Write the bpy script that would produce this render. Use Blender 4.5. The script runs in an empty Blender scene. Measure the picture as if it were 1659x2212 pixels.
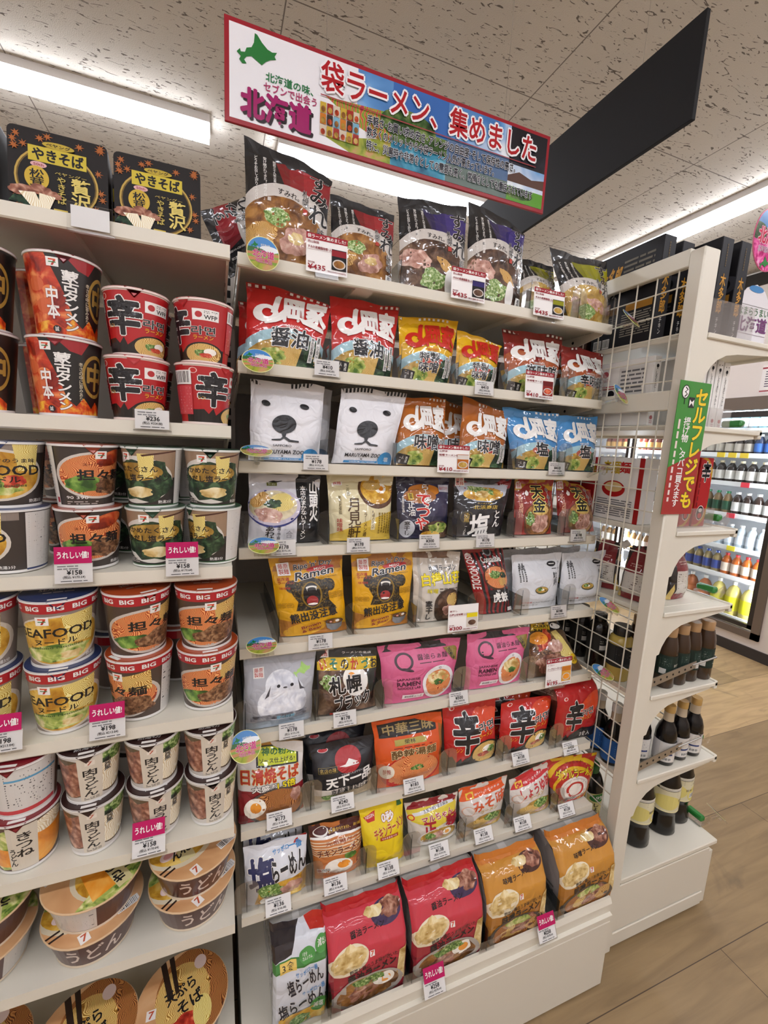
import bpy, math, random
import numpy as np
from mathutils import Vector, Matrix, noise
from mathutils.geometry import tessellate_polygon

# ------------------------------------------------------------------ camera, world, exposure
scn = bpy.context.scene
COL = scn.collection
cam_d = bpy.data.cameras.new('camera')
cam_d.sensor_fit = 'HORIZONTAL'
cam_d.sensor_width = 36.0
cam_d.lens = 36.0 * 934.417 / 1659.0
cam_d.clip_start = 0.02
cam = bpy.data.objects.new('camera', cam_d)
COL.objects.link(cam)
cam.location = (-0.0340, -0.7463, 1.3800)
cam.rotation_euler = (math.radians(81.0388), math.radians(-2.9054), math.radians(-20.7598))
scn.camera = cam

world = bpy.data.worlds.new('world')
scn.world = world
world.use_nodes = True
world.node_tree.nodes['Background'].inputs[0].default_value = (0.9, 0.95, 1.0, 1)
world.node_tree.nodes['Background'].inputs[1].default_value = 0.0

scn.view_settings.view_transform = 'Standard'
scn.view_settings.look = 'None'
scn.view_settings.exposure = 0.0
scn.view_settings.gamma = 1.0
scn.view_settings.use_curve_mapping = False
scn.cycles.max_bounces = 8; scn.cycles.diffuse_bounces = 4; scn.cycles.glossy_bounces = 3; scn.cycles.transparent_max_bounces = 14
LAMP = 21.5            # emission strength of the ceiling battens
CEIL = 2.7

# ------------------------------------------------------------------ materials
def lin(h):
    h = h.lstrip('#')
    c = [int(h[i:i + 2], 16) / 255 for i in (0, 2, 4)]
    return tuple(x / 12.92 if x <= .04045 else ((x + .055) / 1.055) ** 2.4 for x in c) + (1,)

_mats = {}
def new_mat(name):
    m = bpy.data.materials.new(name)
    m.use_nodes = True
    nt = m.node_tree
    return m, nt, nt.nodes['Principled BSDF']

def node(nt, t, **kw):
    n = nt.nodes.new(t)
    for k, v in kw.items():
        if k in n.inputs: n.inputs[k].default_value = v
        else: setattr(n, k, v)
    return n

def film_bump(nt, b, strength=.75, scale=16):
    """crinkled plastic film: soft large folds, sharp creases"""
    tc = node(nt, 'ShaderNodeTexCoord')
    n1 = node(nt, 'ShaderNodeTexNoise', Scale=scale, Detail=2.0, Distortion=1.2)
    v = node(nt, 'ShaderNodeTexVoronoi', Scale=scale * 1.7)
    v.feature = 'DISTANCE_TO_EDGE'
    nd = node(nt, 'ShaderNodeTexNoise', Scale=scale * 1.2, Detail=1.0)
    mx = node(nt, 'ShaderNodeMixRGB', Fac=.12)
    nt.links.new(tc.outputs['Object'], mx.inputs[1]); nt.links.new(nd.outputs['Color'], mx.inputs[2])
    nt.links.new(mx.outputs[0], v.inputs['Vector'])
    nt.links.new(tc.outputs['Object'], n1.inputs['Vector']); nt.links.new(tc.outputs['Object'], nd.inputs['Vector'])
    cl = node(nt, 'ShaderNodeMath', operation='MINIMUM'); cl.inputs[1].default_value = .22
    nt.links.new(v.outputs['Distance'], cl.inputs[0])
    ad = node(nt, 'ShaderNodeMath', operation='MULTIPLY_ADD'); ad.inputs[1].default_value = 1.1
    nt.links.new(cl.outputs[0], ad.inputs[0]); nt.links.new(n1.outputs['Fac'], ad.inputs[2])
    bp = node(nt, 'ShaderNodeBump', Strength=strength, Distance=.008)
    nt.links.new(ad.outputs[0], bp.inputs['Height'])
    nt.links.new(bp.outputs[0], b.inputs['Normal'])
    nt.links.new(bp.outputs[0], b.inputs['Coat Normal'])

FOOD = {  # kind, scale, colours
    'noodle': ('w', 55, ['8a5a1c', 'd6a548', 'f2d68a']), 'ynoodle': ('w', 60, ['b08a2a', 'e8cf62', 'fbf0a8']),
    'fried': ('w', 45, ['4a2110', '8e4a20', 'c98a4c']), 'rnoodle': ('w', 55, ['8e2a10', 'd8622a', 'f6b070']),
    'bmiso': ('n', 45, ['5a3414', '8a5a28', 'b98544']), 'bred': ('n', 50, ['7a1d0c', 'b8401a', 'e08048']),
    'bdark': ('n', 45, ['2c1c14', '54392a', '836650']), 'bclear': ('n', 40, ['8a6a28', 'b8923e', 'dcc078']),
    'bpale': ('n', 40, ['b9ab86', 'd8cca6', 'efe8cf']), 'byel': ('n', 40, ['b07a1e', 'd9a93c', 'f0d278']),
    'green': ('n', 190, ['2c5220', '6a9040', 'c4d898']), 'dgreen': ('n', 80, ['0e1c14', '24402a', '50704a']),
    'negi': ('n', 210, ['4a6e2c', '8fae62', 'e4ecc4']), 'pork': ('n', 60, ['9a6a5c', 'c8998a', 'e8cabc']),
    'char': ('n', 70, ['5a2e22', '9a6450', 'd0a48c']), 'menma': ('w', 50, ['8a5818', 'c8923c', 'e6c07c']),
    'egg': ('n', 8, ['f4efe2', 'faf6ec', 'ffffff']), 'yolk': ('n', 30, ['d8801c', 'ef9c30', 'f8bc5c']),
    'mince': ('n', 140, ['3c2214', '7a5236', 'b08a66']), 'red': ('n', 70, ['8a1c14', 'c83c28', 'ee8a60']),
    'udon': ('w', 35, ['d8c49a', 'efe2c2', 'fbf6e4']), 'gyoza': ('n', 45, ['b08a44', 'e0c688', 'f6ebc4']),
    'fur': ('n', 300, ['0c0b0a', '241e14', '8a6c24']), 'snow': ('n', 60, ['4a4c58', '8c909c', 'c8ccd4']),
    'down': ('n', 50, ['c4c8d4', 'dfe2ea', 'f4f6fa']), 'field': ('n', 30, ['5c7a28', 'a0a83c', 'c8986a']),
    'sky': ('n', 6, ['2c62a8', '6aa0d8', 'e8f0f8']), 'forest': ('n', 30, ['1c3018', '3c5c2c', '7a9050']),
    'lake': ('n', 14, ['1c5a7a', '3c94b4', '8cc8d8']), 'flower': ('w', 12, ['b83c50', 'd8a040', '7a9c3c']),
    'night': ('n', 8, ['14141c', '24242e', '40404c']), 'pink': ('n', 60, ['b01e6a', 'e858a4', 'f8b4d8']),
    'veg': ('n', 60, ['4a7028', 'b0c060', 'f0e8b0']), 'tan': ('n', 10, ['c49060', 'd8a878', 'e4bc90']),
    'steel': ('n', 6, ['6a6c70', '8c8e92', 'b4b6ba']), 'flame': ('n', 60, ['7a1408', 'd8480c', 'f8c040']),
    'tofu': ('n', 45, ['7a160c', 'c83a1a', 'f0965a']), 'green_leaf': ('n', 60, ['2c5020', '5c8834', '94b858']),
    'crowd': ('n', 40, ['6a3a20', 'd8c8a8', 'a83028']),
}
ROUGH = {'negi', 'green', 'pork', 'char', 'menma', 'mince', 'green_leaf', 'red', 'veg', 'dgreen', 'gyoza'}
def M(key, style='film'):
    """key: hex colour or @food; style: film / matte / gloss / paint / metal"""
    k = (key, style)
    if k in _mats: return _mats[k]
    m, nt, b = new_mat(('%s_%s' % (style, key.strip('@#'))))
    if key[0] == '@':
        kind, sc, cols = FOOD[key[1:]]
        tc = node(nt, 'ShaderNodeTexCoord')
        if kind == 'w':
            t = node(nt, 'ShaderNodeTexWave', Scale=sc * 3.3, Distortion=5.0, Detail=2.0)
            t.inputs['Detail Scale'].default_value = .6
        else:
            t = node(nt, 'ShaderNodeTexNoise', Scale=sc, Detail=3.0, Distortion=.6)
        if kind == 'w':
            wn = node(nt, 'ShaderNodeTexNoise', Scale=26.0, Detail=1.5)
            wm = node(nt, 'ShaderNodeMixRGB', Fac=.05); wm.blend_type = 'ADD'
            nt.links.new(tc.outputs['Object'], wn.inputs['Vector']); nt.links.new(tc.outputs['Object'], wm.inputs[1]); nt.links.new(wn.outputs['Color'], wm.inputs[2])
            nt.links.new(wm.outputs[0], t.inputs['Vector'])
        else: nt.links.new(tc.outputs['Object'], t.inputs['Vector'])
        r = node(nt, 'ShaderNodeValToRGB')
        e = r.color_ramp.elements
        lo, hi = (-.0, .8) if kind == 'w' else (.34, .68)
        e[0].position = lo; e[0].color = lin(cols[0]); e[1].position = hi; e[1].color = lin(cols[2])
        x = e.new((lo + hi) / 2); x.color = lin(cols[1])
        nt.links.new(t.outputs['Fac'], r.inputs['Fac'])
        nt.links.new(r.outputs['Color'], b.inputs['Base Color'])
    else:
        b.inputs['Base Color'].default_value = lin(key)
    if style == 'film':
        b.inputs['Roughness'].default_value = .42
        b.inputs['Specular IOR Level'].default_value = .3
        b.inputs['Coat Weight'].default_value = 1.0
        b.inputs['Coat Roughness'].default_value = .04
        b.inputs['Coat IOR'].default_value = 1.48
        film_bump(nt, b, .5, 11)
    elif style == 'soft':      # matte laminated film
        b.inputs['Roughness'].default_value = .42
        b.inputs['Coat Weight'].default_value = .22
        b.inputs['Coat Roughness'].default_value = .25
        film_bump(nt, b, .4)
    elif style == 'wrap':      # shrink wrapped cup
        b.inputs['Roughness'].default_value = .4
        b.inputs['Coat Weight'].default_value = .5
        b.inputs['Coat Roughness'].default_value = .12
        film_bump(nt, b, .06, 9)
    elif style == 'carton':
        b.inputs['Roughness'].default_value = .5
        b.inputs['Specular IOR Level'].default_value = .22
    elif style == 'matte':
        b.inputs['Roughness'].default_value = .7
        b.inputs['Specular IOR Level'].default_value = .3
    elif style == 'gloss':
        b.inputs['Roughness'].default_value = .18
    elif style == 'paint':
        b.inputs['Roughness'].default_value = .45
        tc = node(nt, 'ShaderNodeTexCoord')
        n1 = node(nt, 'ShaderNodeTexNoise', Scale=420.0, Detail=1.0)
        bp = node(nt, 'ShaderNodeBump', Strength=.04, Distance=.001)
        nt.links.new(tc.outputs['Object'], n1.inputs['Vector'])
        nt.links.new(n1.outputs['Fac'], bp.inputs['Height']); nt.links.new(bp.outputs[0], b.inputs['Normal'])
    elif style == 'metal':
        b.inputs['Metallic'].default_value = .9
        b.inputs['Roughness'].default_value = .35
    elif style == 'foil':
        b.inputs['Metallic'].default_value = .75
        b.inputs['Roughness'].default_value = .22
        film_bump(nt, b, .8)
    _mats[k] = m
    return m

def clear_mat(name, tint, gloss=.12, alpha=.88):
    m, nt, b = new_mat(name)
    nt.nodes.remove(b)
    out = nt.nodes['Material Output']
    tr = node(nt, 'ShaderNodeBsdfTransparent'); tr.inputs[0].default_value = lin(tint)
    gl = node(nt, 'ShaderNodeBsdfGlossy'); gl.inputs['Roughness'].default_value = .06
    lw = node(nt, 'ShaderNodeLayerWeight'); lw.inputs[0].default_value = .35
    mm = node(nt, 'ShaderNodeMath', operation='MULTIPLY_ADD'); mm.inputs[1].default_value = .45; mm.inputs[2].default_value = gloss
    nt.links.new(lw.outputs['Fresnel'], mm.inputs[0])
    mx = node(nt, 'ShaderNodeMixShader')
    nt.links.new(mm.outputs[0], mx.inputs[0]); nt.links.new(tr.outputs[0], mx.inputs[1]); nt.links.new(gl.outputs[0], mx.inputs[2])
    nt.links.new(mx.outputs[0], out.inputs[0])
    return m
CLEAR = clear_mat('clear_plastic', 'ffffff', .008)
CLEAR_EDGE = clear_mat('clear_plastic_edge', 'c4cacc', .04)
GLASS = clear_mat('door_glass', 'fafcfc', .02)

def emit_mat(name, col, s):
    m, nt, b = new_mat(name)
    b.inputs['Base Color'].default_value = (.9, .9, .9, 1)
    b.inputs['Emission Color'].default_value = lin(col)
    b.inputs['Emission Strength'].default_value = s
    return m

# ------------------------------------------------------------------ mesh builder
class MB:
    def __init__(s): s.v = []; s.f = []; s.m = []; s.mats = []; s.n = 0
    def mi(s, mat):
        if mat not in s.mats: s.mats.append(mat)
        return s.mats.index(mat)
    def add(s, verts, faces, mat):
        i = s.mi(mat); o = s.n
        s.v.extend(verts); s.n += len(verts)
        for f in faces: s.f.append([x + o for x in f]); s.m.append(i)
    def box(s, a, b, mat, M4=None):
        x0, y0, z0 = a; x1, y1, z1 = b
        vs = [(x0, y0, z0), (x1, y0, z0), (x1, y1, z0), (x0, y1, z0), (x0, y0, z1), (x1, y0, z1), (x1, y1, z1), (x0, y1, z1)]
        if M4: vs = [tuple(M4 @ Vector(p)) for p in vs]
        s.add(vs, [(3, 2, 1, 0), (4, 5, 6, 7), (0, 1, 5, 4), (1, 2, 6, 5), (2, 3, 7, 6), (3, 0, 4, 7)], mat)
    def rbox(s, a, b, mat, r=.002):
        """box with chamfered edges"""
        x0, y0, z0 = a; x1, y1, z1 = b
        r = min(r, (x1 - x0) / 2.2, (y1 - y0) / 2.2, (z1 - z0) / 2.2)
        X = (x0, x0 + r, x1 - r, x1); Y = (y0, y0 + r, y1 - r, y1); Z = (z0, z0 + r, z1 - r, z1)
        idx = {}; vs = []
        def V(i, j, k):
            if (i, j, k) not in idx: idx[(i, j, k)] = len(vs); vs.append((X[i], Y[j], Z[k]))
            return idx[(i, j, k)]
        F = [[V(1, 1, 3), V(2, 1, 3), V(2, 2, 3), V(1, 2, 3)], [V(1, 2, 0), V(2, 2, 0), V(2, 1, 0), V(1, 1, 0)],
             [V(1, 0, 1), V(2, 0, 1), V(2, 0, 2), V(1, 0, 2)], [V(2, 3, 1), V(1, 3, 1), V(1, 3, 2), V(2, 3, 2)],
             [V(0, 2, 1), V(0, 1, 1), V(0, 1, 2), V(0, 2, 2)], [V(3, 1, 1), V(3, 2, 1), V(3, 2, 2), V(3, 1, 2)]]
        for k, kk in ((3, 2), (0, 1)):
            for j, jj in ((0, 1), (3, 2)):
                F.append([V(1, j, kk), V(2, j, kk), V(2, jj, k), V(1, jj, k)])
            for i, ii in ((0, 1), (3, 2)):
                F.append([V(i, 1, kk), V(i, 2, kk), V(ii, 2, k), V(ii, 1, k)])
        for i, ii in ((0, 1), (3, 2)):
            for j, jj in ((0, 1), (3, 2)):
                F.append([V(i, jj, 1), V(ii, j, 1), V(ii, j, 2), V(i, jj, 2)])
                for k, kk in ((0, 1), (3, 2)):
                    F.append([V(i, jj, kk), V(ii, j, kk), V(ii, jj, k)])
        s.add(vs, F, mat)
    def cyl(s, p, q, r, mat, n=12, r2=None, cap=True):
        p = Vector(p); q = Vector(q); d = (q - p).normalized()
        a = d.orthogonal().normalized(); b = d.cross(a); r2 = r if r2 is None else r2
        vs = []; F = []
        for k in range(n):
            t = 2 * math.pi * k / n; u = a * math.cos(t) + b * math.sin(t)
            vs.append(tuple(p + u * r)); vs.append(tuple(q + u * r2))
        for k in range(n):
            j = (k + 1) % n; F.append((2 * k, 2 * j, 2 * j + 1, 2 * k + 1))
        if cap: F.append([2 * k for k in range(n)][::-1]); F.append([2 * k + 1 for k in range(n)])
        s.add(vs, F, mat)
    def tube(s, pts, r, mat, n=8):
        for a, b in zip(pts[:-1], pts[1:]): s.cyl(a, b, r, mat, n)
    def lathe(s, prof, mat, n=28, cx=0, cy=0, squash=1):
        """prof: [(r,z)]"""
        vs = []; F = []
        for r, z in prof:
            for k in range(n):
                t = 2 * math.pi * k / n
                vs.append((cx + r * math.cos(t), cy + r * math.sin(t) * squash, z))
        for i in range(len(prof) - 1):
            for k in range(n):
                j = (k + 1) % n
                F.append((i * n + k, i * n + j, (i + 1) * n + j, (i + 1) * n + k))
        if prof[0][0] > 1e-6: F.append([k for k in range(n)][::-1])
        if prof[-1][0] > 1e-6: F.append([(len(prof) - 1) * n + k for k in range(n)])
        s.add(vs, F, mat)
    def prism(s, poly, axis, a, b, mat):
        """poly of 2-D points extruded along axis (0,1,2) from a to b"""
        def P(p, t):
            q = list(p); q.insert(axis, t); return tuple(q)
        n = len(poly)
        vs = [P(p, a) for p in poly] + [P(p, b) for p in poly]
        tris = tessellate_polygon([[Vector((p[0], p[1], 0)) for p in poly]])
        F = [tuple(t) for t in tris] + [tuple(i + n for i in t[::-1]) for t in tris]
        F += [(i, (i + 1) % n, n + (i + 1) % n, n + i) for i in range(n)]
        s.add(vs, F, mat)
    def build(s, name, parent=None, loc=(0, 0, 0), smooth=True, angle=40):
        me = bpy.data.meshes.new(name)
        me.from_pydata([tuple(p) for p in s.v], [], s.f)
        for m in s.mats: me.materials.append(m)
        me.polygons.foreach_set('material_index', s.m)
        me.polygons.foreach_set('use_smooth', [smooth] * len(s.f))
        if smooth:
            me.update()
            try: me.set_sharp_from_angle(angle=math.radians(angle))
            except Exception: pass
        me.update()
        o = bpy.data.objects.new(name, me)
        COL.objects.link(o)
        o.location = loc
        if parent: o.parent = parent
        return o

def tag(o, label, cat, group=None, kind=None):
    o['label'] = label; o['category'] = cat
    if group: o['group'] = group
    if kind: o['kind'] = kind
    return o
def thing(name, label, cat, loc=(0, 0, 0), rz=0, group=None):
    o = bpy.data.objects.new(name, None); COL.objects.link(o)
    o.empty_display_size = .02
    o.location = loc; o.rotation_euler = (0, 0, rz)
    return tag(o, label, cat, group)
def struct(mb, name, loc=(0, 0, 0), **kw):
    o = mb.build(name, loc=loc, **kw); o['kind'] = 'structure'; return o
def dup(o, loc=None, label=None):
    c = o.copy(); COL.objects.link(c)
    for ch in list(o.children):
        k = ch.copy(); COL.objects.link(k); k.parent = c
        for g in list(ch.children):
            h = g.copy(); COL.objects.link(h); h.parent = k
    if loc is not None: c.location = loc
    if label: c['label'] = label
    return c

# ------------------------------------------------------------------ printed surfaces
class Surf:
    """grid of points over (u,v) in 0..1; prints are cut to its cells and lie just on top of it"""
    def __init__(s, U, V, P, style='film', step=.00007, base=.00025):
        s.U = np.array(U, float); s.V = np.array(V, float); s.P = np.array(P, float)   # P[nu,nv,3]
        du = np.gradient(s.P, axis=0); dv = np.gradient(s.P, axis=1)
        n = np.cross(du, dv); n /= np.linalg.norm(n, axis=2, keepdims=True) + 1e-12
        s.N = n; s.style = style; s.step = step; s.base = base; s.k = 0
        s.w = np.linalg.norm(s.P[-1, :] - s.P[0, :], axis=1).max(); s.h = np.linalg.norm(s.P[:, -1] - s.P[:, 0], axis=1).max()
        s.flat = len(U) == 2 and len(V) == 2; s.rim = []
    def round(s):
        c = [(.5 + .5 * math.cos(2 * math.pi * q / 40), .5 + .5 * math.sin(2 * math.pi * q / 40)) for q in range(40)]
        s.rim = [(c[q], (c[(q + 1) % 40][0] - c[q][0], c[(q + 1) % 40][1] - c[q][1])) for q in range(40)]
        return s
    def at(s, uv, off):
        uv = np.asarray(uv, float)
        u = np.clip(uv[:, 0], 0, 1); v = np.clip(uv[:, 1], 0, 1)
        i = np.clip(np.searchsorted(s.U, u, 'right') - 1, 0, len(s.U) - 2); j = np.clip(np.searchsorted(s.V, v, 'right') - 1, 0, len(s.V) - 2)
        a = ((u - s.U[i]) / (s.U[i + 1] - s.U[i]))[:, None]; b = ((v - s.V[j]) / (s.V[j + 1] - s.V[j]))[:, None]
        def L(A): return (A[i, j] * (1 - a) * (1 - b) + A[i + 1, j] * a * (1 - b) + A[i, j + 1] * (1 - a) * b + A[i + 1, j + 1] * a * b)
        return L(s.P) + L(s.N) * off
    def skin(s, mb, mat):
        nu, nv = len(s.U), len(s.V)
        F = [(i * nv + j, (i + 1) * nv + j, (i + 1) * nv + j + 1, i * nv + j + 1) for i in range(nu - 1) for j in range(nv - 1)]
        mb.add(s.P.reshape(-1, 3).tolist(), F, mat)
    def off(s):
        s.k += 1; return s.base + s.step * s.k
    def convex(s, mb, poly, mat, off):
        poly = np.array(poly, float)
        a = poly; b = np.roll(poly, -1, 0)
        if (a[:, 0] * b[:, 1] - b[:, 0] * a[:, 1]).sum() < 0: poly = poly[::-1]; a = poly; b = np.roll(poly, -1, 0)
        e = b - a
        lo = poly.min(0); hi = poly.max(0)
        I = [i for i in range(len(s.U) - 1) if s.U[i + 1] > lo[0] and s.U[i] < hi[0]]
        J = [j for j in range(len(s.V) - 1) if s.V[j + 1] > lo[1] and s.V[j] < hi[1]]
        pts = []; faces = []
        el = [(tuple(x), tuple(y)) for x, y in zip(a.tolist(), e.tolist())] + s.rim
        for i in I:
            for j in J:
                c = [(s.U[i], s.V[j]), (s.U[i + 1], s.V[j]), (s.U[i + 1], s.V[j + 1]), (s.U[i], s.V[j + 1])]
                for (ax, ay), (ex, ey) in el:
                    d = [ex * (p[1] - ay) - ey * (p[0] - ax) for p in c]
                    if min(d) >= -1e-12: continue
                    if max(d) <= 0: c = []; break
                    r = []
                    for q in range(len(c)):
                        p0, p1 = c[q], c[(q + 1) % len(c)]; d0, d1 = d[q], d[(q + 1) % len(c)]
                        if d0 >= 0: r.append(p0)
                        if (d0 >= 0) != (d1 >= 0):
                            t = d0 / (d0 - d1); r.append((p0[0] + (p1[0] - p0[0]) * t, p0[1] + (p1[1] - p0[1]) * t))
                    c = r
                    if len(c) < 3: c = []; break
                if len(c) >= 3:
                    faces.append(list(range(len(pts), len(pts) + len(c)))); pts.extend(c)
        if pts: mb.add(s.at(pts, off).tolist(), faces, mat)
    def prints(s, mb, items):
        for it in items:
            k = it[0]
            if k == 'R':
                _, u0, v0, u1, v1, c = it
                s.convex(mb, [(u0, v0), (u1, v0), (u1, v1), (u0, v1)], M(c, s.style), s.off())
            elif k == 'E':
                _, cu, cv, ru, rv, c = it[:6]; rot = math.radians(it[6]) if len(it) > 6 else 0
                A = s.w / s.h; p = []; rough = c[0] == '@' and c[1:] in ROUGH
                for q in range(32):
                    t = 2 * math.pi * q / 32; x = ru * math.cos(t) * A; y = rv * math.sin(t)
                    if rough: f = 1 + .3 * noise.noise(Vector((math.cos(t) * 2.2 + cu * 9, math.sin(t) * 2.2, cv * 9 + ru))); x *= f; y *= f
                    p.append((cu + (x * math.cos(rot) - y * math.sin(rot)) / A, cv + x * math.sin(rot) + y * math.cos(rot)))
                if rough:
                    o = s.off()
                    for q in range(32): s.convex(mb, [(cu, cv), p[q], p[(q + 1) % 32]], M(c, s.style), o)
                else: s.convex(mb, p, M(c, s.style), s.off())
            elif k == 'P':
                pts = it[1]; o = s.off()
                for t in tessellate_polygon([[Vector((p[0], p[1], 0)) for p in pts]]):
                    s.convex(mb, [pts[i] for i in t], M(it[2], s.style), o)
            elif k == 'T': s.text(mb, *it[1:6], it[6], **(it[7] if len(it) > 7 else {}))
            elif k == 'L':     # rows of fine print too small to read
                _, u0, v0, u1, v1, n, c = it
                rg = random.Random(int(u0 * 997 + v0 * 131 + n)); o = s.off(); dv = (v1 - v0) / n
                for q in range(n):
                    y = v1 - (q + .5) * dv; x = u0
                    while x < u1 - .01:
                        w = rg.uniform(.15, .5) * (u1 - u0); e = min(u1, x + w)
                        s.quad(mb, x, y - dv * .22, e, y + dv * .22, M(c, s.style), o); x = e + .05 * (u1 - u0)
            elif k == 'V':     # columns of fine print
                _, u0, v0, u1, v1, n, c = it
                rg = random.Random(int(u0 * 997 + v0 * 131 + n)); o = s.off(); du = (u1 - u0) / n
                for q in range(n):
                    x = u0 + (q + .5) * du; y = v1
                    while y > v0 + .01:
                        w = rg.uniform(.05, .12) * (v1 - v0); e = max(v0, y - w)
                        s.quad(mb, x - du * .25, e, x + du * .25, y, M(c, s.style), o); y = e - .03 * (v1 - v0)
            elif k == 'B':     # barcode
                _, u0, v0, u1, v1 = it
                s.convex(mb, [(u0, v0), (u1, v0), (u1, v1), (u0, v1)], M('f0f0ee', s.style), s.off()); o = s.off()
                rg = random.Random(int(u0 * 1000)); n = 16; d = (u1 - u0) / n
                for q in range(1, n - 1):
                    s.quad(mb, u0 + q * d, v0 + (v1 - v0) * .12, u0 + q * d + d * rg.uniform(.2, .8), v1 - (v1 - v0) * .08, M('1a1a1a', s.style), o)
    def quad(s, mb, u0, v0, u1, v1, mat, o):
        mb.add(s.at([(u0, v0), (u1, v0), (u1, v1), (u0, v1)], o).tolist(), [(0, 1, 2, 3)], mat)
    def text(s, mb, t, u0, v0, u1, v1, c, o=None, ow=.05, b=.012, vert=False, rot=0, sh=0):
        """lettering fitted to the box; heavier strokes and outlines are built from shifted copies"""
        P, F, bb = glyphs(t, .008 if b > 0 else 0, vert)
        if not len(P): return
        W, H = bb[2] - bb[0] + 1e-9, bb[3] - bb[1] + 1e-9
        bs = b * .42 if b >= .02 else 0
        for col, rad, n in ([(o, bs + ow * .72, 8)] if o else []) + [(c, bs, 6)]:
            lay = s.off() + .00008; base = None; nq = n if rad > 0 else 1
            s.k += nq * .000014 / s.step
            for q in range(nq):
                a = 2 * math.pi * (q + .5) / n
                x = (P[:, 0] - bb[0] + rad * math.cos(a)) / W; y = (P[:, 1] - bb[1] + rad * math.sin(a)) / H
                if sh: x = x + sh * (y - .5)
                U = u0 + x * (u1 - u0); V = v0 + y * (v1 - v0)
                if rot:
                    A = s.w / s.h; r = math.radians(rot); cu, cv = (u0 + u1) / 2, (v0 + v1) / 2
                    X = (U - cu) * A; Y = V - cv
                    U = cu + (X * math.cos(r) - Y * math.sin(r)) / A; V = cv + X * math.sin(r) + Y * math.cos(r)
                uv = np.stack([U, V], 1)
                if base is None:
                    u2, T = (uv, F) if s.flat else split(uv, F, np.array([s.w, s.h]), .008)
                    base = (uv[0].copy(), u2, T)
                else:
                    u2 = base[1] + (uv[0] - base[0]); T = base[2]
                ok = ((u2 > -.02) & (u2 < 1.02)).all(1)
                if not ok.all(): T = [f for f in T if all(ok[i] for i in f)]
                mb.add(s.at(u2, lay + q * .000014).tolist(), T, M(col, s.style))

_gl = {}
def glyphs(t, bold, vert):
    k = (t, round(bold, 4), vert)
    if k in _gl: return _gl[k]
    c = bpy.data.curves.new('g', 'FONT')
    c.body = '\n'.join(t.replace('ー', '｜')) if vert else t
    c.resolution_u = 2; c.offset = bold
    if vert: c.align_x = 'CENTER'; c.space_line = .92
    o = bpy.data.objects.new('g', c); COL.objects.link(o)
    bpy.context.view_layer.update()
    me = o.to_mesh()
    P = np.empty(len(me.vertices) * 3); me.vertices.foreach_get('co', P); P = P.reshape(-1, 3)[:, :2].copy()
    F = [tuple(p.vertices) for p in me.polygons]
    o.to_mesh_clear(); bpy.data.objects.remove(o); bpy.data.curves.remove(c)
    bb = (P[:, 0].min(), P[:, 1].min(), P[:, 0].max(), P[:, 1].max()) if len(P) else (0, 0, 1, 1)
    _gl[k] = (P, F, bb)
    return _gl[k]

def split(uv, T, sc, L):
    """split long triangle edges so that lettering follows a curved surface"""
    pts = [tuple(p) for p in uv]; T = [t for f in T for t in ([f] if len(f) == 3 else [(f[0], f[i], f[i + 1]) for i in range(1, len(f) - 1)])]
    for _ in range(4):
        mid = {}; out = []; any_ = False
        def m(a, b):
            k = (a, b) if a < b else (b, a)
            if k not in mid:
                pa, pb = pts[a], pts[b]
                if math.hypot((pa[0] - pb[0]) * sc[0], (pa[1] - pb[1]) * sc[1]) > L:
                    mid[k] = len(pts); pts.append(((pa[0] + pb[0]) / 2, (pa[1] + pb[1]) / 2))
                else: mid[k] = -1
            return mid[k]
        for a, b, c in T:
            x, y, z = m(a, b), m(b, c), m(c, a); n = (x >= 0) + (y >= 0) + (z >= 0)
            if n == 0: out.append((a, b, c)); continue
            any_ = True
            if n == 3: out += [(a, x, z), (x, b, y), (z, y, c), (x, y, z)]
            elif n == 1:
                if x >= 0: out += [(a, x, c), (x, b, c)]
                elif y >= 0: out += [(b, y, a), (y, c, a)]
                else: out += [(c, z, b), (z, a, b)]
            else:
                if x < 0: out += [(a, b, y), (a, y, z), (z, y, c)]
                elif y < 0: out += [(b, c, z), (b, z, x), (x, z, a)]
                else: out += [(c, a, x), (c, x, y), (y, x, b)]
        T = out
        if not any_: break
    return np.array(pts), T

def flat_surf(p00, p10, p01, style='matte', **kw):
    """flat panel: corner, corner along u, corner along v"""
    a, b, c = (np.array(x, float) for x in (p00, p10, p01))
    return Surf([0, 1], [0, 1], [[a, c], [b, b + c - a]], style, **kw)

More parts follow.
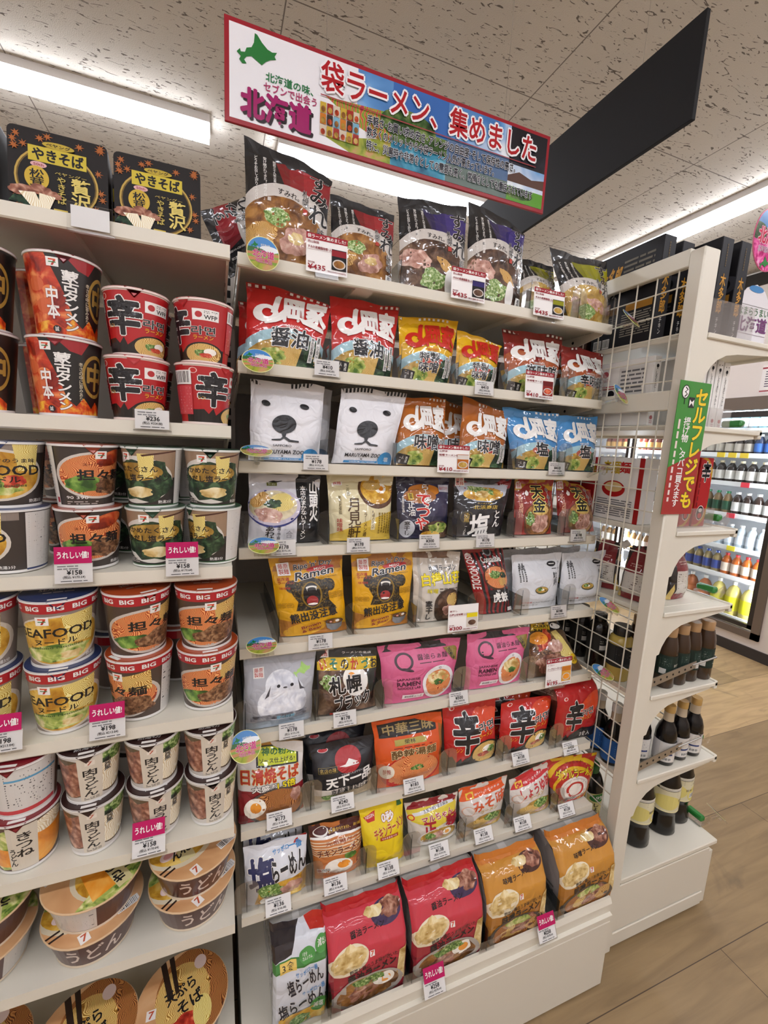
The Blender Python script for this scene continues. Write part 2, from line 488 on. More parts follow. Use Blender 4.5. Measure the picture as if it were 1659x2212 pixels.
# ------------------------------------------------------------------ room
def floor_mat():
    m, nt, b = new_mat('vinyl_plank_floor')
    tc = node(nt, 'ShaderNodeTexCoord'); mp = node(nt, 'ShaderNodeMapping')
    mp.inputs['Location'].default_value = (.48, .15, 0)
    nt.links.new(tc.outputs['Object'], mp.inputs['Vector'])
    br = node(nt, 'ShaderNodeTexBrick', Scale=1.0)
    br.offset = .63; br.inputs['Brick Width'].default_value = 1.78; br.inputs['Row Height'].default_value = .325
    br.inputs['Mortar Size'].default_value = .0012; br.inputs['Mortar Smooth'].default_value = .2; br.inputs['Bias'].default_value = 0
    br.inputs['Color1'].default_value = lin('8c7656'); br.inputs['Color2'].default_value = lin('c0a47a'); br.inputs['Mortar'].default_value = lin('4a3a2a')
    nt.links.new(mp.outputs[0], br.inputs['Vector'])
    g = node(nt, 'ShaderNodeMapping'); g.inputs['Scale'].default_value = (1.6, 16, 1)
    n1 = node(nt, 'ShaderNodeTexNoise', Scale=2.2, Detail=6.0, Distortion=.8)
    nt.links.new(tc.outputs['Object'], g.inputs['Vector']); nt.links.new(g.outputs[0], n1.inputs['Vector'])
    r = node(nt, 'ShaderNodeValToRGB'); e = r.color_ramp.elements
    e[0].position = .3; e[0].color = (.78, .75, .71, 1); e[1].position = .68; e[1].color = (1.12, 1.1, 1.06, 1)
    nt.links.new(n1.outputs['Fac'], r.inputs[0])
    mu = node(nt, 'ShaderNodeMixRGB', Fac=1.0); mu.blend_type = 'MULTIPLY'
    nt.links.new(br.outputs['Color'], mu.inputs[1]); nt.links.new(r.outputs[0], mu.inputs[2])
    n2 = node(nt, 'ShaderNodeTexNoise', Scale=3.4, Detail=4.0, Distortion=1.5)
    nt.links.new(tc.outputs['Object'], n2.inputs['Vector'])
    r2 = node(nt, 'ShaderNodeValToRGB'); e = r2.color_ramp.elements
    e[0].position = .64; e[0].color = (0, 0, 0, 1); e[1].position = .76; e[1].color = (.55, .55, .55, 1)
    nt.links.new(n2.outputs['Fac'], r2.inputs[0])
    m2 = node(nt, 'ShaderNodeMixRGB'); m2.inputs[2].default_value = lin('5c4e3c')
    nt.links.new(r2.outputs[0], m2.inputs[0]); nt.links.new(mu.outputs[0], m2.inputs[1])
    nt.links.new(m2.outputs[0], b.inputs['Base Color'])
    b.inputs['Roughness'].default_value = .42
    return m

def ceiling_mat():
    m, nt, b = new_mat('fissured_ceiling_tile')
    tc = node(nt, 'ShaderNodeTexCoord'); mp = node(nt, 'ShaderNodeMapping'); mp.inputs['Scale'].default_value = (.62, 1.9, 1)
    nt.links.new(tc.outputs['Object'], mp.inputs['Vector'])
    n1 = node(nt, 'ShaderNodeTexNoise', Scale=33.0, Detail=2.0, Distortion=1.8)
    nt.links.new(mp.outputs[0], n1.inputs['Vector'])
    r = node(nt, 'ShaderNodeValToRGB'); e = r.color_ramp.elements
    e[0].position = .625; e[0].color = (0, 0, 0, 1); e[1].position = .655; e[1].color = (1, 1, 1, 1)
    nt.links.new(n1.outputs['Fac'], r.inputs[0])
    mx = node(nt, 'ShaderNodeMixRGB'); mx.inputs[1].default_value = lin('d0cabf'); mx.inputs[2].default_value = lin('6e655c')
    nt.links.new(r.outputs[0], mx.inputs[0])
    # seams every 0.91 m
    sx = node(nt, 'ShaderNodeSeparateXYZ'); nt.links.new(tc.outputs['Object'], sx.inputs[0])
    last = mx
    for ax, o in ((0, .172), (1, .82)):
        a = node(nt, 'ShaderNodeMath', operation='SUBTRACT'); a.inputs[1].default_value = o
        nt.links.new(sx.outputs[ax], a.inputs[0])
        p = node(nt, 'ShaderNodeMath', operation='PINGPONG'); p.inputs[1].default_value = .455
        nt.links.new(a.outputs[0], p.inputs[0])
        l = node(nt, 'ShaderNodeMath', operation='LESS_THAN'); l.inputs[1].default_value = .0022
        nt.links.new(p.outputs[0], l.inputs[0])
        k = node(nt, 'ShaderNodeMixRGB'); k.inputs[2].default_value = lin('7d756d')
        nt.links.new(l.outputs[0], k.inputs[0]); nt.links.new(last.outputs[0], k.inputs[1]); last = k
    nt.links.new(last.outputs[0], b.inputs['Base Color'])
    b.inputs['Roughness'].default_value = .9
    n2 = node(nt, 'ShaderNodeTexNoise', Scale=300.0)
    ad = node(nt, 'ShaderNodeMath', operation='SUBTRACT'); nt.links.new(n2.outputs['Fac'], ad.inputs[0]); nt.links.new(r.outputs[0], ad.inputs[1])
    nt.links.new(tc.outputs['Object'], n2.inputs['Vector'])
    bp = node(nt, 'ShaderNodeBump', Strength=.5, Distance=.003)
    nt.links.new(ad.outputs[0], bp.inputs['Height']); nt.links.new(bp.outputs[0], b.inputs['Normal'])
    return m

WHITE = M('dcd7c8', 'paint')      # shop fitting enamel
WALLP = M('d9cfc7', 'matte')
X0, X1, Y0, Y1 = -4.2, 3.508, -3.4, 6.5
mb = MB(); mb.box((X0, Y0, -.06), (X1 + .8, Y1, 0), floor_mat()); struct(mb, 'floor', smooth=False)
mb = MB(); mb.box((X0, Y0, CEIL), (X1 + .8, Y1, CEIL + .06), ceiling_mat()); struct(mb, 'ceiling', smooth=False)
mb = MB(); mb.box((X0 - .08, Y0, 0), (X0, Y1, CEIL), WALLP); struct(mb, 'wall_left', smooth=False)
mb = MB(); mb.box((X0, Y0 - .08, 0), (X1 + .8, Y0, CEIL), WALLP); struct(mb, 'wall_front', smooth=False)
mb = MB(); mb.box((X0, Y1, 0), (X1 + .8, Y1 + .08, CEIL), WALLP); struct(mb, 'wall_back', smooth=False)
FY0, FY1, FZ0, FZ1 = .972, 4.6, .14, 1.84      # drinks fridge opening
mb = MB()
mb.box((X1, Y0, 0), (X1 + .1, FY0, CEIL), WALLP); mb.box((X1, FY1, 0), (X1 + .1, Y1, CEIL), WALLP)
mb.box((X1, FY0, 0), (X1 + .1, FY1, FZ0), WALLP); mb.box((X1, FY0, FZ1), (X1 + .1, FY1, CEIL), WALLP)
struct(mb, 'wall_right', smooth=False)
mb = MB(); mb.box((X1 - .012, Y0, 0), (X1, Y1, .075), M('3a3430', 'matte')); struct(mb, 'baseboard_right', smooth=False)
mb = MB(); mb.box((X1 - .03, Y0, 2.60), (X1, Y1, 2.68), M('2a2622', 'matte')); struct(mb, 'trim_1', smooth=False)

# ceiling battens: housing against the ceiling, glowing diffuser below
GLOW = emit_mat('lamp_diffuser', 'f4f6ff', LAMP)
def batten(x, y, length, along, label, group):
    t = thing('ceiling_light', label, 'ceiling light', (x, y, CEIL), 0 if along == 'x' else math.pi / 2, group)
    h = length / 2
    a = MB(); a.box((-h, -.055, -.03), (h, .055, 0), M('d8d4d0', 'paint')); a.build('housing', t, smooth=False)
    a = MB()
    a.prism([(-.047, -.03), (.047, -.03), (.042, -.062), (.03, -.068), (-.03, -.068), (-.042, -.062)], 0, -h + .004, h - .004, GLOW)
    a.build('diffuser', t, smooth=False)
batten(-.654, 1.5, 1.2, 'x', 'long white ceiling light at upper left above the boxed noodles', None)
batten(.83, 1.5, 1.2, 'x', 'long white ceiling light seen just below the hanging sign', None)
for k, y in enumerate((-2.96, -1.74, -.52, .7, 1.92, 3.14, 4.36)):  # first two units, out of view, are added to brighten floor and right base
    batten(2.45, y, 1.222, 'y', 'ceiling light in the line running along the drinks fridge', 'ceiling lights along the fridge aisle')
for x in (-3.42, -2.05): batten(x, 1.5, 1.2, 'x', 'ceiling light left of the picture over the back aisle', 'ceiling lights outside the picture')
for y in (-1.15, -2.6):
    for x in (-3.1, -1.7, -.3, 1.1): batten(x, y, 1.2, 'x', 'ceiling light behind the photographer', 'ceiling lights outside the picture')
for x in (-2.9, -1.3, .3): batten(x, 3.6, 1.2, 'x', 'ceiling light over the far aisle', 'ceiling lights outside the picture')

# ------------------------------------------------------------------ main shelving
# front edge (y, z of the top of the front lip) of every shelf
SH = {'1': (.134, 1.706), '2': (.137, 1.52), '3': (.119, 1.334), '4': (.102, 1.168), '5': (.079, .973), '6': (.058, .8), '7': (.032, .613), '8': (0, .45), '9': (-.097, .257)}
LS = {'1': (.09, 1.697), '2': (.07, 1.397), '3': (.03, 1.155), '4': (0, .896), '5': (-.02, .68), '6': (-.05, .507)}
BACK = .49
ORD = ['top', 'second', 'third', 'fourth', 'fifth', 'sixth', 'seventh', 'eighth']
DARK = M('1c1b1a', 'matte')
def shelf(x0, x1, y, z, label, group):
    t = thing('gondola_shelf', label, 'shelf', ((x0 + x1) / 2, y, z), 0, group)
    w = (x1 - x0) / 2; d = BACK - y
    a = MB(); a.rbox((-w, .004, -.006), (w, d, -.001), WHITE, .001); a.box((-w, d - .02, -.03), (w, d, -.006), WHITE)
    for sx in (-.2, .2): a.box((sx - .02, .02, -.016), (sx + .02, d - .02, -.006), WHITE)
    a.build('deck', t)
    a = MB()
    a.prism([(0, 0), (.006, .0), (.006, -.006), (.05, -.006), (.05, -.0085), (.014, -.0085), (.014, -.021), (.002, -.0225), (0, -.020)], 0, -w, w, WHITE)
    a.build('front_lip', t, smooth=False)
    for sx in (-1, 1):
        a = MB(); e = sx * (w - .004)
        a.prism([(.012, -.008), (d, -.008), (d, -.075), (d * .55, -.05), (.03, -.022)], 0, e - .0015, e + .0015, WHITE)
        for k in range(3): a.cyl((e - .0022, d * .35 + k * .06, -.022), (e + .0022, d * .35 + k * .06, -.022), .004, DARK, 8)
        a.build('bracket', t, smooth=False)
for k in '12345678':
    y, z = SH[k]; shelf(.002, .902, y, z, 'white shelf in the right bay, %s from top, holding bagged ramen' % ORD[int(k) - 1], 'right bay shelves')
for k in '123456':
    y, z = LS[k]; shelf(-.912, -.012, y, z, 'white shelf in the left bay, %s from top, holding %s' % (ORD[int(k) - 1], 'boxed noodles' if k == '1' else 'noodle bowls' if k == '6' else 'cup noodles'), 'left bay shelves')

def base_unit(x0, x1, y, z, label):
    t = thing('shelf_plinth', label, 'shelf base', ((x0 + x1) / 2, y, 0)); w = (x1 - x0) / 2; d = BACK - y
    a = MB(); a.rbox((-w, .012, z - .03), (w, d, z - .022), WHITE, .001); a.build('deck', t)
    a = MB()
    a.prism([(.012, z - .022), (.012, z), (.006, z), (.0, z - .012), (.0, z - .03), (.012, z - .03)], 0, -w, w, WHITE)
    a.build('front_lip', t, smooth=False)
    a = MB(); a.prism([(.0, z - .03), (.0, z - .034), (-.008, z - .036), (-.008, z - .05), (-.004, z - .056), (.014, z - .056), (.014, z - .03)], 0, -w + .004, w - .004, WHITE); a.build('price_rail', t, smooth=False)
    a = MB(); a.rbox((-w, -.006, .004), (w - .004, .012, z - .056), WHITE, .002); a.build('kick_panel', t)
    a = MB(); a.box((-w, .012, .004), (w, d, z - .032), WHITE); a.build('plinth', t, smooth=False)
base_unit(.0, .902, -.095, .257, 'white base with plain kick panel under the right bay, below the five-packs')
base_unit(-.912, -.012, -.12, .265, 'white base under the left bay carrying the lowest noodle bowls')

def upright(x, label):
    t = thing('slotted_upright', label, 'upright', (x, BACK - .022, 0))
    a = MB(); a.box((-.014, -.022, 0), (.014, .02, 1.84), M('b8b2aa', 'paint')); a.build('post', t, smooth=False)
    a = MB()
    for k in range(58): a.box((-.004, -.0226, .2 + k * .028), (.004, -.0222, .2 + k * .028 + .017), DARK)
    a.build('slots', t, smooth=False)
upright(-.006, 'slotted grey upright post between the left and right bays')
upright(.908, 'slotted grey upright post at right end of the ramen bay')
mb = MB(); mb.box((-.91, BACK + .001, .02), (.91, BACK + .008, 1.66), M('a8a49e', 'paint'))
tag(mb.build('gondola_back_panel', smooth=False), 'grey back panel behind the ramen and cup noodle shelves', 'back panel')

# ------------------------------------------------------------------ gondola on the right, end-on
PX0, PX1, PY = .936, .986, -.052
RS = [(1.662, 1.30), (1.458, 1.24), (1.208, 1.215), (1.003, 1.25), (.78, 1.247), (.54, 1.306)]
GY1 = .86
t = thing('end_frame', 'white end frame post of the right gondola with green banner on it', 'end frame', (PX0, PY, 0))
a = MB(); a.rbox((0, 0, 0), (.05, .034, 1.831), WHITE, .003); a.build('post', t)
t2 = thing('wire_panel', 'white wire mesh panel closing the back of the right gondola', 'wire panel', (.945, 0, 0))
a = MB(); a.rbox((-.006, -.018, 1.80), (.010, .47, 1.838), WHITE, .002); a.build('top_rail', t2)
a = MB(); a.rbox((-.006, -.018, 1.49), (.010, .47, 1.535), WHITE, .002); a.build('middle_rail', t2)
a = MB()
for k in range(10):
    y = -.018 + .0525 * k; a.cyl((0, y + .025, .26), (0, y + .025, 1.80), .0019, WHITE, 6)
for k in range(31):
    z = .27 + .0515 * k
    if z < 1.80: a.cyl((.003, -.02, z), (.003, .47, z), .0017, WHITE, 6)
a.build('wire_grid', t2)
for k, (z, xf) in enumerate(RS):
    t = thing('gondola_shelf', 'white shelf of the right gondola, %s from top, seen end-on' % ORD[k], 'shelf', (PX1, PY, z), 0, 'right gondola shelves')
    d = xf - PX1
    a = MB(); a.rbox((-.03, .034, -.012), (d, GY1, 0), WHITE, .002); a.rbox((.004, .0, -.012), (d, .036, 0), WHITE, .002); a.build('deck', t)
    a = MB(); a.rbox((d - .012, .0, -.02), (d, GY1, .003), WHITE, .002); a.build('front_lip', t)
    a = MB()
    D = d - .02
    pl = [(0, -.012), (D, -.012), (D, -.02), (.12, -.034), (.08, -.041), (.052, -.054), (.032, -.072), (.02, -.092), (.014, -.112), (0, -.116)]
    a.prism(pl, 1, .006, .010, WHITE); a.build('bracket', t, smooth=False)
t = thing('shelf_plinth', 'white base of the right gondola with two plain end panels', 'shelf base', (PX1, PY, 0))
a = MB(); a.rbox((0, 0, .222), (.40, GY1, .236), WHITE, .002); a.build('deck', t)
a = MB(); a.rbox((0, .004, .06), (.378, .016, .212), WHITE, .002); a.rbox((0, .012, .006), (.37, .02, .222), WHITE, .001); a.build('upper_end_panel', t)
a = MB(); a.rbox((-.004, .002, .012), (.376, .012, .057), WHITE, .002); a.build('lower_end_panel', t)
a = MB(); a.cyl((.36, .02, 0), (.36, .02, .012), .009, M('c8c8c8', 'metal'), 12); a.build('levelling_foot', t)
a = MB(); a.box((.386, .012, 0), (.408, GY1, .185), WHITE); a.box((0, .03, .01), (.385, GY1, .222), WHITE); a.build('front_kick_panel', t, smooth=False)

for z, L in ((.54, 'soy sauce'), (.78, 'dressing')):
    t = thing('shelf_guard', 'perforated metal end guard in front of the %s bottles' % L, 'shelf guard', (PX1, PY + .006, z))
    a = MB(); MT = M('b4b0aa', 'metal')
    a.prism([(.004, .022), (.004, .046), (.165, .072), (.165, .052)], 1, 0, .002, MT)
    for q in range(7): a.cyl((.014 + q * .022, -.0004, .036 + q * .0035), (.014 + q * .022, 0, .036 + q * .0035), .003, DARK, 10)
    a.build('plate', t, smooth=False)
    a = MB(); a.tube([(.15, 0, .062), (.245, 0, .072), (.25, .02, .074), (.235, .05, .075), (.235, .3, .075)], .0022, MT); a.build('wire', t)

# ------------------------------------------------------------------ bagged ramen
def smooth(x): x = max(0., min(1., x)); return x * x * (3 - 2 * x)
def bag_surface(q, D, seed, crink, seal=.055, style='film', flop=0.):
    """q: local corner points BL, BR, TR, TL of the limp sheet; D: how far the filled bag bulges"""
    BL, BR, TR, TL = (Vector(p) for p in q)
    n = (BR - BL).cross(TL - BL).normalized()
    NU, NV = 25, 27
    U = [(1 - math.cos(math.pi * k / (NU - 1))) / 2 * .55 + k / (NU - 1) * .45 for k in range(NU)]
    V = sorted(set([round(k / (NV - 2), 5) for k in range(NV - 1)] + [.02, 1 - seal]))
    W = (BR - BL).length
    def P(u, v, side):
        f = max(0., 1 - abs(2 * u - 1) ** 2.6) ** .62
        top = smooth((1 - seal - v) / .42); bot = .42 + .58 * smooth(v / .22)
        g = top * bot if v < 1 - seal else 0
        uu = .5 + (u - .5) * (1 - .025 * smooth(v / .15) * smooth((1 - v) / .3))
        p = BL.lerp(BR, uu).lerp(TL.lerp(TR, uu), v)
        a = noise.noise(Vector((u * 3.1 + seed * 7.3, v * 3.3, seed)))
        b = abs(noise.noise(Vector((u * 5.5 + seed, v * 4.2 - u * 2.5, seed * 3.7 + 5))))
        c = noise.noise(Vector((u * 11 + seed, v * 9, seed * 1.7)))
        e = (1 - f) * .6 + .4
        disp = crink * (a * 1.0 - b * 1.5 * e + c * .28) * (1 if v > .03 else .3)
        p = p + n * (D * f * g * (1 if side > 0 else -.85) + disp * (1 if side > 0 else -.5) * (1 if 0 < u < 1 else .2))
        p += (BR - BL) * (noise.noise(Vector((seed * 3, v * 4.5, (u > .5) * 9.0))) * .016 * abs(2 * u - 1))
        if v > 1 - seal * 1.6: p += Vector((0, 0, noise.noise(Vector((u * 3.5, seed * 5, 2.0))) * .0045)) + n * noise.noise(Vector((u * 4, seed, 8))) * .004
        if flop: p += Vector((0, 0, -flop * smooth((v - .8) / .2) * (u if flop > 0 else 1 - u) ** 2))
        return p
    F = [[P(u, v, 1) for v in V] for u in U]
    B = [[P(u, v, -1) for v in V] for u in U]
    return Surf(U, V, F, style), Surf(U, V, B, style)

BAGS = {}
def make_bag(name, q, base, design, label, D=.021, crink=.0034, cat='noodle bag', group=None, style='film', seal=.055, seed=None, flop=0):
    sh, y, lean, xa, xb, xc, xd, hl, hr = q
    z = SH[sh][1] + .0005
    if sh > '1': cap = SH[str(int(sh) - 1)][1] - .026 - z; hl = min(hl, cap); hr = min(hr, cap)
    tl = math.tan(math.radians(lean)); x0 = (xa + xb) / 2
    pts = [(xa - x0, 0, 0), (xb - x0, 0, 0), (xc - x0, hr * tl, hr), (xd - x0, hl * tl, hl)]
    S, Bk = bag_surface(pts, D, seed if seed is not None else (len(BAGS) * 1.37 + .7), crink, seal, style, flop)
    mb = MB(); S.skin(mb, M(base, style)); Bk.skin(mb, M(base, style))
    S.prints(mb, design)
    o = mb.build(name, loc=(x0, y, z), angle=70)
    tag(o, label, cat, group)
    BAGS[len(BAGS)] = o
    return o

K = '15151a'; Wt = 'f2f0ec'
def seal_marks(c, c2, n=13, v0=.95, v1=.985, full=True):
    r = [('R', 0, .935, 1, 1, c)]
    for k in range(n): r.append(('R', (k + .25) / n, v0, (k + .72) / n, v1, c2))
    return r
def bowl(cu, cv, ru, rv, rim, soup, tops=(), inner=.86):
    r = [('E', cu, cv, ru, rv, rim), ('E', cu, cv + rv * .02, ru * inner, rv * inner, soup)]
    for t in tops: r.append(('E', cu + t[0] * ru, cv + t[1] * rv, t[2] * ru, t[3] * rv, t[4]) + tuple(t[5:6]))
    return r
def stamp(u, v, s=.1, t='藤原\n製麺', c='c23a2c'):
    return [('R', u, v, u + s, v + s * .95, Wt), ('T', t, u + s * .1, v + s * .08, u + s * .9, v + s * .87, c)]

def sumire(cols, soup, tops, taste):
    d = []
    for k, c in enumerate(cols): d.append(('R', .34 + .165 * k, .62, .34 + .165 * (k + 1), .9, c))
    d += [('P', [(0, .9), (0, .5), (.45, .62), (.34, .9)], '18181b'), ('E', .46, .2, .66, .46, 'cfc9c2'), ('E', .43, .17, .57, .37, soup)]
    for t in tops: d.append(('E',) + t)
    d += [('T', 'すみれ。', .36, .545, .62, .6, K, dict(rot=-8)),
          ('T', '昭和三十九年以来、', .31, .62, .345, .88, Wt, dict(vert=True)), ('T', '受け継がれてきた「%sの味」' % taste, .2, .48, .24, .88, Wt, dict(vert=True)),
          ('T', 'どうぞお召し上がりください。', .1, .44, .14, .87, Wt, dict(vert=True)),
          ('T', 'すみれ', .74, .4, .98, .9, K, dict(vert=True, o=Wt, ow=.03, b=.03)), ('T', '札幌', .65, .5, .73, .66, K, dict(vert=True, o=Wt, ow=.03)),
          ('R', .665, .44, .72, .485, 'b03428'), ('T', taste + '味', .86, .16, .95, .38, K, dict(vert=True, o=Wt, ow=.04)),
          ('R', .86, .02, .97, .12, Wt), ('T', '乾\n麺', .89, .03, .94, .11, K)]
    return d
_green = (.38, .34, .18, .09, '@negi')
S_miso = lambda: sumire(['7a1c22', '8e222a', 'a02830', '8a2028'], '@bmiso', [(.36, .36, .16, .075, '@negi'), (.16, .2, .2, .1, '@menma', 20), (.6, .2, .2, .11, '@pork', 15), (.6, .22, .1, .05, '@gyoza')], '味噌')
S_shoyu = lambda: sumire(['2a2450', '332a66', '3c3078', '36296e'], '@bdark', [(.2, .32, .22, .1, '@pork', -8), (.46, .14, .2, .1, '@negi'), (.64, .28, .17, .05, '@menma', -40), (.72, .12, .08, .13, Wt, 8)], '醤油')
S_shio = lambda: sumire(['7c7c10', '8e8e14', '9c9a18', 'a6a41c'], '@bclear', [(.6, .26, .2, .08, '@pork', -20), (.36, .16, .19, .1, '@negi'), (.16, .3, .08, .06, '@pork')], '塩')

def yama(base2, logo, taste, red=None, dark=None, nori=True):
    d = seal_marks(base2, Wt)
    if dark: d += [('E', .2, .35, .3, .3, dark), ('E', .8, .3, .35, .3, dark)]
    d += [('E', .5, .08, .62, .36, 'a4cbd6'), ('E', .52, .02, .56, .3, '@bclear'), ('E', .62, .08, .3, .16, '@noodle'), ('E', .34, .1, .16, .1, '@veg')]
    if red: d += [('E', .55, .3, .2, .07, red)]
    if nori: d += [('P', [(.72, .3), (.86, .36), (.98, .2), (.95, 0), (.66, 0)], '@dgreen')]
    d += [('P', [(.02, .02), (.24, 0), (.25, .13), (.04, .17)], '17171a'), ('T', '一人\n前', .08, .03, .15, .13, Wt), ('T', '熟成', .18, .03, .22, .12, Wt, dict(vert=True)),
          ('P', [(.22 + .145 * math.cos(2 * math.pi * k / 24), .61 + .12 * math.sin(2 * math.pi * k / 24)) for k in range(25)] + [(.235 + .062 * math.cos(-2 * math.pi * k / 24), .615 + .058 * math.sin(-2 * math.pi * k / 24)) for k in range(25)], logo),
          ('P', [(.27, .62), (.325, .86), (.36, .885), (.4, .87), (.385, .82), (.345, .6)], logo), ('P', [(.33, .58), (.4, .66), (.445, .72), (.5, .71), (.47, .6), (.42, .54), (.34, .5), (.22, .47), (.2, .482), (.32, .525)], logo),
          ('T', '岡家', .43, .52, .95, .88, logo, dict(b=.09)), ('P', [(.6, .6), (.66, .52), (.76, .5), (.95, .47), (.93, .52), (.8, .55)], logo),
          ('T', 'YAMAOKAYA', .42, .455, .64, .485, logo), ('R', .43, .44, .63, .444, logo)]
    if '\n' in taste: d.append(('T', taste, .3, .14, .68, .42, K, dict(o=Wt, ow=.05, b=.04)))
    else: d.append(('T', taste, .3 if len(taste) > 1 else .42, .22, (.77 if len(taste) == 2 else .9) if len(taste) > 1 else .7, .44, K, dict(o=Wt, ow=.05, b=.045)))
    d += [('R', .8, .08, .86, .38, Wt), ('R', .88, .1, .94, .41, Wt), ('T', '無添加豚骨使用', .81, .09, .85, .37, K, dict(vert=True)), ('T', '濃厚とんこつ', .89, .11, .93, .4, K, dict(vert=True))]
    return d

def polar():
    d = []
    for k in range(19): d.append(('R', (k + .2) / 19, .94, (k + .75) / 19, .998, K))
    d += [('E', .2, .7, .06, .036, K, -25), ('E', .72, .68, .065, .037, K, -10), ('E', .45, .44, .165, .115, K), ('P', [(.41, .36), (.49, .36), (.47, .28), (.43, .28)], K),
          ('P', [(.45, .3), (.4, .26), (.28, .25), (.28, .235), (.4, .235), (.45, .265), (.52, .225), (.66, .22), (.66, .24), (.54, .25)], K),
          ('T', 'SAPPORO', .3, .165, .56, .19, K), ('T', 'MARUYAMA ZOO', .17, .085, .75, .13, K, dict(b=.02)), ('T', '×', .43, .05, .46, .07, K),
          ('R', .17, 0.01, .72, .04, '3c8cc4'), ('T', 'SHIROKUMA SALT NOODLE', .26, .016, .68, .033, Wt), ('E', .85, .06, .13, .1, '3c8cc4'), ('T', '塩', .82, .04, .9, .1, Wt)]
    return d

def bear():
    d = [('R', 0, .8, 1, 1, 'b87a34'), ('P', [(0, 0), (1, 0), (1, .1), (.7, .17), (.3, .16), (0, .22)], 'b8782c'), ('E', .36, .08, .32, .085, 'e0a828', 8)]
    d += [('P', [(.26, .31), (.3, .42), (.24, .5), (.2, .58), (.2, .66), (.26, .69), (.33, .66), (.42, .69), (.5, .72), (.6, .69), (.68, .67), (.74, .69), (.8, .66), (.79, .58), (.74, .52), (.75, .42), (.84, .33), (.6, .33), (.4, .31)], '@fur'),
          ('E', .225, .61, .075, .075, '@fur'), ('E', .775, .61, .075, .075, '@fur'), ('E', .225, .61, .035, .035, '2a2418'), ('E', .775, .61, .035, .035, '2a2418'), ('E', .5, .66, .07, .045, '28231a'), ('E', .5, .685, .045, .022, '0e0d0c'),
          ('E', .5, .5, .15, .16, '8a6c1c'), ('E', .5, .5, .125, .145, '140c0e'), ('E', .5, .43, .085, .06, 'a02c2c'), ('E', .5, .59, .08, .02, 'eae6dc'), ('E', .5, .572, .06, .02, '1a1012'),
          ('P', [(.425, .6), (.44, .6), (.435, .545)], Wt), ('P', [(.56, .6), (.575, .6), (.565, .545)], Wt), ('E', .5, .39, .07, .013, Wt),
          ('T', 'Ripe \'n\' Dry', .3, .81, .84, .9, K, dict(rot=8, o=Wt, ow=.05, b=.02, sh=.05)), ('E', .67, .81, .2, .035, 'c02a2c', 6), ('T', 'MISO', .58, .795, .75, .825, Wt, dict(rot=6)),
          ('T', 'Ramen', .3, .71, .86, .8, K, dict(rot=8, o=Wt, ow=.06, b=.035, sh=.06)), ('T', 'ONLY HOKKAIDO\nTASTE', .62, .68, .9, .71, '3a2a10', dict(rot=4)),
          ('T', '北海道\nラーメン', .06, .64, .27, .72, 'b02c20', dict(b=.03)), ('T', '味噌味', .08, .58, .22, .61, 'b02c20'),
          ('L', .74, .44, .97, .52, 6, 'a07814'), ('L', .03, .36, .24, .42, 5, 'a07814'), ('T', 'HOKKAIDO MISO RAMEN', .3, .315, .72, .33, '3a2a10'),
          ('T', '熊出没注意', .16, .2, .84, .31, K, dict(rot=7, b=.05)), ('T', 'Brown\n& Bear', .3, .06, .6, .15, '8a1c1c', dict(rot=12, o='f0c878', ow=.03, b=.03)),
          ('P', [(.66, .14), (.92, .17), (.9, .08), (.82, .03), (.74, .03), (.68, .07)], '@steel'), ('E', .79, .155, .135, .035, '3a3a3c'), ('E', .79, .155, .12, .028, '@bmiso'), ('E', .84, .16, .03, .016, '@egg'), ('E', .74, .15, .02, .01, 'f0b0a8')]
    return d + stamp(.08, .74, .17)

def design_shin(h3=False):
    d = [('E', .75, .72, .3, .2, 'd8441c', 30), ('E', .16, .93, .05, .035, 'f0d8d0'), ('E', .165, .93, .03, .025, 'c02020')]
    d += [('P', [(0, 0), (1, 0), (1, .2), (.6, .26), (.36, .12), (.3, .06), (.26, .14), (.18, .07), (.1, .2), (0, .16)], '17120f')]
    if not h3: d += bowl(.74, .16, .32, .2, '1a1614', '@noodle', [(.1, .3, .35, .3, '@egg'), (-.1, -.1, .4, .25, '@red'), (.35, .2, .25, .3, '@green')])
    d += [('T', '辛', .14, .22, .62, .84, K, dict(o=Wt, ow=.035, b=.06, rot=-4)), ('T', '라면', .6, .52, .92, .66, K, dict(o=Wt, ow=.05, b=.03, rot=6)),
          ('T', 'ラーメン', .6, .42, .88, .5, 'e8b820', dict(rot=8)), ('T', 'シン', .16, .26, .28, .33, 'e8a820')]
    if h3: d += [('T', '3食入', .6, .05, .9, .16, Wt)]
    return d

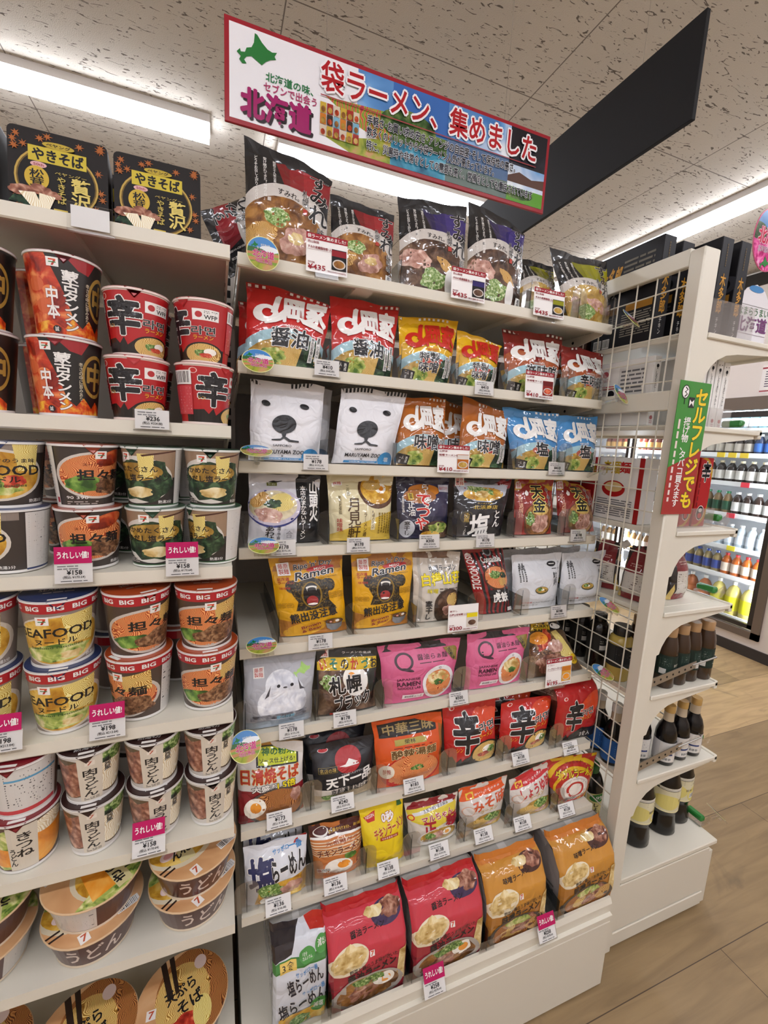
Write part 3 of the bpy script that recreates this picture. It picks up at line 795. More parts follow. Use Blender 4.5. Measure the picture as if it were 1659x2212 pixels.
QD = {  # shelf, y of the base, lean, x of BL BR TR TL, left and right height
    'a1': ('1', 0.172, 10, 0.017, 0.168, 0.187, 0.017, 0.233, 0.213),
    'a2': ('1', 0.172, 10, 0.179, 0.313, 0.323, 0.182, 0.165, 0.155),
    'a3': ('1', 0.172, 10, 0.331, 0.489, 0.501, 0.331, 0.198, 0.214),
    'a4': ('1', 0.172, 10, 0.495, 0.642, 0.668, 0.506, 0.229, 0.223),
    'a5': ('1', 0.200, 22, 0.658, 0.795, 0.805, 0.688, 0.167, 0.161),
    'a6': ('1', 0.172, 10, 0.798, 0.927, 0.928, 0.735, 0.159, 0.175),
    'b1': ('2', 0.175, 10, 0.015, 0.164, 0.198, 0.021, 0.190, 0.173),
    'b2': ('2', 0.175, 10, 0.189, 0.325, 0.346, 0.188, 0.159, 0.174),
    'b3': ('2', 0.175, 10, 0.343, 0.467, 0.497, 0.343, 0.142, 0.155),
    'b4': ('2', 0.175, 10, 0.482, 0.591, 0.620, 0.493, 0.130, 0.128),
    'b5': ('2', 0.175, 10, 0.625, 0.775, 0.812, 0.620, 0.153, 0.174),
    'b6': ('2', 0.175, 10, 0.805, 0.938, 0.949, 0.800, 0.137, 0.131),
    'c1': ('3', 0.157, 10, 0.023, 0.165, 0.179, 0.027, 0.170, 0.176),
    'c2': ('3', 0.147, 10, 0.187, 0.323, 0.365, 0.213, 0.185, 0.166),
    'c3': ('3', 0.157, 10, 0.331, 0.463, 0.469, 0.353, 0.153, 0.157),
    'c4': ('3', 0.157, 10, 0.494, 0.626, 0.649, 0.515, 0.150, 0.140),
    'c5': ('3', 0.157, 10, 0.658, 0.793, 0.806, 0.628, 0.150, 0.146),
    'c6': ('3', 0.157, 10, 0.793, 0.923, 0.941, 0.803, 0.143, 0.147),
    'd1': ('4', 0.140, 10, 0.020, 0.166, 0.170, 0.023, 0.151, 0.150),
    'd3': ('4', 0.140, 10, 0.189, 0.327, 0.338, 0.183, 0.148, 0.149),
    'd4': ('4', 0.140, 10, 0.346, 0.473, 0.482, 0.344, 0.147, 0.147),
    'd5': ('4', 0.140, 10, 0.490, 0.625, 0.662, 0.494, 0.145, 0.146),
    'd6': ('4', 0.140, 10, 0.664, 0.785, 0.796, 0.672, 0.146, 0.148),
    'd7': ('4', 0.150, 10, 0.818, 0.945, 0.935, 0.812, 0.148, 0.144),
    'e1': ('5', 0.117, 10, 0.084, 0.228, 0.218, 0.060, 0.167, 0.168),
    'e2': ('5', 0.117, 10, 0.239, 0.373, 0.396, 0.239, 0.172, 0.163),
    'e3': ('5', 0.117, 10, 0.389, 0.502, 0.518, 0.387, 0.164, 0.158),
    'e4': ('5', 0.122, 10, 0.571, 0.669, 0.643, 0.521, 0.168, 0.164),
    'e5': ('5', 0.127, 10, 0.673, 0.816, 0.840, 0.675, 0.138, 0.139),
    'e6': ('5', 0.127, 10, 0.824, 0.974, 0.998, 0.843, 0.137, 0.137),
    'f1': ('6', 0.082, 10, 0.008, 0.146, 0.158, 0.010, 0.142, 0.138),
    'f2': ('6', 0.082, 10, 0.157, 0.292, 0.294, 0.160, 0.142, 0.127),
    'f3': ('6', 0.082, 10, 0.312, 0.484, 0.512, 0.297, 0.131, 0.125),
    'f4': ('6', 0.082, 10, 0.519, 0.680, 0.719, 0.529, 0.132, 0.129),
    'f5': ('6', 0.082, 30, 0.708, 0.894, 0.853, 0.760, 0.124, 0.116),
    'g1': ('7', 0.056, 10, -0.002, 0.129, 0.130, -0.005, 0.158, 0.137),
    'g2': ('7', 0.061, 10, 0.154, 0.281, 0.295, 0.144, 0.121, 0.117),
    'g3': ('7', 0.056, 10, 0.295, 0.460, 0.463, 0.284, 0.148, 0.143),
    'g4': ('7', 0.066, 10, 0.472, 0.619, 0.621, 0.468, 0.148, 0.145),
    'g5': ('7', 0.066, 10, 0.626, 0.773, 0.807, 0.638, 0.125, 0.134),
    'g6': ('7', 0.056, 10, 0.803, 0.933, 0.975, 0.822, 0.150, 0.121),
    'h1': ('8', 0.024, 10, 0.010, 0.131, 0.135, 0.007, 0.116, 0.109),
    'h2': ('8', 0.034, 10, 0.153, 0.257, 0.262, 0.139, 0.114, 0.107),
    'h3': ('8', 0.024, 10, 0.263, 0.357, 0.356, 0.250, 0.133, 0.133),
    'h4': ('8', 0.039, 10, 0.378, 0.503, 0.508, 0.366, 0.103, 0.096),
    'h5': ('8', 0.039, 10, 0.512, 0.631, 0.655, 0.511, 0.101, 0.103),
    'h6': ('8', 0.034, 10, 0.656, 0.783, 0.785, 0.658, 0.094, 0.120),
    'h7': ('8', 0.034, 10, 0.790, 0.911, 0.956, 0.777, 0.122, 0.104)
}
def B(k, name, base, design, label, **kw): return make_bag(name, QD[k], base, design, label, **kw)

# top shelf ------------------------------------------------------------
def fallen():
    U = Vector((-.84, 0, -.42)); R = Vector((-.42, .0, .84)); c = Vector((.036, .06, .092)); w, h = .135, .17
    pts = [c - R * w / 2 - U * h / 2, c + R * w / 2 - U * h / 2, c + R * w / 2 + U * h / 2 + Vector((0, .02, 0)), c - R * w / 2 + U * h / 2 + Vector((0, .02, 0))]
    S, Bk = bag_surface(pts, .02, 3.3, .003)
    mb = MB(); S.skin(mb, M('1b1b1e')); Bk.skin(mb, M('1b1b1e')); S.prints(mb, S_miso())
    tag(mb.build('ramen_bag', loc=(.0, .2, SH['1'][1] + .0005), angle=70), 'red and black ramen bag fallen sideways in the gap left of the top shelf', 'noodle bag')
fallen()
B('a1', 'ramen_bag', '1b1b1e', S_miso(), 'large red and black ramen bag standing first at left of the top shelf', flop=.02)
B('a2', 'ramen_bag', '1b1b1e', S_miso(), 'shorter red and black ramen bag right behind the leftmost red price card', seed=4.2)
B('a3', 'ramen_bag', '1b1b1e', S_shoyu(), 'purple and black ramen bag, left one of the purple pair on top shelf')
B('a4', 'ramen_bag', '1b1b1e', S_shoyu(), 'purple and black ramen bag, right one of the purple pair on top shelf', flop=.03)
B('a5', 'ramen_bag', '1b1b1e', S_shio(), 'yellow and black ramen bag slumped back behind the rightmost top shelf card', crink=.004)
B('a6', 'ramen_bag', '1b1b1e', S_shio(), 'yellow and black ramen bag standing at the right end of top shelf', flop=-.015)
# second shelf ---------------------------------------------------------
b1 = B('b1', 'ramen_bag', 'c4201e', yama('a41a1a', Wt, '醤油'), 'large bright red ramen bag with white brush characters, leftmost on second shelf', flop=.02)
B('b2', 'ramen_bag', 'c4201e', yama('a41a1a', Wt, '醤油'), 'smaller bright red ramen bag beside the yellow one on second shelf')
B('b3', 'ramen_bag', 'e6b414', yama('c89a14', 'c8281c', '特製\n味噌', '@red'), 'yellow ramen bag with red brush characters standing flat, left yellow one')
B('b4', 'ramen_bag', 'e6b414', yama('c89a14', 'c8281c', '特製\n味噌', '@red'), 'yellow ramen bag with red brush characters partly hidden, right yellow one', flop=.02)
B('b5', 'ramen_bag', '8c241e', yama('6a1a1a', Wt, '辛味噌', '@red', 'a8501e'), 'dark red ramen bag behind the price card on second shelf')
b6 = B('b6', 'ramen_bag', '8c241e', yama('6a1a1a', Wt, '辛味噌', '@red', 'a8501e'), 'dark red ramen bag at the right end of second shelf')
# third shelf ----------------------------------------------------------
c1 = B('c1', 'ramen_bag', 'e4e4e8', polar(), 'white ramen bag with polar bear face, left one of two on third shelf', style='soft')
B('c2', 'ramen_bag', 'e4e4e8', polar(), 'white ramen bag with polar bear face, right one beside the orange bag', style='soft', crink=.0034)
B('c3', 'ramen_bag', 'b4641c', yama('b4641c', Wt, '味噌', '@red'), 'orange brown ramen bag next to the polar bear bag on third shelf')
c4 = B('c4', 'ramen_bag', 'b4641c', yama('9c541c', Wt, '味噌', '@red'), 'orange brown ramen bag beside the blue bags on third shelf', flop=-.02)
B('c5', 'ramen_bag', '4a90cc', yama('4a90cc', Wt, '塩', 'b8604c'), 'light blue ramen bag with white brush characters, left one of two')
B('c6', 'ramen_bag', '4a90cc', yama('4a90cc', Wt, '塩', 'b8604c'), 'light blue ramen bag with white brush characters at right end of third shelf')
# fourth shelf ---------------------------------------------------------
B('d1', 'ramen_bag', 'd8d8de', [('P', [(.66, 0), (1, 0), (1, 1), (.64, 1)], '17171a'), ('E', .34, .96, .16, .09, K), ('T', '味噌', .27, .91, .41, .98, Wt), ('R', .24, .82, .38, .87, '6a7030'), ('T', 'ラーメン', .26, .83, .36, .86, Wt),
    ('E', .34, .5, .36, .28, '2a3478'), ('E', .34, .52, .36, .27, 'c8c0d0'), ('E', .33, .53, .32, .22, '@bpale'), ('E', .44, .58, .17, .13, '@ynoodle'), ('E', .16, .62, .13, .09, '@menma', 25), ('E', .26, .4, .18, .1, '@pork', -10), ('E', .32, .56, .12, .06, '@dgreen'),
    ('T', 'あわせ', .22, .04, .34, .24, K, dict(vert=True, b=.04)), ('T', '味噌×塩×醤油', .38, .03, .43, .24, K, dict(vert=True)), ('R', .48, .05, .62, .2, 'c6c6cc'), ('T', '合', .5, .07, .6, .18, '8a8a90'),
    ('T', '山頭火', .83, .3, .96, .9, Wt, dict(vert=True, b=.05)), ('T', '本店のまかないラーメン', .7, .05, .78, .82, Wt, dict(vert=True, b=.02))], 'white and black ramen bag with large noodle bowl, leftmost on fourth shelf')
B('d3', 'ramen_bag', 'e0d6ae', [('P', [(0, 0), (1, 0), (1, .45), (.3, .2), (0, .1)], 'd8b848'), ('E', .74, .78, .3, .3, '5a3a28'), ('E', .74, .79, .26, .24, '@byel'), ('E', .8, .8, .09, .08, '@egg'), ('E', .81, .8, .04, .04, '@yolk'), ('E', .66, .84, .14, .08, '@noodle'),
    ('T', '二代目', .26, .68, .31, .84, '6a6030', dict(vert=True)), ('T', '月見軒', .26, .02, .46, .64, '4a3014', dict(vert=True, b=.01)), ('R', .13, .4, .18, .68, 'd4c69a'), ('T', '熟成乾燥麺', .13, .4, .17, .68, '4a4024', dict(vert=True)), ('T', '味噌味', .1, .14, .18, .34, 'b8281c', dict(vert=True)),
    ('T', 'ラーメン通', .5, .06, .56, .42, '4a3014', dict(vert=True)), ('R', .62, .16, .69, .48, 'e8dcae'), ('T', '札幌の名店', .63, .18, .68, .46, '4a3014', dict(vert=True)), ('V', .74, .1, .98, .42, 5, '8a7020')] + stamp(.06, .84, .15), 'cream and gold ramen bag with round bowl photo on fourth shelf')
B('d4', 'ramen_bag', '20203c', [('P', [(.3, .9), (1, .9), (1, .35), (.2, .35)], '33304e'), ('E', .5, .78, .3, .1, 'c87c28'), ('E', .4, .68, .3, .12, 'a86a34'), ('T', 'らーめん', .44, .46, .6, .88, Wt, dict(vert=True, o=K, ow=.04, b=.03)), ('T', 'てつや', .3, .14, .56, .7, 'c8281c', dict(vert=True, o=Wt, ow=.06, b=.06, rot=-6)),
    ('R', .18, .62, .27, .73, 'd0b040'), ('T', '豚骨', .2, .63, .25, .72, K, dict(vert=True)), ('T', '正油', .16, .36, .28, .6, Wt, dict(vert=True)), ('T', '札幌豚骨正油の王様', .07, .42, .11, .68, Wt, dict(vert=True)), ('E', .14, .16, .13, .14, 'c8ccd4'), ('T', '寒干し', .09, .06, .19, .28, K, dict(vert=True, b=.03)), ('E', .72, .12, .3, .16, '@bdark'), ('E', .74, .16, .2, .1, '@veg'), ('E', .6, .06, .2, .06, '@byel'), ('R', .78, .75, .98, .87, 'b8b8c4'), ('T', '味のてつや', .8, .78, .96, .84, 'b8281c')], 'navy and orange ramen bag with large red characters on fourth shelf')
B('d5', 'ramen_bag', '1c1b20', [('R', 0, .86, 1, 1, '6e1420'), ('E', .55, .88, .5, .1, '8a1a24'), ('P', [(.03, .88), (.5, .98), (.95, .88), (.92, .7), (.6, .58), (.3, .6), (.08, .74)], 'c4cad8'), ('E', .5, .72, .37, .12, '@byel'), ('E', .46, .78, .26, .06, '@negi', -10), ('E', .46, .72, .12, .06, '@gyoza'),
    ('T', 'ラーメン工房', .36, .545, .64, .575, 'd0b048'), ('T', '北浜商店', .28, .46, .76, .53, 'd8b84c'), ('E', .18, .33, .11, .1, '4a4428'), ('E', .18, .33, .095, .085, '1c1b20'), ('T', '函館', .13, .25, .22, .4, 'c8a848', dict(vert=True)), ('T', '塩', .24, .0, .62, .38, Wt, dict(b=.05, rot=6)), ('T', 'とん', .7, .16, .84, .44, Wt, dict(vert=True, b=.04)), ('T', '一人前', .16, .03, .2, .18, Wt, dict(vert=True))] + stamp(.02, .86, .15), 'black ramen bag with crimson top and lens shaped soup photo, fourth shelf')
def tenkin(): return [('R', 0, .8, 1, 1, 'b88a20'), ('E', .5, .5, .5, .45, '8c2018'), ('R', .02, .05, .2, .8, '8c2420'), ('T', '北海道旭川', .06, .3, .14, .74, 'f0c0a0', dict(vert=True)), ('E', .55, .26, .4, .34, '5a2c14'), ('E', .55, .28, .37, .31, '@bmiso'), ('E', .56, .2, .22, .17, '@pork'), ('R', .55, .08, .56, .36, '6a4030'), ('E', .56, .44, .2, .1, '@noodle'), ('E', .3, .28, .1, .12, '@green'),
    ('T', '天金', .36, .4, .68, .88, K, dict(vert=True, o='f0e078', ow=.07, b=.05)), ('T', 'らーめんや', .74, .5, .84, .84, K, dict(vert=True, o=Wt, ow=.05, b=.02)), ('P', [(.2, .74), (.26, .8), (.3, .75), (.27, .7), (.22, .69)], Wt)] + stamp(.02, .83, .14)
B('d6', 'ramen_bag', 'a02a20', tenkin(), 'red and gold ramen bag with brown soup bowl, left one of two on fourth shelf')
B('d7', 'ramen_bag', 'a02a20', tenkin(), 'red and gold ramen bag twisted at right end of fourth shelf', crink=.005, flop=.03)
# fifth shelf ----------------------------------------------------------
B('e1', 'ramen_bag', 'e2a80c', bear(), 'yellow ramen bag with roaring bear, left one of two on fifth shelf', style='soft')
B('e2', 'ramen_bag', 'e2a80c', bear(), 'yellow ramen bag with roaring bear, right one of two on fifth shelf', style='soft', crink=.002)
def shirakaba(): return [('R', 0, .9, 1, 1, '7c5a40'), ('R', .08, 0, .14, .9, 'b4aea4'), ('R', .3, 0, .37, .9, 'c4beb4'), ('R', .6, .4, .66, .9, 'bcb6ac'), ('T', '札幌ラーメン', .3, .7, .9, .8, K, dict(o=Wt, ow=.05, b=.03, rot=4)), ('T', '白樺山荘', .13, .52, .98, .69, 'f0dc1c', dict(o=K, ow=.03, b=.06, rot=3)), ('T', '味噌', .24, .4, .46, .47, 'e8d41c', dict(o=K, ow=.02)), ('L', .5, .4, .95, .48, 2, '6a6460'),
    ('E', .72, .2, .34, .26, '3c2a1c'), ('E', .74, .22, .29, .21, '@bdark'), ('E', .8, .3, .14, .1, '@noodle'), ('E', .7, .16, .12, .08, '@pork'), ('T', '寒干し', .2, .03, .34, .3, K, dict(vert=True, b=.04)), ('T', 'ラーメン', .4, .04, .46, .26, K, dict(vert=True))]
e3 = B('e3', 'ramen_bag', 'd2cabe', shirakaba(), 'grey white ramen bag with bold yellow lettering beside the bear bags')
def cons():
    d = [('R', 0, 0, 1, 1, '8c1a1c')]
    for k in range(7): d.append(('R', .18 + .12 * k, 0, .24 + .12 * k, 1, '17161a'))
    return d + [('R', 0, 0, .16, 1, 'a01e20'), ('T', 'MISO NOODLE', .03, .35, .15, .98, Wt, dict(vert=False, rot=0)) if False else ('T', 'MISO NOODLE', -.31, .6, .49, .7, Wt, dict(rot=-90, b=.03)), ('E', .58, .92, .1, .07, '8a8a8e'), ('E', .58, .92, .07, .05, '2a2a2c'),
        ('T', 'Consadole', .34, .76, .86, .85, Wt, dict(b=.04, o='17161a', ow=.03, rot=4)), ('E', .62, .53, .36, .19, '4a2414'), ('E', .62, .54, .33, .16, '@rnoodle'), ('E', .56, .58, .15, .06, '@green'), ('E', .78, .57, .1, .05, '@dgreen'), ('E', .74, .48, .1, .06, '@menma'), ('P', [(.3, .36), (.95, .36), (.95, .18), (.3, .18)], '17161a'), ('T', '麺や', .52, .32, .62, .36, Wt), ('T', '虎鉄', .38, .18, .82, .32, Wt, dict(b=.06)), ('R', .8, .02, .96, .08, Wt)]
B('e4', 'ramen_bag', '8c1a1c', cons(), 'narrow red and black striped ramen bag leaning on fifth shelf', seal=.02)
def ippo(): return [('E', .78, .8, .1, .05, K), ('R', .72, .795, .84, .808, Wt), ('T', '一粒庵', .76, .4, .88, .72, '2a2a2a', dict(vert=True)), ('T', 'ラーメン', .91, .64, .95, .84, K, dict(vert=True)), ('V', .08, .5, .22, .8, 3, '4a4a4a'), ('V', .09, .72, .2, .84, 2, K), ('E', .5, .34, .14, .07, '4a4a34'), ('E', .5, .35, .125, .055, '@bclear'), ('E', .52, .35, .03, .02, '@egg'), ('E', .46, .36, .05, .03, '@green'),
    ('T', '北海道産', .12, .11, .34, .14, 'b8281c'), ('T', 'にんにくパウダー使用', .36, .11, .9, .14, '2a2a2a'), ('T', '味噌ラーメン', .1, .06, .48, .09, '2a2a2a')]
e5 = B('e5', 'ramen_bag', 'd6d8dc', ippo(), 'plain silver white ramen bag with small bowl, left one of two', style='soft', crink=.0035, D=.026)
e6 = B('e6', 'ramen_bag', 'd6d8dc', ippo(), 'plain silver white ramen bag with small bowl at right end of fifth shelf', style='soft', crink=.005, D=.026)
# sixth shelf ----------------------------------------------------------
HOK = [(.0, .3), (.08, .42), (.1, .33), (.2, .36), (.24, .5), (.36, .56), (.42, .72), (.44, 1.), (.5, .98), (.62, .8), (.76, .66), (.88, .62), (1., .66), (.94, .52), (.98, .44), (.84, .38), (.72, .28), (.62, .14), (.52, .2), (.36, .3), (.24, .24), (.18, .14), (.24, .04), (.14, .0), (.06, .1), (.1, .2)]
def hok(u, v, w, h, c): return [('P', [(u + x * w, v + y * h) for x, y in HOK], c)]
B('f1', 'ramen_bag', 'b4b6be', [('R', 0, .88, 1, 1, 'a8acb4')] + hok(.68, .66, .26, .2, 'a8d470') + [('E', .54, .34, .36, .27, '@down'), ('E', .5, .6, .215, .19, '@down'), ('P', [(.26, .42), (.3, .62), (.38, .72), (.34, .44)], '@down'), ('P', [(.86, .42), (.82, .56), (.7, .7), (.7, .44)], '@down'), ('P', [(.28, .42), (.36, .6), (.34, .46)], '4a4a50'), ('P', [(.74, .66), (.8, .54), (.86, .5), (.78, .5)], '4a4a50'), ('E', .47, .58, .025, .022, K), ('E', .66, .58, .025, .022, K), ('E', .565, .555, .03, .012, '3a3a3e'),
    ('R', .1, .12, .9, .2, '@snow'), ('T', '雪の妖精', .46, .11, .72, .17, '8cc4e0', dict(b=.03)), ('R', .04, 0, .96, .1, '98a4b0')] + stamp(.12, .7, .15), 'clear silver ramen bag with fluffy white bird, leftmost on sixth shelf', style='soft')
B('f2', 'ramen_bag', '2c2c2c', [('R', .02, .02, .98, .78, '@bdark'), ('E', .2, .5, .16, .12, '@negi'), ('E', .62, .5, .2, .22, Wt), ('E', .55, .56, .16, .16, '@egg'), ('E', .54, .58, .07, .07, '@yolk'), ('P', [(.8, .74), (1, .78), (1, .3), (.84, .3)], '2a302c'), ('R', 0, .68, 1, .86, 'd8b428'), ('T', 'い', .04, .69, .14, .84, 'c03020', dict(b=.05)), ('T', 'そ', .2, .69, .32, .84, '1c7a68', dict(b=.05)), ('T', 'の', .38, .69, .5, .83, K, dict(b=.05)), ('T', 'か', .54, .69, .66, .84, 'c03020', dict(b=.05)), ('T', 'づ', .72, .69, .84, .84, '1c7a68', dict(b=.05)), ('T', 'お', .88, .69, .99, .84, K, dict(b=.05)),
    ('T', 'ラーメンの名店', .4, .91, .9, .95, Wt), ('T', '札幌', .17, .34, .7, .6, K, dict(o=Wt, ow=.06, b=.06, rot=4)), ('T', 'ブラック', .26, .1, .86, .34, K, dict(o=Wt, ow=.06, b=.06, rot=10)), ('R', .2, .02, .46, .05, 'b8281c')] + stamp(.02, .86, .17), 'black ramen bag with yellow banner of coloured kana on sixth shelf')
def pink(): return [('R', 0, .88, 1, 1, '2a2628'), ('E', .27, .7, .115, .14, '3c2430'), ('E', .27, .7, .085, .105, 'd8648c'), ('E', .3, .57, .08, .025, '3c2430', -12), ('T', '醤油らぁ麺', .44, .7, .84, .79, '4a2436'), ('L', .46, .64, .8, .67, 1, '4a2436'), ('T', 'JAPANESE', .16, .38, .46, .43, '4a1c30', dict(b=.02)), ('T', 'RAMEN', .16, .3, .46, .37, '4a1c30', dict(b=.05)), ('T', 'NOODLE LAB', .16, .245, .46, .285, '4a1c30', dict(b=.02)), ('R', .22, .07, .52, .15, 'efe4e8'), ('T', '賞味期限 26.11.10', .25, .09, .49, .13, '3a3a3a'),
    ('P', [(.78, .86), (.98, .88), (.98, .6), (.9, .66)], '8c7a34'), ('T', 'PREMIUM', .82, .7, .96, .78, K, dict(rot=-50)), ('E', .72, .3, .23, .29, 'e6e2e4'), ('E', .72, .29, .185, .23, '@rnoodle'), ('E', .71, .38, .15, .11, '@gyoza'), ('E', .72, .3, .07, .05, '@green_leaf'), ('T', 'Q', .7, .53, .74, .57, '6a6064')]
B('f3', 'ramen_bag', 'd4628c', pink(), 'wide pink ramen bag with white oval bowl, left one of two pink bags', style='soft')
B('f4', 'ramen_bag', 'd4628c', pink(), 'wide pink ramen bag with white oval bowl, right pink bag beside the curry bag', style='soft', crink=.0035)
B('f5', 'ramen_bag', '5a4430', [('R', 0, .8, .7, 1, 'd8b428'), ('T', 'SOUP\nCURRY\nRAMEN', .1, .78, .6, .98, K, dict(b=.03)), ('R', .6, .8, 1, 1, K), ('E', .78, .88, .16, .06, Wt), ('E', .4, .4, .4, .36, '@mince'), ('E', .3, .62, .22, .14, '@red', 40), ('E', .18, .66, .2, .12, '@yolk'), ('P', [(.56, .76), (.74, .8), (.9, .3), (.72, .26), (.6, .3)], '@ynoodle'), ('E', .4, .2, .3, .16, '@char'), ('E', .5, .5, .18, .12, '@pork'), ('E', .86, .22, .1, .1, 'e0b818'), ('T', '王様', .8, .17, .92, .26, K)], 'brown and yellow curry ramen bag leaning back at right of sixth shelf', crink=.004)
# seventh shelf --------------------------------------------------------
B('g1', 'noodle_bag', 'e0dcd8', [('R', 0, .93, 1, 1, 'b8801c'), ('R', 0, 0, 1, .42, '8a1a24'), ('R', .27, .7, .92, .95, K), ('R', .3, .72, .89, .93, 'c8d42c'), ('T', '神の粉末', .36, .83, .86, .92, '1c6a30', dict(b=.05)), ('T', 'ソース仕上げる!', .32, .74, .86, .8, K, dict(b=.02)), ('T', '日清焼そば', .05, .52, .92, .69, 'b8321c', dict(o='e8b84c', ow=.04, b=.06, rot=2)), ('T', '大盛り', .2, .41, .58, .5, Wt, dict(o=K, ow=.08, b=.05, rot=3)), ('T', '1.5倍', .58, .42, .86, .52, 'f0dc1c', dict(o=K, ow=.08, b=.05, rot=3)),
    ('E', .58, .18, .46, .26, '4a4240'), ('E', .58, .18, .4, .24, '@fried'), ('E', .24, .2, .17, .13, '@egg', 45), ('E', .25, .21, .08, .07, '@yolk', 30), ('E', .07, .06, .07, .07, '6a1420'), ('E', .86, .3, .08, .1, '@pork')], 'white and dark red fried noodle bag with egg photo, leftmost on seventh shelf')
def tenka(): return [('E', .55, .68, .21, .21, 'b02a30'), ('P', [(.4, .6), (.5, .62), (.56, .7), (.7, .64), (.72, .6), (.5, .58)], Wt), ('E', .18, .87, .08, .04, 'e8d8d8'), ('E', .18, .87, .07, .034, 'b82c34'), ('R', .08, .52, .37, .62, '8a7a3c'), ('R', .085, .525, .365, .615, '1b1b20'), ('T', '名店の味', .1, .53, .35, .6, 'c8b060'), ('T', 'TENKAIPPIN', .42, .45, .78, .49, 'a8a8ac', dict(rot=3)), ('T', '天下一品', .18, .28, .95, .46, Wt, dict(b=.07, rot=5)), ('P', [(0, 0), (1, 0), (1, .22), (0, .2)], 'b4a488'), ('P', [(0, .1), (1, .2), (1, .26), (0, .22)], 'ddd6cc'), ('T', '京都濃厚鶏白湯', .26, .14, .92, .25, K, dict(b=.03, rot=4)), ('E', .24, .07, .14, .05, '@green')]
g2 = B('g2', 'ramen_bag', '1e1e24', tenka(), 'black ramen bag with red disc and white lettering on seventh shelf', style='soft')
B('g3', 'noodle_bag', 'd85418', [('R', .94, 0, 1, 1, '9c5a1c'), ('R', .06, .74, .9, .95, '17161a'), ('T', '中華三昧', .12, .77, .86, .92, 'a08a58', dict(b=.03)), ('R', .26, .62, .72, .7, 'b0a050'), ('T', '榮林', .4, .63, .56, .69, '3a3420'), ('L', .24, .57, .8, .6, 1, '7a1c10'), ('T', '酸辣湯麺', .2, .43, .86, .56, '6a4a24', dict(o='f0e0b0', ow=.05, b=.05)), ('P', [(.08, .3), (.16, .4), (.16, .08), (.08, .1)], Wt), ('E', .48, .2, .44, .26, 'b81c14'), ('E', .5, .22, .4, .24, '@rnoodle'), ('E', .56, .26, .1, .04, '@green'), ('E', .12, .26, .1, .1, 'e8e0d0'), ('T', '酸辣', .07, .22, .17, .3, 'a02c1c')], 'orange noodle bag with black name band and red soup on seventh shelf')
B('g4', 'ramen_bag', 'c01c1c', design_shin(), 'red ramen bag with huge black character, leftmost of three on seventh shelf')
g5 = B('g5', 'ramen_bag', 'c01c1c', design_shin(), 'creased red ramen bag with huge black character, middle one of three', crink=.0038, flop=.015)
# eighth shelf ---------------------------------------------------------
h1d = [('P', [(.84, 1), (1, 1), (1, .86), (.78, .88)], 'b8281c'), ('P', [(.55, 0), (1, 0), (1, .42), (.2, .24), (.14, 0)], '@byel'), ('T', 'サッポロ', .44, .79, .7, .87, '3c88c4', dict(b=.04, rot=8)), ('T', '一番', .7, .8, .92, .93, '3c88c4', dict(b=.05, rot=8)), ('T', '塩', .06, .28, .46, .78, '1c2458', dict(o=Wt, ow=.04, b=.07, rot=4)), ('T', 'らーめん', .42, .42, .97, .74, K, dict(o=Wt, ow=.04, b=.06, rot=10)),
    ('E', .62, .16, .42, .22, '@byel'), ('E', .4, .24, .2, .14, '@green'), ('E', .74, .2, .18, .12, '@pork'), ('E', .36, .06, .14, .09, '@egg'), ('E', .38, .05, .07, .05, '@yolk')]
h1 = B('h1', 'ramen_bag', 'dcdfe6', h1d, 'white ramen bag with big blue character, leftmost on eighth shelf')
B('h2', 'noodle_bag', 'c8783c', [('R', 0, .76, 1, 1, '4a1618'), ('R', 0, .74, 1, .78, Wt), ('T', 'お湯かけ3分、お湯', .34, .82, .96, .88, 'e8c048', dict(rot=4)), ('E', .2, .86, .14, .08, Wt), ('E', .2, .87, .12, .06, '4a1618')] + [('R', 0, .46 + .045 * k, 1, .478 + .045 * k, 'e8cfae') for k in range(6)] + [('T', '元祖鶏ガラ', .26, .64, .9, .7, '8a3414'), ('T', 'チキンラーメン', .08, .48, .96, .6, '6a1e10', dict(o='f0d8a8', ow=.05, b=.06, rot=4)), ('E', .5, .16, .46, .22, '@rnoodle'), ('E', .48, .24, .28, .16, '@egg'), ('E', .58, .28, .13, .07, '@yolk'), ('E', .72, .42, .12, .06, '@green_leaf'), ('R', .06, .16, .22, .24, Wt), ('E', .1, .2, .04, .03, 'a02c28'), ('T', 'WFP', .14, .18, .3, .24, K)], 'brown and orange striped noodle bag with egg photo on eighth shelf')
B('h3', 'noodle_bag', 'e8cc14', [('P', [(.06, .82), (.34, .9), (.3, .76), (.14, .74)], 'c82c24'), ('T', 'NISSIN', .1, .8, .3, .85, Wt, dict(rot=12)), ('R', .84, .88, 1, .99, '2c6a34'), ('T', '0秒', .46, .7, .74, .84, Wt, dict(o='b04414', ow=.06, b=.07)), ('T', 'チキンラーメン', .24, .54, .98, .68, 'b04414', dict(o='f4e48c', ow=.05, b=.06, rot=10)), ('R', .36, .47, .8, .52, 'b04414'), ('T', 'そのまま食べる', .4, .48, .76, .51, Wt)], 'plain bright yellow snack noodle bag with brown lettering on eighth shelf')
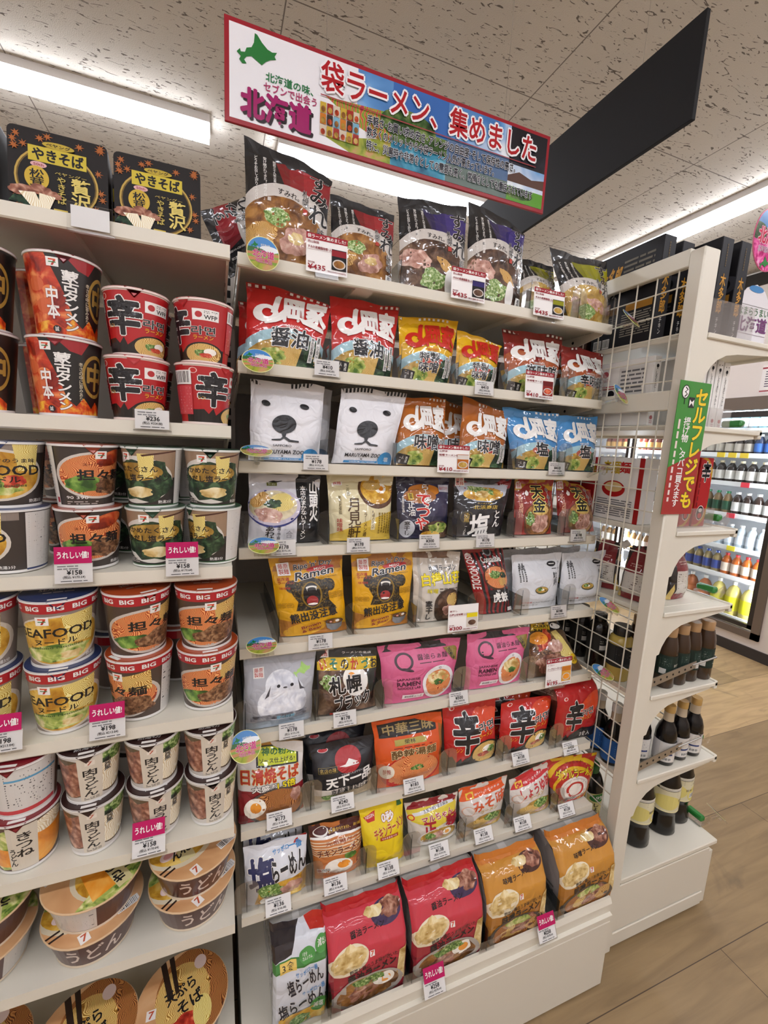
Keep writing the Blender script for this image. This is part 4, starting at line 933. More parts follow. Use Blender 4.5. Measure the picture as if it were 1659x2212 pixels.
B('h4', 'noodle_bag', 'd8d0c4', [('R', 0, .84, 1, 1, '8c1420'), ('P', [(0, .84), (1, .84), (.96, .56), (.5, .42), (.06, .6)], 'dcc83c'), ('P', [(.1, .76), (.9, .88), (.92, .82), (.12, .7)], 'd8d8dc'), ('T', '生麺うまいまま製法', .3, .77, .8, .83, '4a4a50', dict(rot=6)), ('E', .07, .68, .06, .06, 'c83024'), ('E', .07, .68, .04, .04, 'f0d040'), ('T', 'マルちゃん', .24, .58, .88, .7, 'a8142c', dict(o=Wt, ow=.05, b=.05, rot=4)), ('T', '正', .26, .26, .5, .56, 'a8142c', dict(b=.06)), ('T', '麺', .7, .34, .98, .62, 'a8142c', dict(b=.05)), ('E', .56, .18, .44, .22, Wt), ('E', .56, .22, .38, .17, '@bclear'), ('E', .5, .26, .16, .08, '@pork'), ('E', .72, .26, .1, .07, '@egg'), ('E', .72, .26, .05, .04, '@yolk'), ('E', .36, .26, .1, .07, '@green')], 'shiny gold and white noodle bag with red lettering on eighth shelf')
h5d = lambda c, c2, t: [('R', 0, .78, 1, 1, c), ('P', [(0, .7), (0, .8), (1, .86), (1, .78)], c), ('R', .12, .73, .28, .86, 'e8c43c'), ('E', .2, .79, .06, .05, c), ('T', 'おいしさそのまま', .3, .8, .84, .84, Wt, dict(rot=6)), ('T', t, .2, .5, .98, .72, c2, dict(b=.05, rot=6)), ('T', 'ラーメン', .38, .42, .76, .5, 'c8a020', dict(rot=6)), ('E', .14, .5, .12, .1, 'd4a890'), ('E', .14, .5, .1, .085, 'd8d0c8'), ('E', .6, .16, .42, .22, '@bclear'), ('E', .36, .18, .26, .12, '@noodle'), ('E', .66, .28, .2, .09, '@green'), ('E', .7, .12, .16, .08, '@pork')]
B('h5', 'noodle_bag', 'd8d0c8', h5d('e0581c', 'c84c18', 'みそ味'), 'white noodle bag with orange top on eighth shelf')
B('h6', 'noodle_bag', 'd8d0c8', h5d('c8242c', 'c0242c', 'しょうゆ味'), 'white noodle bag with red top on eighth shelf')
B('h7', 'noodle_bag', 'b82820', [('E', .5, .4, .62, .56, 'e0b41c'), ('E', .5, .38, .54, .5, 'b82820'), ('E', .5, .36, .46, .42, 'e0b41c'), ('E', .5, .34, .42, .37, 'b82820'), ('R', 0, .93, 1, 1, 'e0b41c'), ('E', .5, .32, .34, .28, 'e8e0d8'), ('E', .5, .32, .3, .24, 'c8beb6'), ('E', .5, .32, .28, .22, 'ece6de'), ('E', .5, .32, .22, .17, 'b82820'), ('E', .5, .32, .17, .13, 'ece6de'), ('T', 'マルちゃん', .34, .83, .7, .88, '6a1010'), ('T', 'ダブルラーメン', .1, .58, .94, .74, 'e8cc1c', dict(o=K, ow=.06, b=.05)), ('T', 'しょうゆ', .2, .04, .6, .13, Wt, dict(o=K, ow=.06, b=.04))], 'red and yellow ringed noodle bag at right end of eighth shelf')

# bags standing in the second row, showing between and above the front ones
def behind(o, dx, dy, dz, label): return dup(o, (o.location.x + dx, o.location.y + dy, o.location.z + dz), label)
behind(b1, -.012, .055, 0, 'bright red ramen bag mostly hidden behind the leftmost red bag').scale.z = .86
behind(b6, -.012, .05, .0, 'dark red ramen bag behind the rightmost dark red bag, only its striped top showing')
behind(c1, .03, .055, 0, 'white polar bear bag standing behind, showing in the gap between the front two')
behind(c4, -.05, .055, 0, 'orange brown ramen bag in the second row, seen between the two front ones')
behind(e3, .0, .05, .0, 'grey white ramen bag in second row behind the yellow lettered one')
behind(e5, -.028, .06, .0, 'silver white ramen bag in second row, left, its top showing above the front bag')
behind(e6, -.035, .06, .0, 'silver white ramen bag in second row at the right end of fifth shelf')
behind(g2, -.008, .05, .0, 'black ramen bag in second row behind the one with the red disc')
behind(g5, -.022, .055, .0, 'red ramen bag in second row behind the creased middle one')
behind(h1, .0, .05, .0, 'white ramen bag in second row behind the big blue character')
# ------------------------------------------------------------------ multi-packs standing on the base
def block(name, loc, w, h1, h2, d1, d, base, front, side, label, cat='noodle multipack', top='b8b4ae', seed=1., style='film', sideart=(), dxt=0.):
    """upright pack: flat front, panel slanting back to a crimped ridge, clear film behind"""
    mb = MB()
    prof = [(.0, 0), (-.004, h1 * .3), (-.003, h1 * .8), (.002, h1 * .97), (.008, h1 + .004), (d1 * .5, (h1 + h2) / 2 + .006), (d1, h2 - .014), (d1 + .003, h2)]
    L = [0]
    for a, b in zip(prof[:-1], prof[1:]): L.append(L[-1] + math.dist(a, b))
    V = []; PV = []
    for i in range(len(prof) - 1):
        for k in range(3):
            t = k / 3; V.append((L[i] + (L[i + 1] - L[i]) * t) / L[-1]); PV.append((prof[i][0] + (prof[i + 1][0] - prof[i][0]) * t, prof[i][1] + (prof[i + 1][1] - prof[i][1]) * t))
    V.append(1.); PV.append(prof[-1])
    U = [0, .015, .05, .12, .22, .33, .44, .55, .66, .77, .88, .95, .985, 1]
    def P(u, i):
        y, z = PV[i]; v = V[i]; r = .010 * (max(0, 1 - u / .06) ** 2 + max(0, 1 - (1 - u) / .06) ** 2)
        n = noise.noise(Vector((u * 3 + seed * 5, v * 4, seed))) * .0035 - abs(noise.noise(Vector((u * 6, v * 6 + u * 3, seed * 2)))) * .004
        k = max(0, (v - .75) / .25)
        return ((u - .5) * w * (1 + .03 * k) + dxt * v, y + r - n, z - n * .5 + k * noise.noise(Vector((u * 5, seed, 3))) * .006)
    S = Surf(U, V, [[P(u, i) for i in range(len(V))] for u in U], style)
    S.skin(mb, M(base, style))
    # sides, back and top behind the ridge
    zt = min(h2 - .012, .166)
    for sx in (0, 1):
        e = [Vector(S.P[0 if sx == 0 else -1][i]) for i in range(len(V))]
        x = e[0].x
        bk = [Vector((x * .98 + dxt * .0, d, 0)), Vector((x * .96 + dxt * .6, d, h1 * .7)), Vector((x * .93 + dxt * .9, d - .01, zt))]
        NV = 9
        def edge(t):
            f = t * (len(e) - 3); i = min(int(f), len(e) - 4); return e[i].lerp(e[i + 1], f - i)
        def back(t): return bk[0].lerp(bk[1], t * 2) if t < .5 else bk[1].lerp(bk[2], t * 2 - 1)
        uu = [0, .2, .4, .6, .8, 1]; vv = [k / (NV - 1) for k in range(NV)]
        g = [[edge(t).lerp(back(t), s) + Vector((noise.noise(Vector((s * 3, t * 4, seed + sx))) * .003 - (.004 * math.sin(math.pi * s) if sx else -.004 * math.sin(math.pi * s)), 0, 0)) for t in vv] for s in uu]
        if sx == 0: g = g[::-1]
        Sd = Surf(uu, vv, g, style); Sd.skin(mb, M(side, style))
        if sx == 0: Sd.prints(mb, list(sideart))
    x0, x1 = S.P[0][0][0], S.P[-1][0][0]
    tl = [Vector(S.P[0][-4]), Vector(S.P[-1][-4])]
    g = [[tl[0].lerp(tl[1], s) * (1 - t) + Vector((x0 * .93, d - .01, zt)).lerp(Vector((x1 * .93, d - .01, zt)), s) * t + Vector((0, 0, (.006 * math.sin(math.pi * t) + noise.noise(Vector((s * 4, t * 4, seed))) * .006) * (1 if 0 < t < 1 else 0))) for t in (0, .25, .5, .75, 1)] for s in (0, .17, .33, .5, .67, .83, 1)]
    Tp = Surf([0, .17, .33, .5, .67, .83, 1], [0, .25, .5, .75, 1], g, style); Tp.skin(mb, M(top, style))
    Tp.prints(mb, [('R', .42, 0, .55, 1, 'd8d4d0')])
    mb.box((x0 * .96, d - .006, 0), (x1 * .96, d - .004, zt * .96), M(side, style))
    S.prints(mb, front)
    o = mb.build(name, loc=loc, angle=50); tag(o, label, cat)
    return o

def five(base, band, t, dishes, dark):
    return [('P', [(0, 0), (1, 0), (1, .38), (0, .46)], dark), ('R', 0, .9, 1, 1, band), ('E', .76, .8, .2, .1, dishes[3]), ('E', .82, .82, .14, .08, '@char'), ('E', .6, .83, .12, .05, '@gyoza'), ('T', t, .28, .69, .72, .75, K, dict(b=.02, rot=4)),
        ('E', .24, .52, .25, .12, 'e8dcc0', 8), ('E', .24, .53, .22, .1, '@gyoza', 8), ('R', .5, .5, .56, .55, Wt), ('T', '7', .51, .505, .55, .545, 'd8502c', dict(b=.05)),
        ('T', '野菜と鶏のうま味が効いた', .24, .41, .86, .46, K, dict(rot=4)), ('T', t, .22, .32, .84, .41, K, dict(b=.05, rot=5)), ('P', [(.84, .12), (.96, .14), (.97, .5), (.88, .48)], '@gyoza'),
        ('E', .48, .16, .46, .18, 'b0a8a0' if dishes[0] != '@fried' else '4a423c'), ('E', .48, .17, .4, .15, dishes[0]), ('E', .42, .16, .2, .09, dishes[1]), ('E', .68, .22, .14, .07, '@egg') if dishes[0] != '@fried' else ('E', .6, .2, .22, .09, '@char', 20), ('E', .7, .22, .07, .04, '@yolk') if dishes[0] != '@fried' else ('E', .76, .18, .14, .07, '@menma', 20), ('E', .5, .27, .2, .05, dishes[2])]
soy = ('@bmiso', '@char', '@green', '3a2850'); mis = ('@fried', '@noodle', '@veg', '4a2a24')
ZB = .2362
SA = [('R', .1, .3, .5, .6, 'a01c24'), ('T', '醤油', .15, .35, .45, .55, Wt), ('L', .1, .05, .9, .25, 6, '6a6460')]
block('noodle_multipack', (.109, -.062, ZB), .106, .14, .19, .045, .2, 'd4d8e0', [('R', 0, .62, 1, .7, '3a7c34'), ('P', [(.6, 1), (1, 1), (1, .84), (.7, .86)], 'b8281c'), ('P', [(0, .7), (.34, .72), (.5, 1), (0, 1)], '2a2428'), ('E', .62, .7, .15, .06, '4a9444'), ('T', '1食分\nカルシウム', .53, .67, .71, .73, Wt), ('E', .9, .74, .13, .07, '4a9444'), ('T', '減塩', .82, .72, .98, .78, Wt), ('R', .12, .61, .42, .69, 'e0c060'), ('T', '3食', .16, .62, .38, .68, K),
    ('T', 'サッポロ一番', .4, .55, .8, .6, '3c88c4', dict(rot=8)), ('T', '塩らーめん', .25, .4, .9, .56, '16182c', dict(o=Wt, ow=.03, b=.05, rot=12)), ('T', 'サッポロ一番', .52, .33, .94, .385, '3c88c4', dict(rot=8)), ('T', '塩らーめん', .1, .16, .96, .34, '16182c', dict(o=Wt, ow=.04, b=.05, rot=10)), ('R', .1, 0, 1, .15, '@byel'), ('E', .84, .16, .16, .09, '4a9444'), ('T', '減塩', .74, .12, .92, .2, Wt), ('E', .5, .05, .2, .06, '@green')],
    'b4b4b8', 'tall white and green three-pack of ramen, leftmost on the base', seed=2.2, sideart=[('L', .1, .1, .9, .9, 14, '8a8a90')])
for k, (x, w, dx) in enumerate(((.250, .168, -.006), (.432, .176, -.002))):
    block('noodle_multipack', (x, -.072 - .004 * k, ZB), w, .135, .195, .056, .19, 'c83848', five('c83848', 'b81c24', '醤油ラーメン', soy, 'a42838'), 'a8a09c',
        'red five-pack of ramen with gyoza photo, %s' % ('left one beside the green banded pack' if k == 0 else 'right one beside the orange packs'), seed=3.1 + k * 2, sideart=SA, dxt=dx)
for k, (x, w, dx) in enumerate(((.615, .17, -.002), (.832, .18, -.008))):
    block('noodle_multipack', (x, -.078, ZB), w, .135, .195, .056, .19, 'c88c34', five('c88c34', 'c8782c', '味噌ラーメン', mis, 'b4782c'), 'a8a09c',
        'orange five-pack of ramen, %s' % ('left one next to the red packs' if k == 0 else 'right one at the end post'), seed=8.3 + k * 2.4, sideart=SA, dxt=dx)
for x, y, c, t in ((.24, .16, 'a85058', 'dim red five-pack in the second row behind the left red one'), (.43, .16, 'a85058', 'dim red five-pack in the second row behind the right red one'), (.62, .16, 'a8844c', 'dim orange five-pack in the second row behind the left orange one'), (.795, .16, 'a8844c', 'dim orange five-pack in the second row behind the right orange one')):  # shade of the second row is put into these duller base colours
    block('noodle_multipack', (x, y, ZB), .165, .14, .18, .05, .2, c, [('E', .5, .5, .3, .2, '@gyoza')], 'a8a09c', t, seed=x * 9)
def squash_v(items, k):
    r = []
    for it in items:
        if it[0] == 'R': r.append(('R', it[1], it[2] * k, it[3], it[4] * k, it[5]))
        elif it[0] == 'E': r.append(('E', it[1], it[2] * k, it[3], it[4] * k) + tuple(it[5:]))
        elif it[0] == 'P': r.append(('P', [(a, b * k) for a, b in it[1]], it[2]))
        elif it[0] == 'T': r.append(('T', it[1], it[2] * .8 + .1, it[3] * k, it[4] * .8 + .1, it[5] * k) + tuple(it[6:]))
    return r
# the three-pack block at the right end of the seventh shelf
q = QD['g6']
block('noodle_multipack', ((q[3] + q[4]) / 2, SH['7'][0] + .022, SH['7'][1] + .0005), .142, .135, .155, .05, .13, 'b4181c', squash_v(design_shin(True), .66), '8a6a5c', 'bulky red three-pack of ramen at right end of seventh shelf', seed=5.5, sideart=[('R', 0, 0, 1, .4, '2a1a14'), ('L', .1, .45, .9, .9, 8, 'd8c0b0'), ('E', .8, .9, .3, .1, 'c8d898')])

# ------------------------------------------------------------------ cup noodles in the left bay
def front_half(items):
    """designs drawn over the front half of a cup (0..1) moved onto the full turn"""
    m = lambda u: .25 + .5 * u; r = []
    for it in items:
        k = it[0]
        if k in 'RTLVB' and k != 'T': r.append((k, m(it[1]), it[2], m(it[3])) + tuple(it[4:]))
        elif k == 'T': r.append(('T', it[1], m(it[2]), it[3], m(it[4])) + tuple(it[5:]))
        elif k == 'E': r.append(('E', m(it[1]), it[2], it[3] * .5) + tuple(it[4:]))
        elif k == 'P': r.append(('P', [(m(a), b) for a, b in it[1]], it[2]))
    return r
def cup_mesh(rt, rb, h, base, design, style='wrap', rim='e8e4de'):
    U = [k / 40 for k in range(41)]; V = [0, .04, .2, .4, .6, .8, .96, 1]
    def P(u, v):
        t = -math.pi / 2 + (u - .5) * 2 * math.pi; r = rb + (rt - rb) * v
        return (r * math.cos(t), r * math.sin(t), .003 + v * (h - .007))
    S = Surf(U, V, [[P(u, v) for v in V] for u in U], style, step=.00003, base=.0001)
    S.w = 2 * math.pi * (rt + rb) / 2; S.h = h; S.flat = False
    mb = MB(); S.skin(mb, M(base, style))
    mb.lathe([(0, .003), (rb - .002, .003), (rb - .001, 0), (rb + .0008, 0), (rb + .0006, .004)], M(rim, 'gloss'), 40)
    mb.lathe([(rt - .0005, h - .005), (rt + .0014, h - .0045), (rt + .0018, h - .0025), (rt + .001, h - .0008), (rt - .001, h - .0012)], M(rim, 'gloss'), 40)
    S.prints(mb, front_half(design))
    return mb
def lid_mesh(r, h, col, prints=(), style='wrap', tab=None):
    mb = MB(); n = 40
    U = [k / 12 for k in range(13)]
    # disc printed through a square grid cut to the circle
    S = Surf(U, U, [[((u - .5) * 2 * r, (v - .5) * 2 * r, h + .0004 * (1 - ((u - .5) ** 2 + (v - .5) ** 2) * 4)) for v in U] for u in U], style, step=.00003, base=.0).round()
    S.prints(mb, [('R', 0, 0, 1, 1, col)] + list(prints))
    mb.lathe([(r, h - .0005), (r + .0015, h - .0015), (r + .0012, h - .003)], M(col if col[0] != '@' else 'd8b890', style), n)
    if tab:
        mb.add([(-.012, -r * .96, h), (.012, -r * .96, h), (.0, -r * 1.0 - .001, h - .014)], [(0, 2, 1)], M(tab, style))
        mb.add([(-.014, -r * .97 - .0016, h - .001), (.014, -r * .97 - .0016, h - .001), (0, -r * .985 - .0006, h - .016)], [(0, 2, 1), (0, 1, 2)], M(tab, style))
    return mb
LOGO = lambda u, v, s=.1: [('R', u, v, u + s, v + s * 1.1, 'f2f0ec'), ('P', [(u + s * .2, v + s * .9), (u + s * .8, v + s * .9), (u + s * .8, v + s * .72), (u + s * .2, v + s * .72)], 'd8502c'), ('P', [(u + s * .6, v + s * .72), (u + s * .8, v + s * .72), (u + s * .55, v + s * .12), (u + s * .38, v + s * .12)], 'b8281c'), ('R', u + s * .2, v + s * .44, u + s * .8, v + s * .56, '2c7a40')]
C_mon = [('P', [(0, 1), (.34, 1), (.5, .5), (.62, 0), (0, 0)], '@tofu'), ('P', [(.5, 1), (.8, 1), (.72, .82), (.62, .85)], 'a01c24'), ('E', .3, .35, .1, .1, 'd8683c'), ('E', .22, .62, .09, .09, 'd8683c'), ('E', .36, .55, .07, .06, 'e8844c'), ('E', .88, .55, .16, .3, 'a8863c'), ('E', .88, .55, .13, .25, '1c1a18'), ('T', '中', .78, .36, .98, .74, 'a8863c', dict(b=.06)), ('P', [(0, 0), (1, 0), (1, .1), (.9, .2), (.84, .1), (.74, .24), (.66, .12), (.56, .22), (.48, .08), (.36, .18), (0, .1)], '@flame'),
    ('T', '蒙古タンメン', .48, .06, .62, .82, Wt, dict(vert=True, o='17161a', ow=.05, b=.05)), ('T', '中本', .32, .2, .44, .6, Wt, dict(vert=True, o='a01c24', ow=.04, b=.05)), ('T', '辛さの中に旨みあり', .69, .2, .73, .72, 'd8d0b8', dict(vert=True)), ('E', .4, .07, .04, .045, '17161a'), ('T', '誠', .38, .04, .42, .1, Wt)] + LOGO(.36, .84, .1)
C_shin = [('P', [(0, 0), (1, 0), (1, .22), (.5, .24), (.4, .14), (.36, .26), (.3, .16), (.24, .24), (0, .22)], '17120f'), ('R', 0, .975, 1, 1, 'e0d0c8'), ('E', .12, .9, .05, .05, 'f0d0c8'), ('E', .125, .9, .035, .04, 'c02020'), ('R', .6, .68, .9, .86, 'efece8'), ('E', .67, .77, .04, .05, 'b8282c'), ('T', 'WFP', .73, .7, .88, .77, K, dict(b=.02)), ('L', .73, .79, .88, .84, 2, '5a5a5a')] + bowl(.72, .12, .28, .2, '17120f', '@noodle', [(-.1, .1, .3, .3, '@green'), (.3, .2, .3, .3, '@egg'), (.1, -.1, .3, .2, '@red')]) + [('T', '辛', .16, .3, .56, .88, K, dict(o=Wt, ow=.035, b=.07)), ('T', '라면', .58, .44, .86, .58, K, dict(o=Wt, ow=.04, b=.03)), ('T', 'ラーメン', .6, .36, .84, .43, 'e8b820'), ('T', 'シン', .17, .4, .26, .47, 'e8a820')]
NUTR = [('B', -.16, .66, .1, .9), ('R', -.2, .14, .1, .64, 'c84048'), ('L', -.18, .16, .08, .62, 9, 'e8c8c8'), ('B', 1.02, .72, 1.26, .92), ('R', 1.02, .2, 1.3, .7, 'c84048'), ('L', 1.04, .22, 1.28, .68, 9, 'e8c8c8')]
C_sea = [('R', 0, .86, 1, 1, '8c8078'), ('E', .46, .5, .46, .42, 'd8d0c4'), ('E', .46, .5, .42, .38, '@byel'), ('E', .4, .3, .3, .14, '@veg'), ('E', .62, .4, .12, .1, '@red'), ('P', [(.62, 1), (.86, 1), (.84, .6), (.66, .56)], '@ynoodle'), ('T', '魚介とポークのうま味', .1, .7, .82, .77, K, dict(b=.02)), ('T', 'SEAFOOD', .08, .5, .88, .66, K, dict(b=.03)), ('T', 'ヌードル', .24, .38, .68, .48, K, dict(b=.02)), ('T', 'Seafood Noodles', .16, .31, .74, .36, '3a5a2c'), ('T', '熱湯3分', .76, .04, .94, .1, Wt), ('R', .04, .03, .24, .1, '6a625c')] + LOGO(.34, .8, .12) + [('R', 1.05, .02, 1.45, .98, 'd8d6d2'), ('L', 1.08, .06, 1.42, .95, 22, '5a5a5e'), ('R', 1.05, 0, 1.45, .03, '24386a')]
C_tan = [('E', .56, .52, .46, .4, 'd0c8c0'), ('E', .56, .52, .42, .36, '@rnoodle'), ('E', .4, .38, .2, .13, '@green_leaf'), ('E', .72, .36, .22, .16, '@mince'), ('E', .72, .82, .2, .12, '@bred', 20), ('T', '担々麺', .34, .44, .88, .62, K, dict(b=.05)), ('T', 'スープが決め手', .4, .68, .76, .73, '6a1c0c', dict(b=.02)), ('T', '90 390', .2, .12, .44, .17, Wt), ('L', .2, .02, .56, .09, 2, 'b8b0a8'), ('T', '熱湯3分', .78, .04, .96, .1, Wt)] + LOGO(.52, .8, .12) + [('R', -.08, 0, .1, 1, 'dcdad6'), ('L', -.07, .1, .02, .95, 16, '5a5a5e'), ('R', .04, .05, .09, .14, 'a01c34')]
C_wak = [('R', 0, .5, 1, 1, '9a8068'), ('E', .5, .46, .47, .42, 'd8d4cc'), ('E', .5, .46, .43, .38, '@dgreen'), ('E', .5, .6, .34, .16, '@bclear'), ('E', .54, .24, .18, .1, '@gyoza'), ('P', [(.56, .92), (.74, .92), (.73, .5), (.58, .48)], '@ynoodle'), ('P', [(.6, .9), (1, .99), (1, .97), (.62, .87)], '4a2418'), ('T', 'わかめたくさん', .1, .6, .78, .7, K, dict(b=.03)), ('T', 'さりだし塩ラーメン', .06, .44, .92, .56, K, dict(b=.04)), ('T', '熱湯3分', .78, .04, .96, .1, Wt), ('L', .06, .04, .3, .14, 3, 'b8b0a8')] + LOGO(.34, .8, .12) + [('R', 1.0, .0, 1.42, 1, 'd8d6d2'), ('L', 1.03, .12, 1.38, .95, 20, '4a4a4e'), ('R', 0.0, 0, 1.4, .02, '2c5a34')]
def big(d): return d + [('R', -.5, .84, 1.5, 1, 'b01c28')] + [('T', 'BIG', .02 + .2 * k, .885, .15 + .2 * k, .955, Wt, dict(b=.05)) for k in range(-1, 6)]
C_bsea = big([('E', .5, .4, .5, .4, 'd8d0c4'), ('E', .48, .4, .46, .37, '@byel'), ('E', .46, .2, .34, .14, '@veg'), ('P', [(.52, .78), (.84, .82), (.84, .3), (.58, .34)], '@ynoodle'), ('E', .6, .16, .1, .06, '@gyoza'), ('T', 'SEAFOOD', .08, .46, .84, .6, K, dict(b=.03)), ('T', 'ヌードル', .26, .34, .66, .43, K, dict(b=.02)), ('T', 'Seafood Noodles', .2, .28, .72, .32, '3a5a2c'), ('T', '熱湯3分', .76, .03, .94, .09, Wt)] + LOGO(.3, .66, .12))
C_btan = big([('E', .52, .4, .5, .38, 'c8c0b8'), ('E', .52, .4, .46, .34, '@rnoodle'), ('E', .34, .24, .22, .11, '@green_leaf'), ('E', .66, .24, .3, .16, '@mince'), ('P', [(.6, .76), (.9, .84), (.92, .5), (.62, .5)], '@noodle'), ('T', '担々麺', .28, .42, .86, .58, K, dict(b=.05)), ('L', .3, .04, .6, .1, 1, 'b8b0a8')] + LOGO(.5, .68, .12) + [('R', 1.03, .0, 1.3, .84, 'd8d6d2'), ('L', 1.05, .1, 1.27, .8, 14, '4a4a4e')])
C_niku = [('E', .26, .52, .38, .42, '5a4a34'), ('E', .26, .52, .35, .38, '@char'), ('E', .8, .5, .3, .44, '5a4a34'), ('E', .78, .5, .28, .4, '@udon'), ('E', .8, .84, .2, .14, '@green'), ('R', .64, .74, .74, .84, '@dgreen'), ('R', .4, .02, .66, .96, 'd8d0c0'), ('T', '肉うどん', .45, .12, .61, .72, K, dict(vert=True, b=.03)), ('T', '関西風', .68, .54, .76, .8, K, dict(vert=True, b=.02)), ('L', .44, .04, .62, .1, 2, '5a5048')] + [('R', .48, .8, .58, .9, 'e8e0d4'), ('T', '7', .5, .81, .56, .89, 'b84c2c')]
C_red = [('E', .3, .5, .4, .44, '@veg'), ('E', .74, .46, .3, .42, '@yolk'), ('E', .8, .8, .2, .16, '@udon'), ('E', .3, .3, .26, .2, '@yolk'), ('R', .4, .02, .68, .96, 'd8d0c0'), ('T', 'きつね', .48, .3, .64, .82, K, dict(vert=True, b=.03)), ('T', 'うどん', .41, .12, .48, .5, K, dict(vert=True, b=.03))]
C_redb = [('R', .1, .0, .98, .98, 'd8d6d2'), ('E', .26, .74, .09, .09, '2a2a2a'), ('E', .26, .74, .082, .082, 'd8d6d2'), ('T', 'JAS', .2, .71, .32, .77, K), ('B', .18, .3, .34, .56), ('L', .46, .2, .92, .92, 14, '4a4a4e'), ('R', .46, .74, .96, .78, '5aa0c8'), ('R', .2, .06, .96, .14, 'c84048')]

CUPS = []
def cup(kind, shelf_k, x, yf, rz, label, level=0):
    rt, rb, h, base, design, lidc, lidp, rim = KIND[kind]
    if kind not in PROTO:
        t = thing('noodle_cup', label, 'cup noodles')
        cup_mesh(rt, rb, h, base, design, rim=rim).build('cup_body', t, angle=60)
        lid_mesh(rt, h, lidc, lidp, tab=lidc).build('lid', t, angle=60)
        PROTO[kind] = t; first = True
    else: t = dup(PROTO[kind], label=label)
    t.location = (x, yf + rt, LS[shelf_k][1] + .0006 + level * (h + .0006)); t.rotation_euler = (0, 0, math.radians(rz))
    return t
PROTO = {}
LT = lambda t: [('T', t, .24, .5, .76, .62, 'd8c8c0', dict(b=.02)), ('L', .3, .36, .7, .44, 1, 'c8b8b0'), ('R', .38, .03, .62, .09, 'e0dcd8')]
KIND = {
    'mon': (.05, .039, .12, '1a1816', C_mon, 'a01c24', [('T', '蒙古タンメン', .2, .5, .8, .62, Wt)], 'e0dcd8'),
    'shin': (.0485, .038, .103, 'b4181e', C_shin + NUTR, 'b4181e', [], 'e4d4cc'),
    'sea': (.047, .038, .1, '3a3432', C_sea, '24386a', LT('SEAFOOD'), 'e4e2de'),
    'tan': (.047, .038, .1, '3c3430', C_tan, 'a8482c', LT('担々麺'), 'e4e2de'),
    'wak': (.0455, .0375, .1, '2c2826', C_wak, '2c5238', LT('わかめ'), 'e0e4de'),
    'bigsea': (.051, .0415, .112, '8c8078', C_bsea, '20305c', LT('SEAFOOD'), 'e4e2de'),
    'bigtan': (.051, .0415, .112, '4a3c34', C_btan, 'a8441c', LT('担々麺'), 'e4e2de'),
    'niku': (.045, .036, .094, 'd0ccc6', C_niku, '2e1614', LT('肉うどん') + [('T', '熱湯4分', .3, .14, .7, .24, Wt)], 'e4e2de'),
    'kitsune': (.047, .039, .094, '5a4438', C_red, '7a1420', LT('きつね') + [('T', '熱湯5分', .3, .14, .7, .24, Wt)], 'e4e2de'),
    'kitsuneb': (.047, .039, .094, '6a4c40', C_redb, '7a1420', LT('きつね'), 'e4e2de'),
}
# second shelf
cup('mon', '2', -.264, .078, 0, 'black and red spicy noodle cup with flame print, lower one of its stack')
cup('mon', '2', -.26, .08, 14, 'black and red spicy noodle cup with flame print, upper one of its stack', 1)
cup('mon', '2', -.378, .078, -24, 'black and red spicy noodle cup cut by left picture edge, lower')
cup('mon', '2', -.374, .08, -20, 'black and red spicy noodle cup cut by left picture edge, upper', 1)
cup('mon', '2', -.318, .19, 60, 'black spicy noodle cup in the second row between the flame printed stacks, lower')
cup('mon', '2', -.316, .192, 50, 'black spicy noodle cup in the second row between the flame printed stacks, upper', 1)
cup('shin', '2', -.161, .078, 2, 'red noodle cup with black character, lower one of the left red stack')
cup('shin', '2', -.159, .079, 4, 'red noodle cup with black character, upper one of the left red stack', 1)
cup('shin', '2', -.055, .078, 46, 'red noodle cup turned to show its barcode at left, lower right')
cup('shin', '2', -.055, .079, -40, 'red noodle cup turned to show its barcode at right, upper right', 1)
for k, (x, l) in enumerate(((-.166, 'behind the left red stack'), (-.061, 'behind the right red stack'))):
    for lv in (0, 1): cup('shin', '2', x, .192, 80 - 120 * k, 'red noodle cup in second row %s, %s' % (l, ('lower', 'upper')[lv]), lv)
# third shelf
cup('sea', '3', -.336, .04, -62, 'seafood noodle cup turned to its white text panel, lower left on third shelf')
cup('sea', '3', -.338, .042, 6, 'yellow seafood noodle cup with blue lid, upper left on third shelf', 1)
cup('tan', '3', -.234, .04, 4, 'brown spicy sesame noodle cup showing a spoon of red soup, lower')
cup('tan', '3', -.237, .042, 28, 'brown spicy sesame noodle cup turned to its white side strip, upper', 1)
cup('wak', '3', -.135, .04, 0, 'seaweed noodle cup facing forward, lower one of the left seaweed stack')
cup('wak', '3', -.138, .042, -34, 'seaweed noodle cup turned right, upper one of the left seaweed stack', 1)
cup('wak', '3', -.041, .04, -62, 'seaweed noodle cup turned to its white text panel, lower right on third shelf')
cup('wak', '3', -.043, .042, -4, 'seaweed noodle cup facing forward, upper one at right end of third shelf', 1)
for k, (kd, x, l) in enumerate((('tan', -.284, 'beside the spicy sesame stack'), ('wak', -.186, 'between the sesame and seaweed stacks'), ('wak', -.089, 'between the two seaweed stacks'))):
    for lv in (0, 1): cup(kd, '3', x, .145, -70 - 20 * k, 'noodle cup in second row %s, %s' % (l, ('lower', 'upper')[lv]), lv)
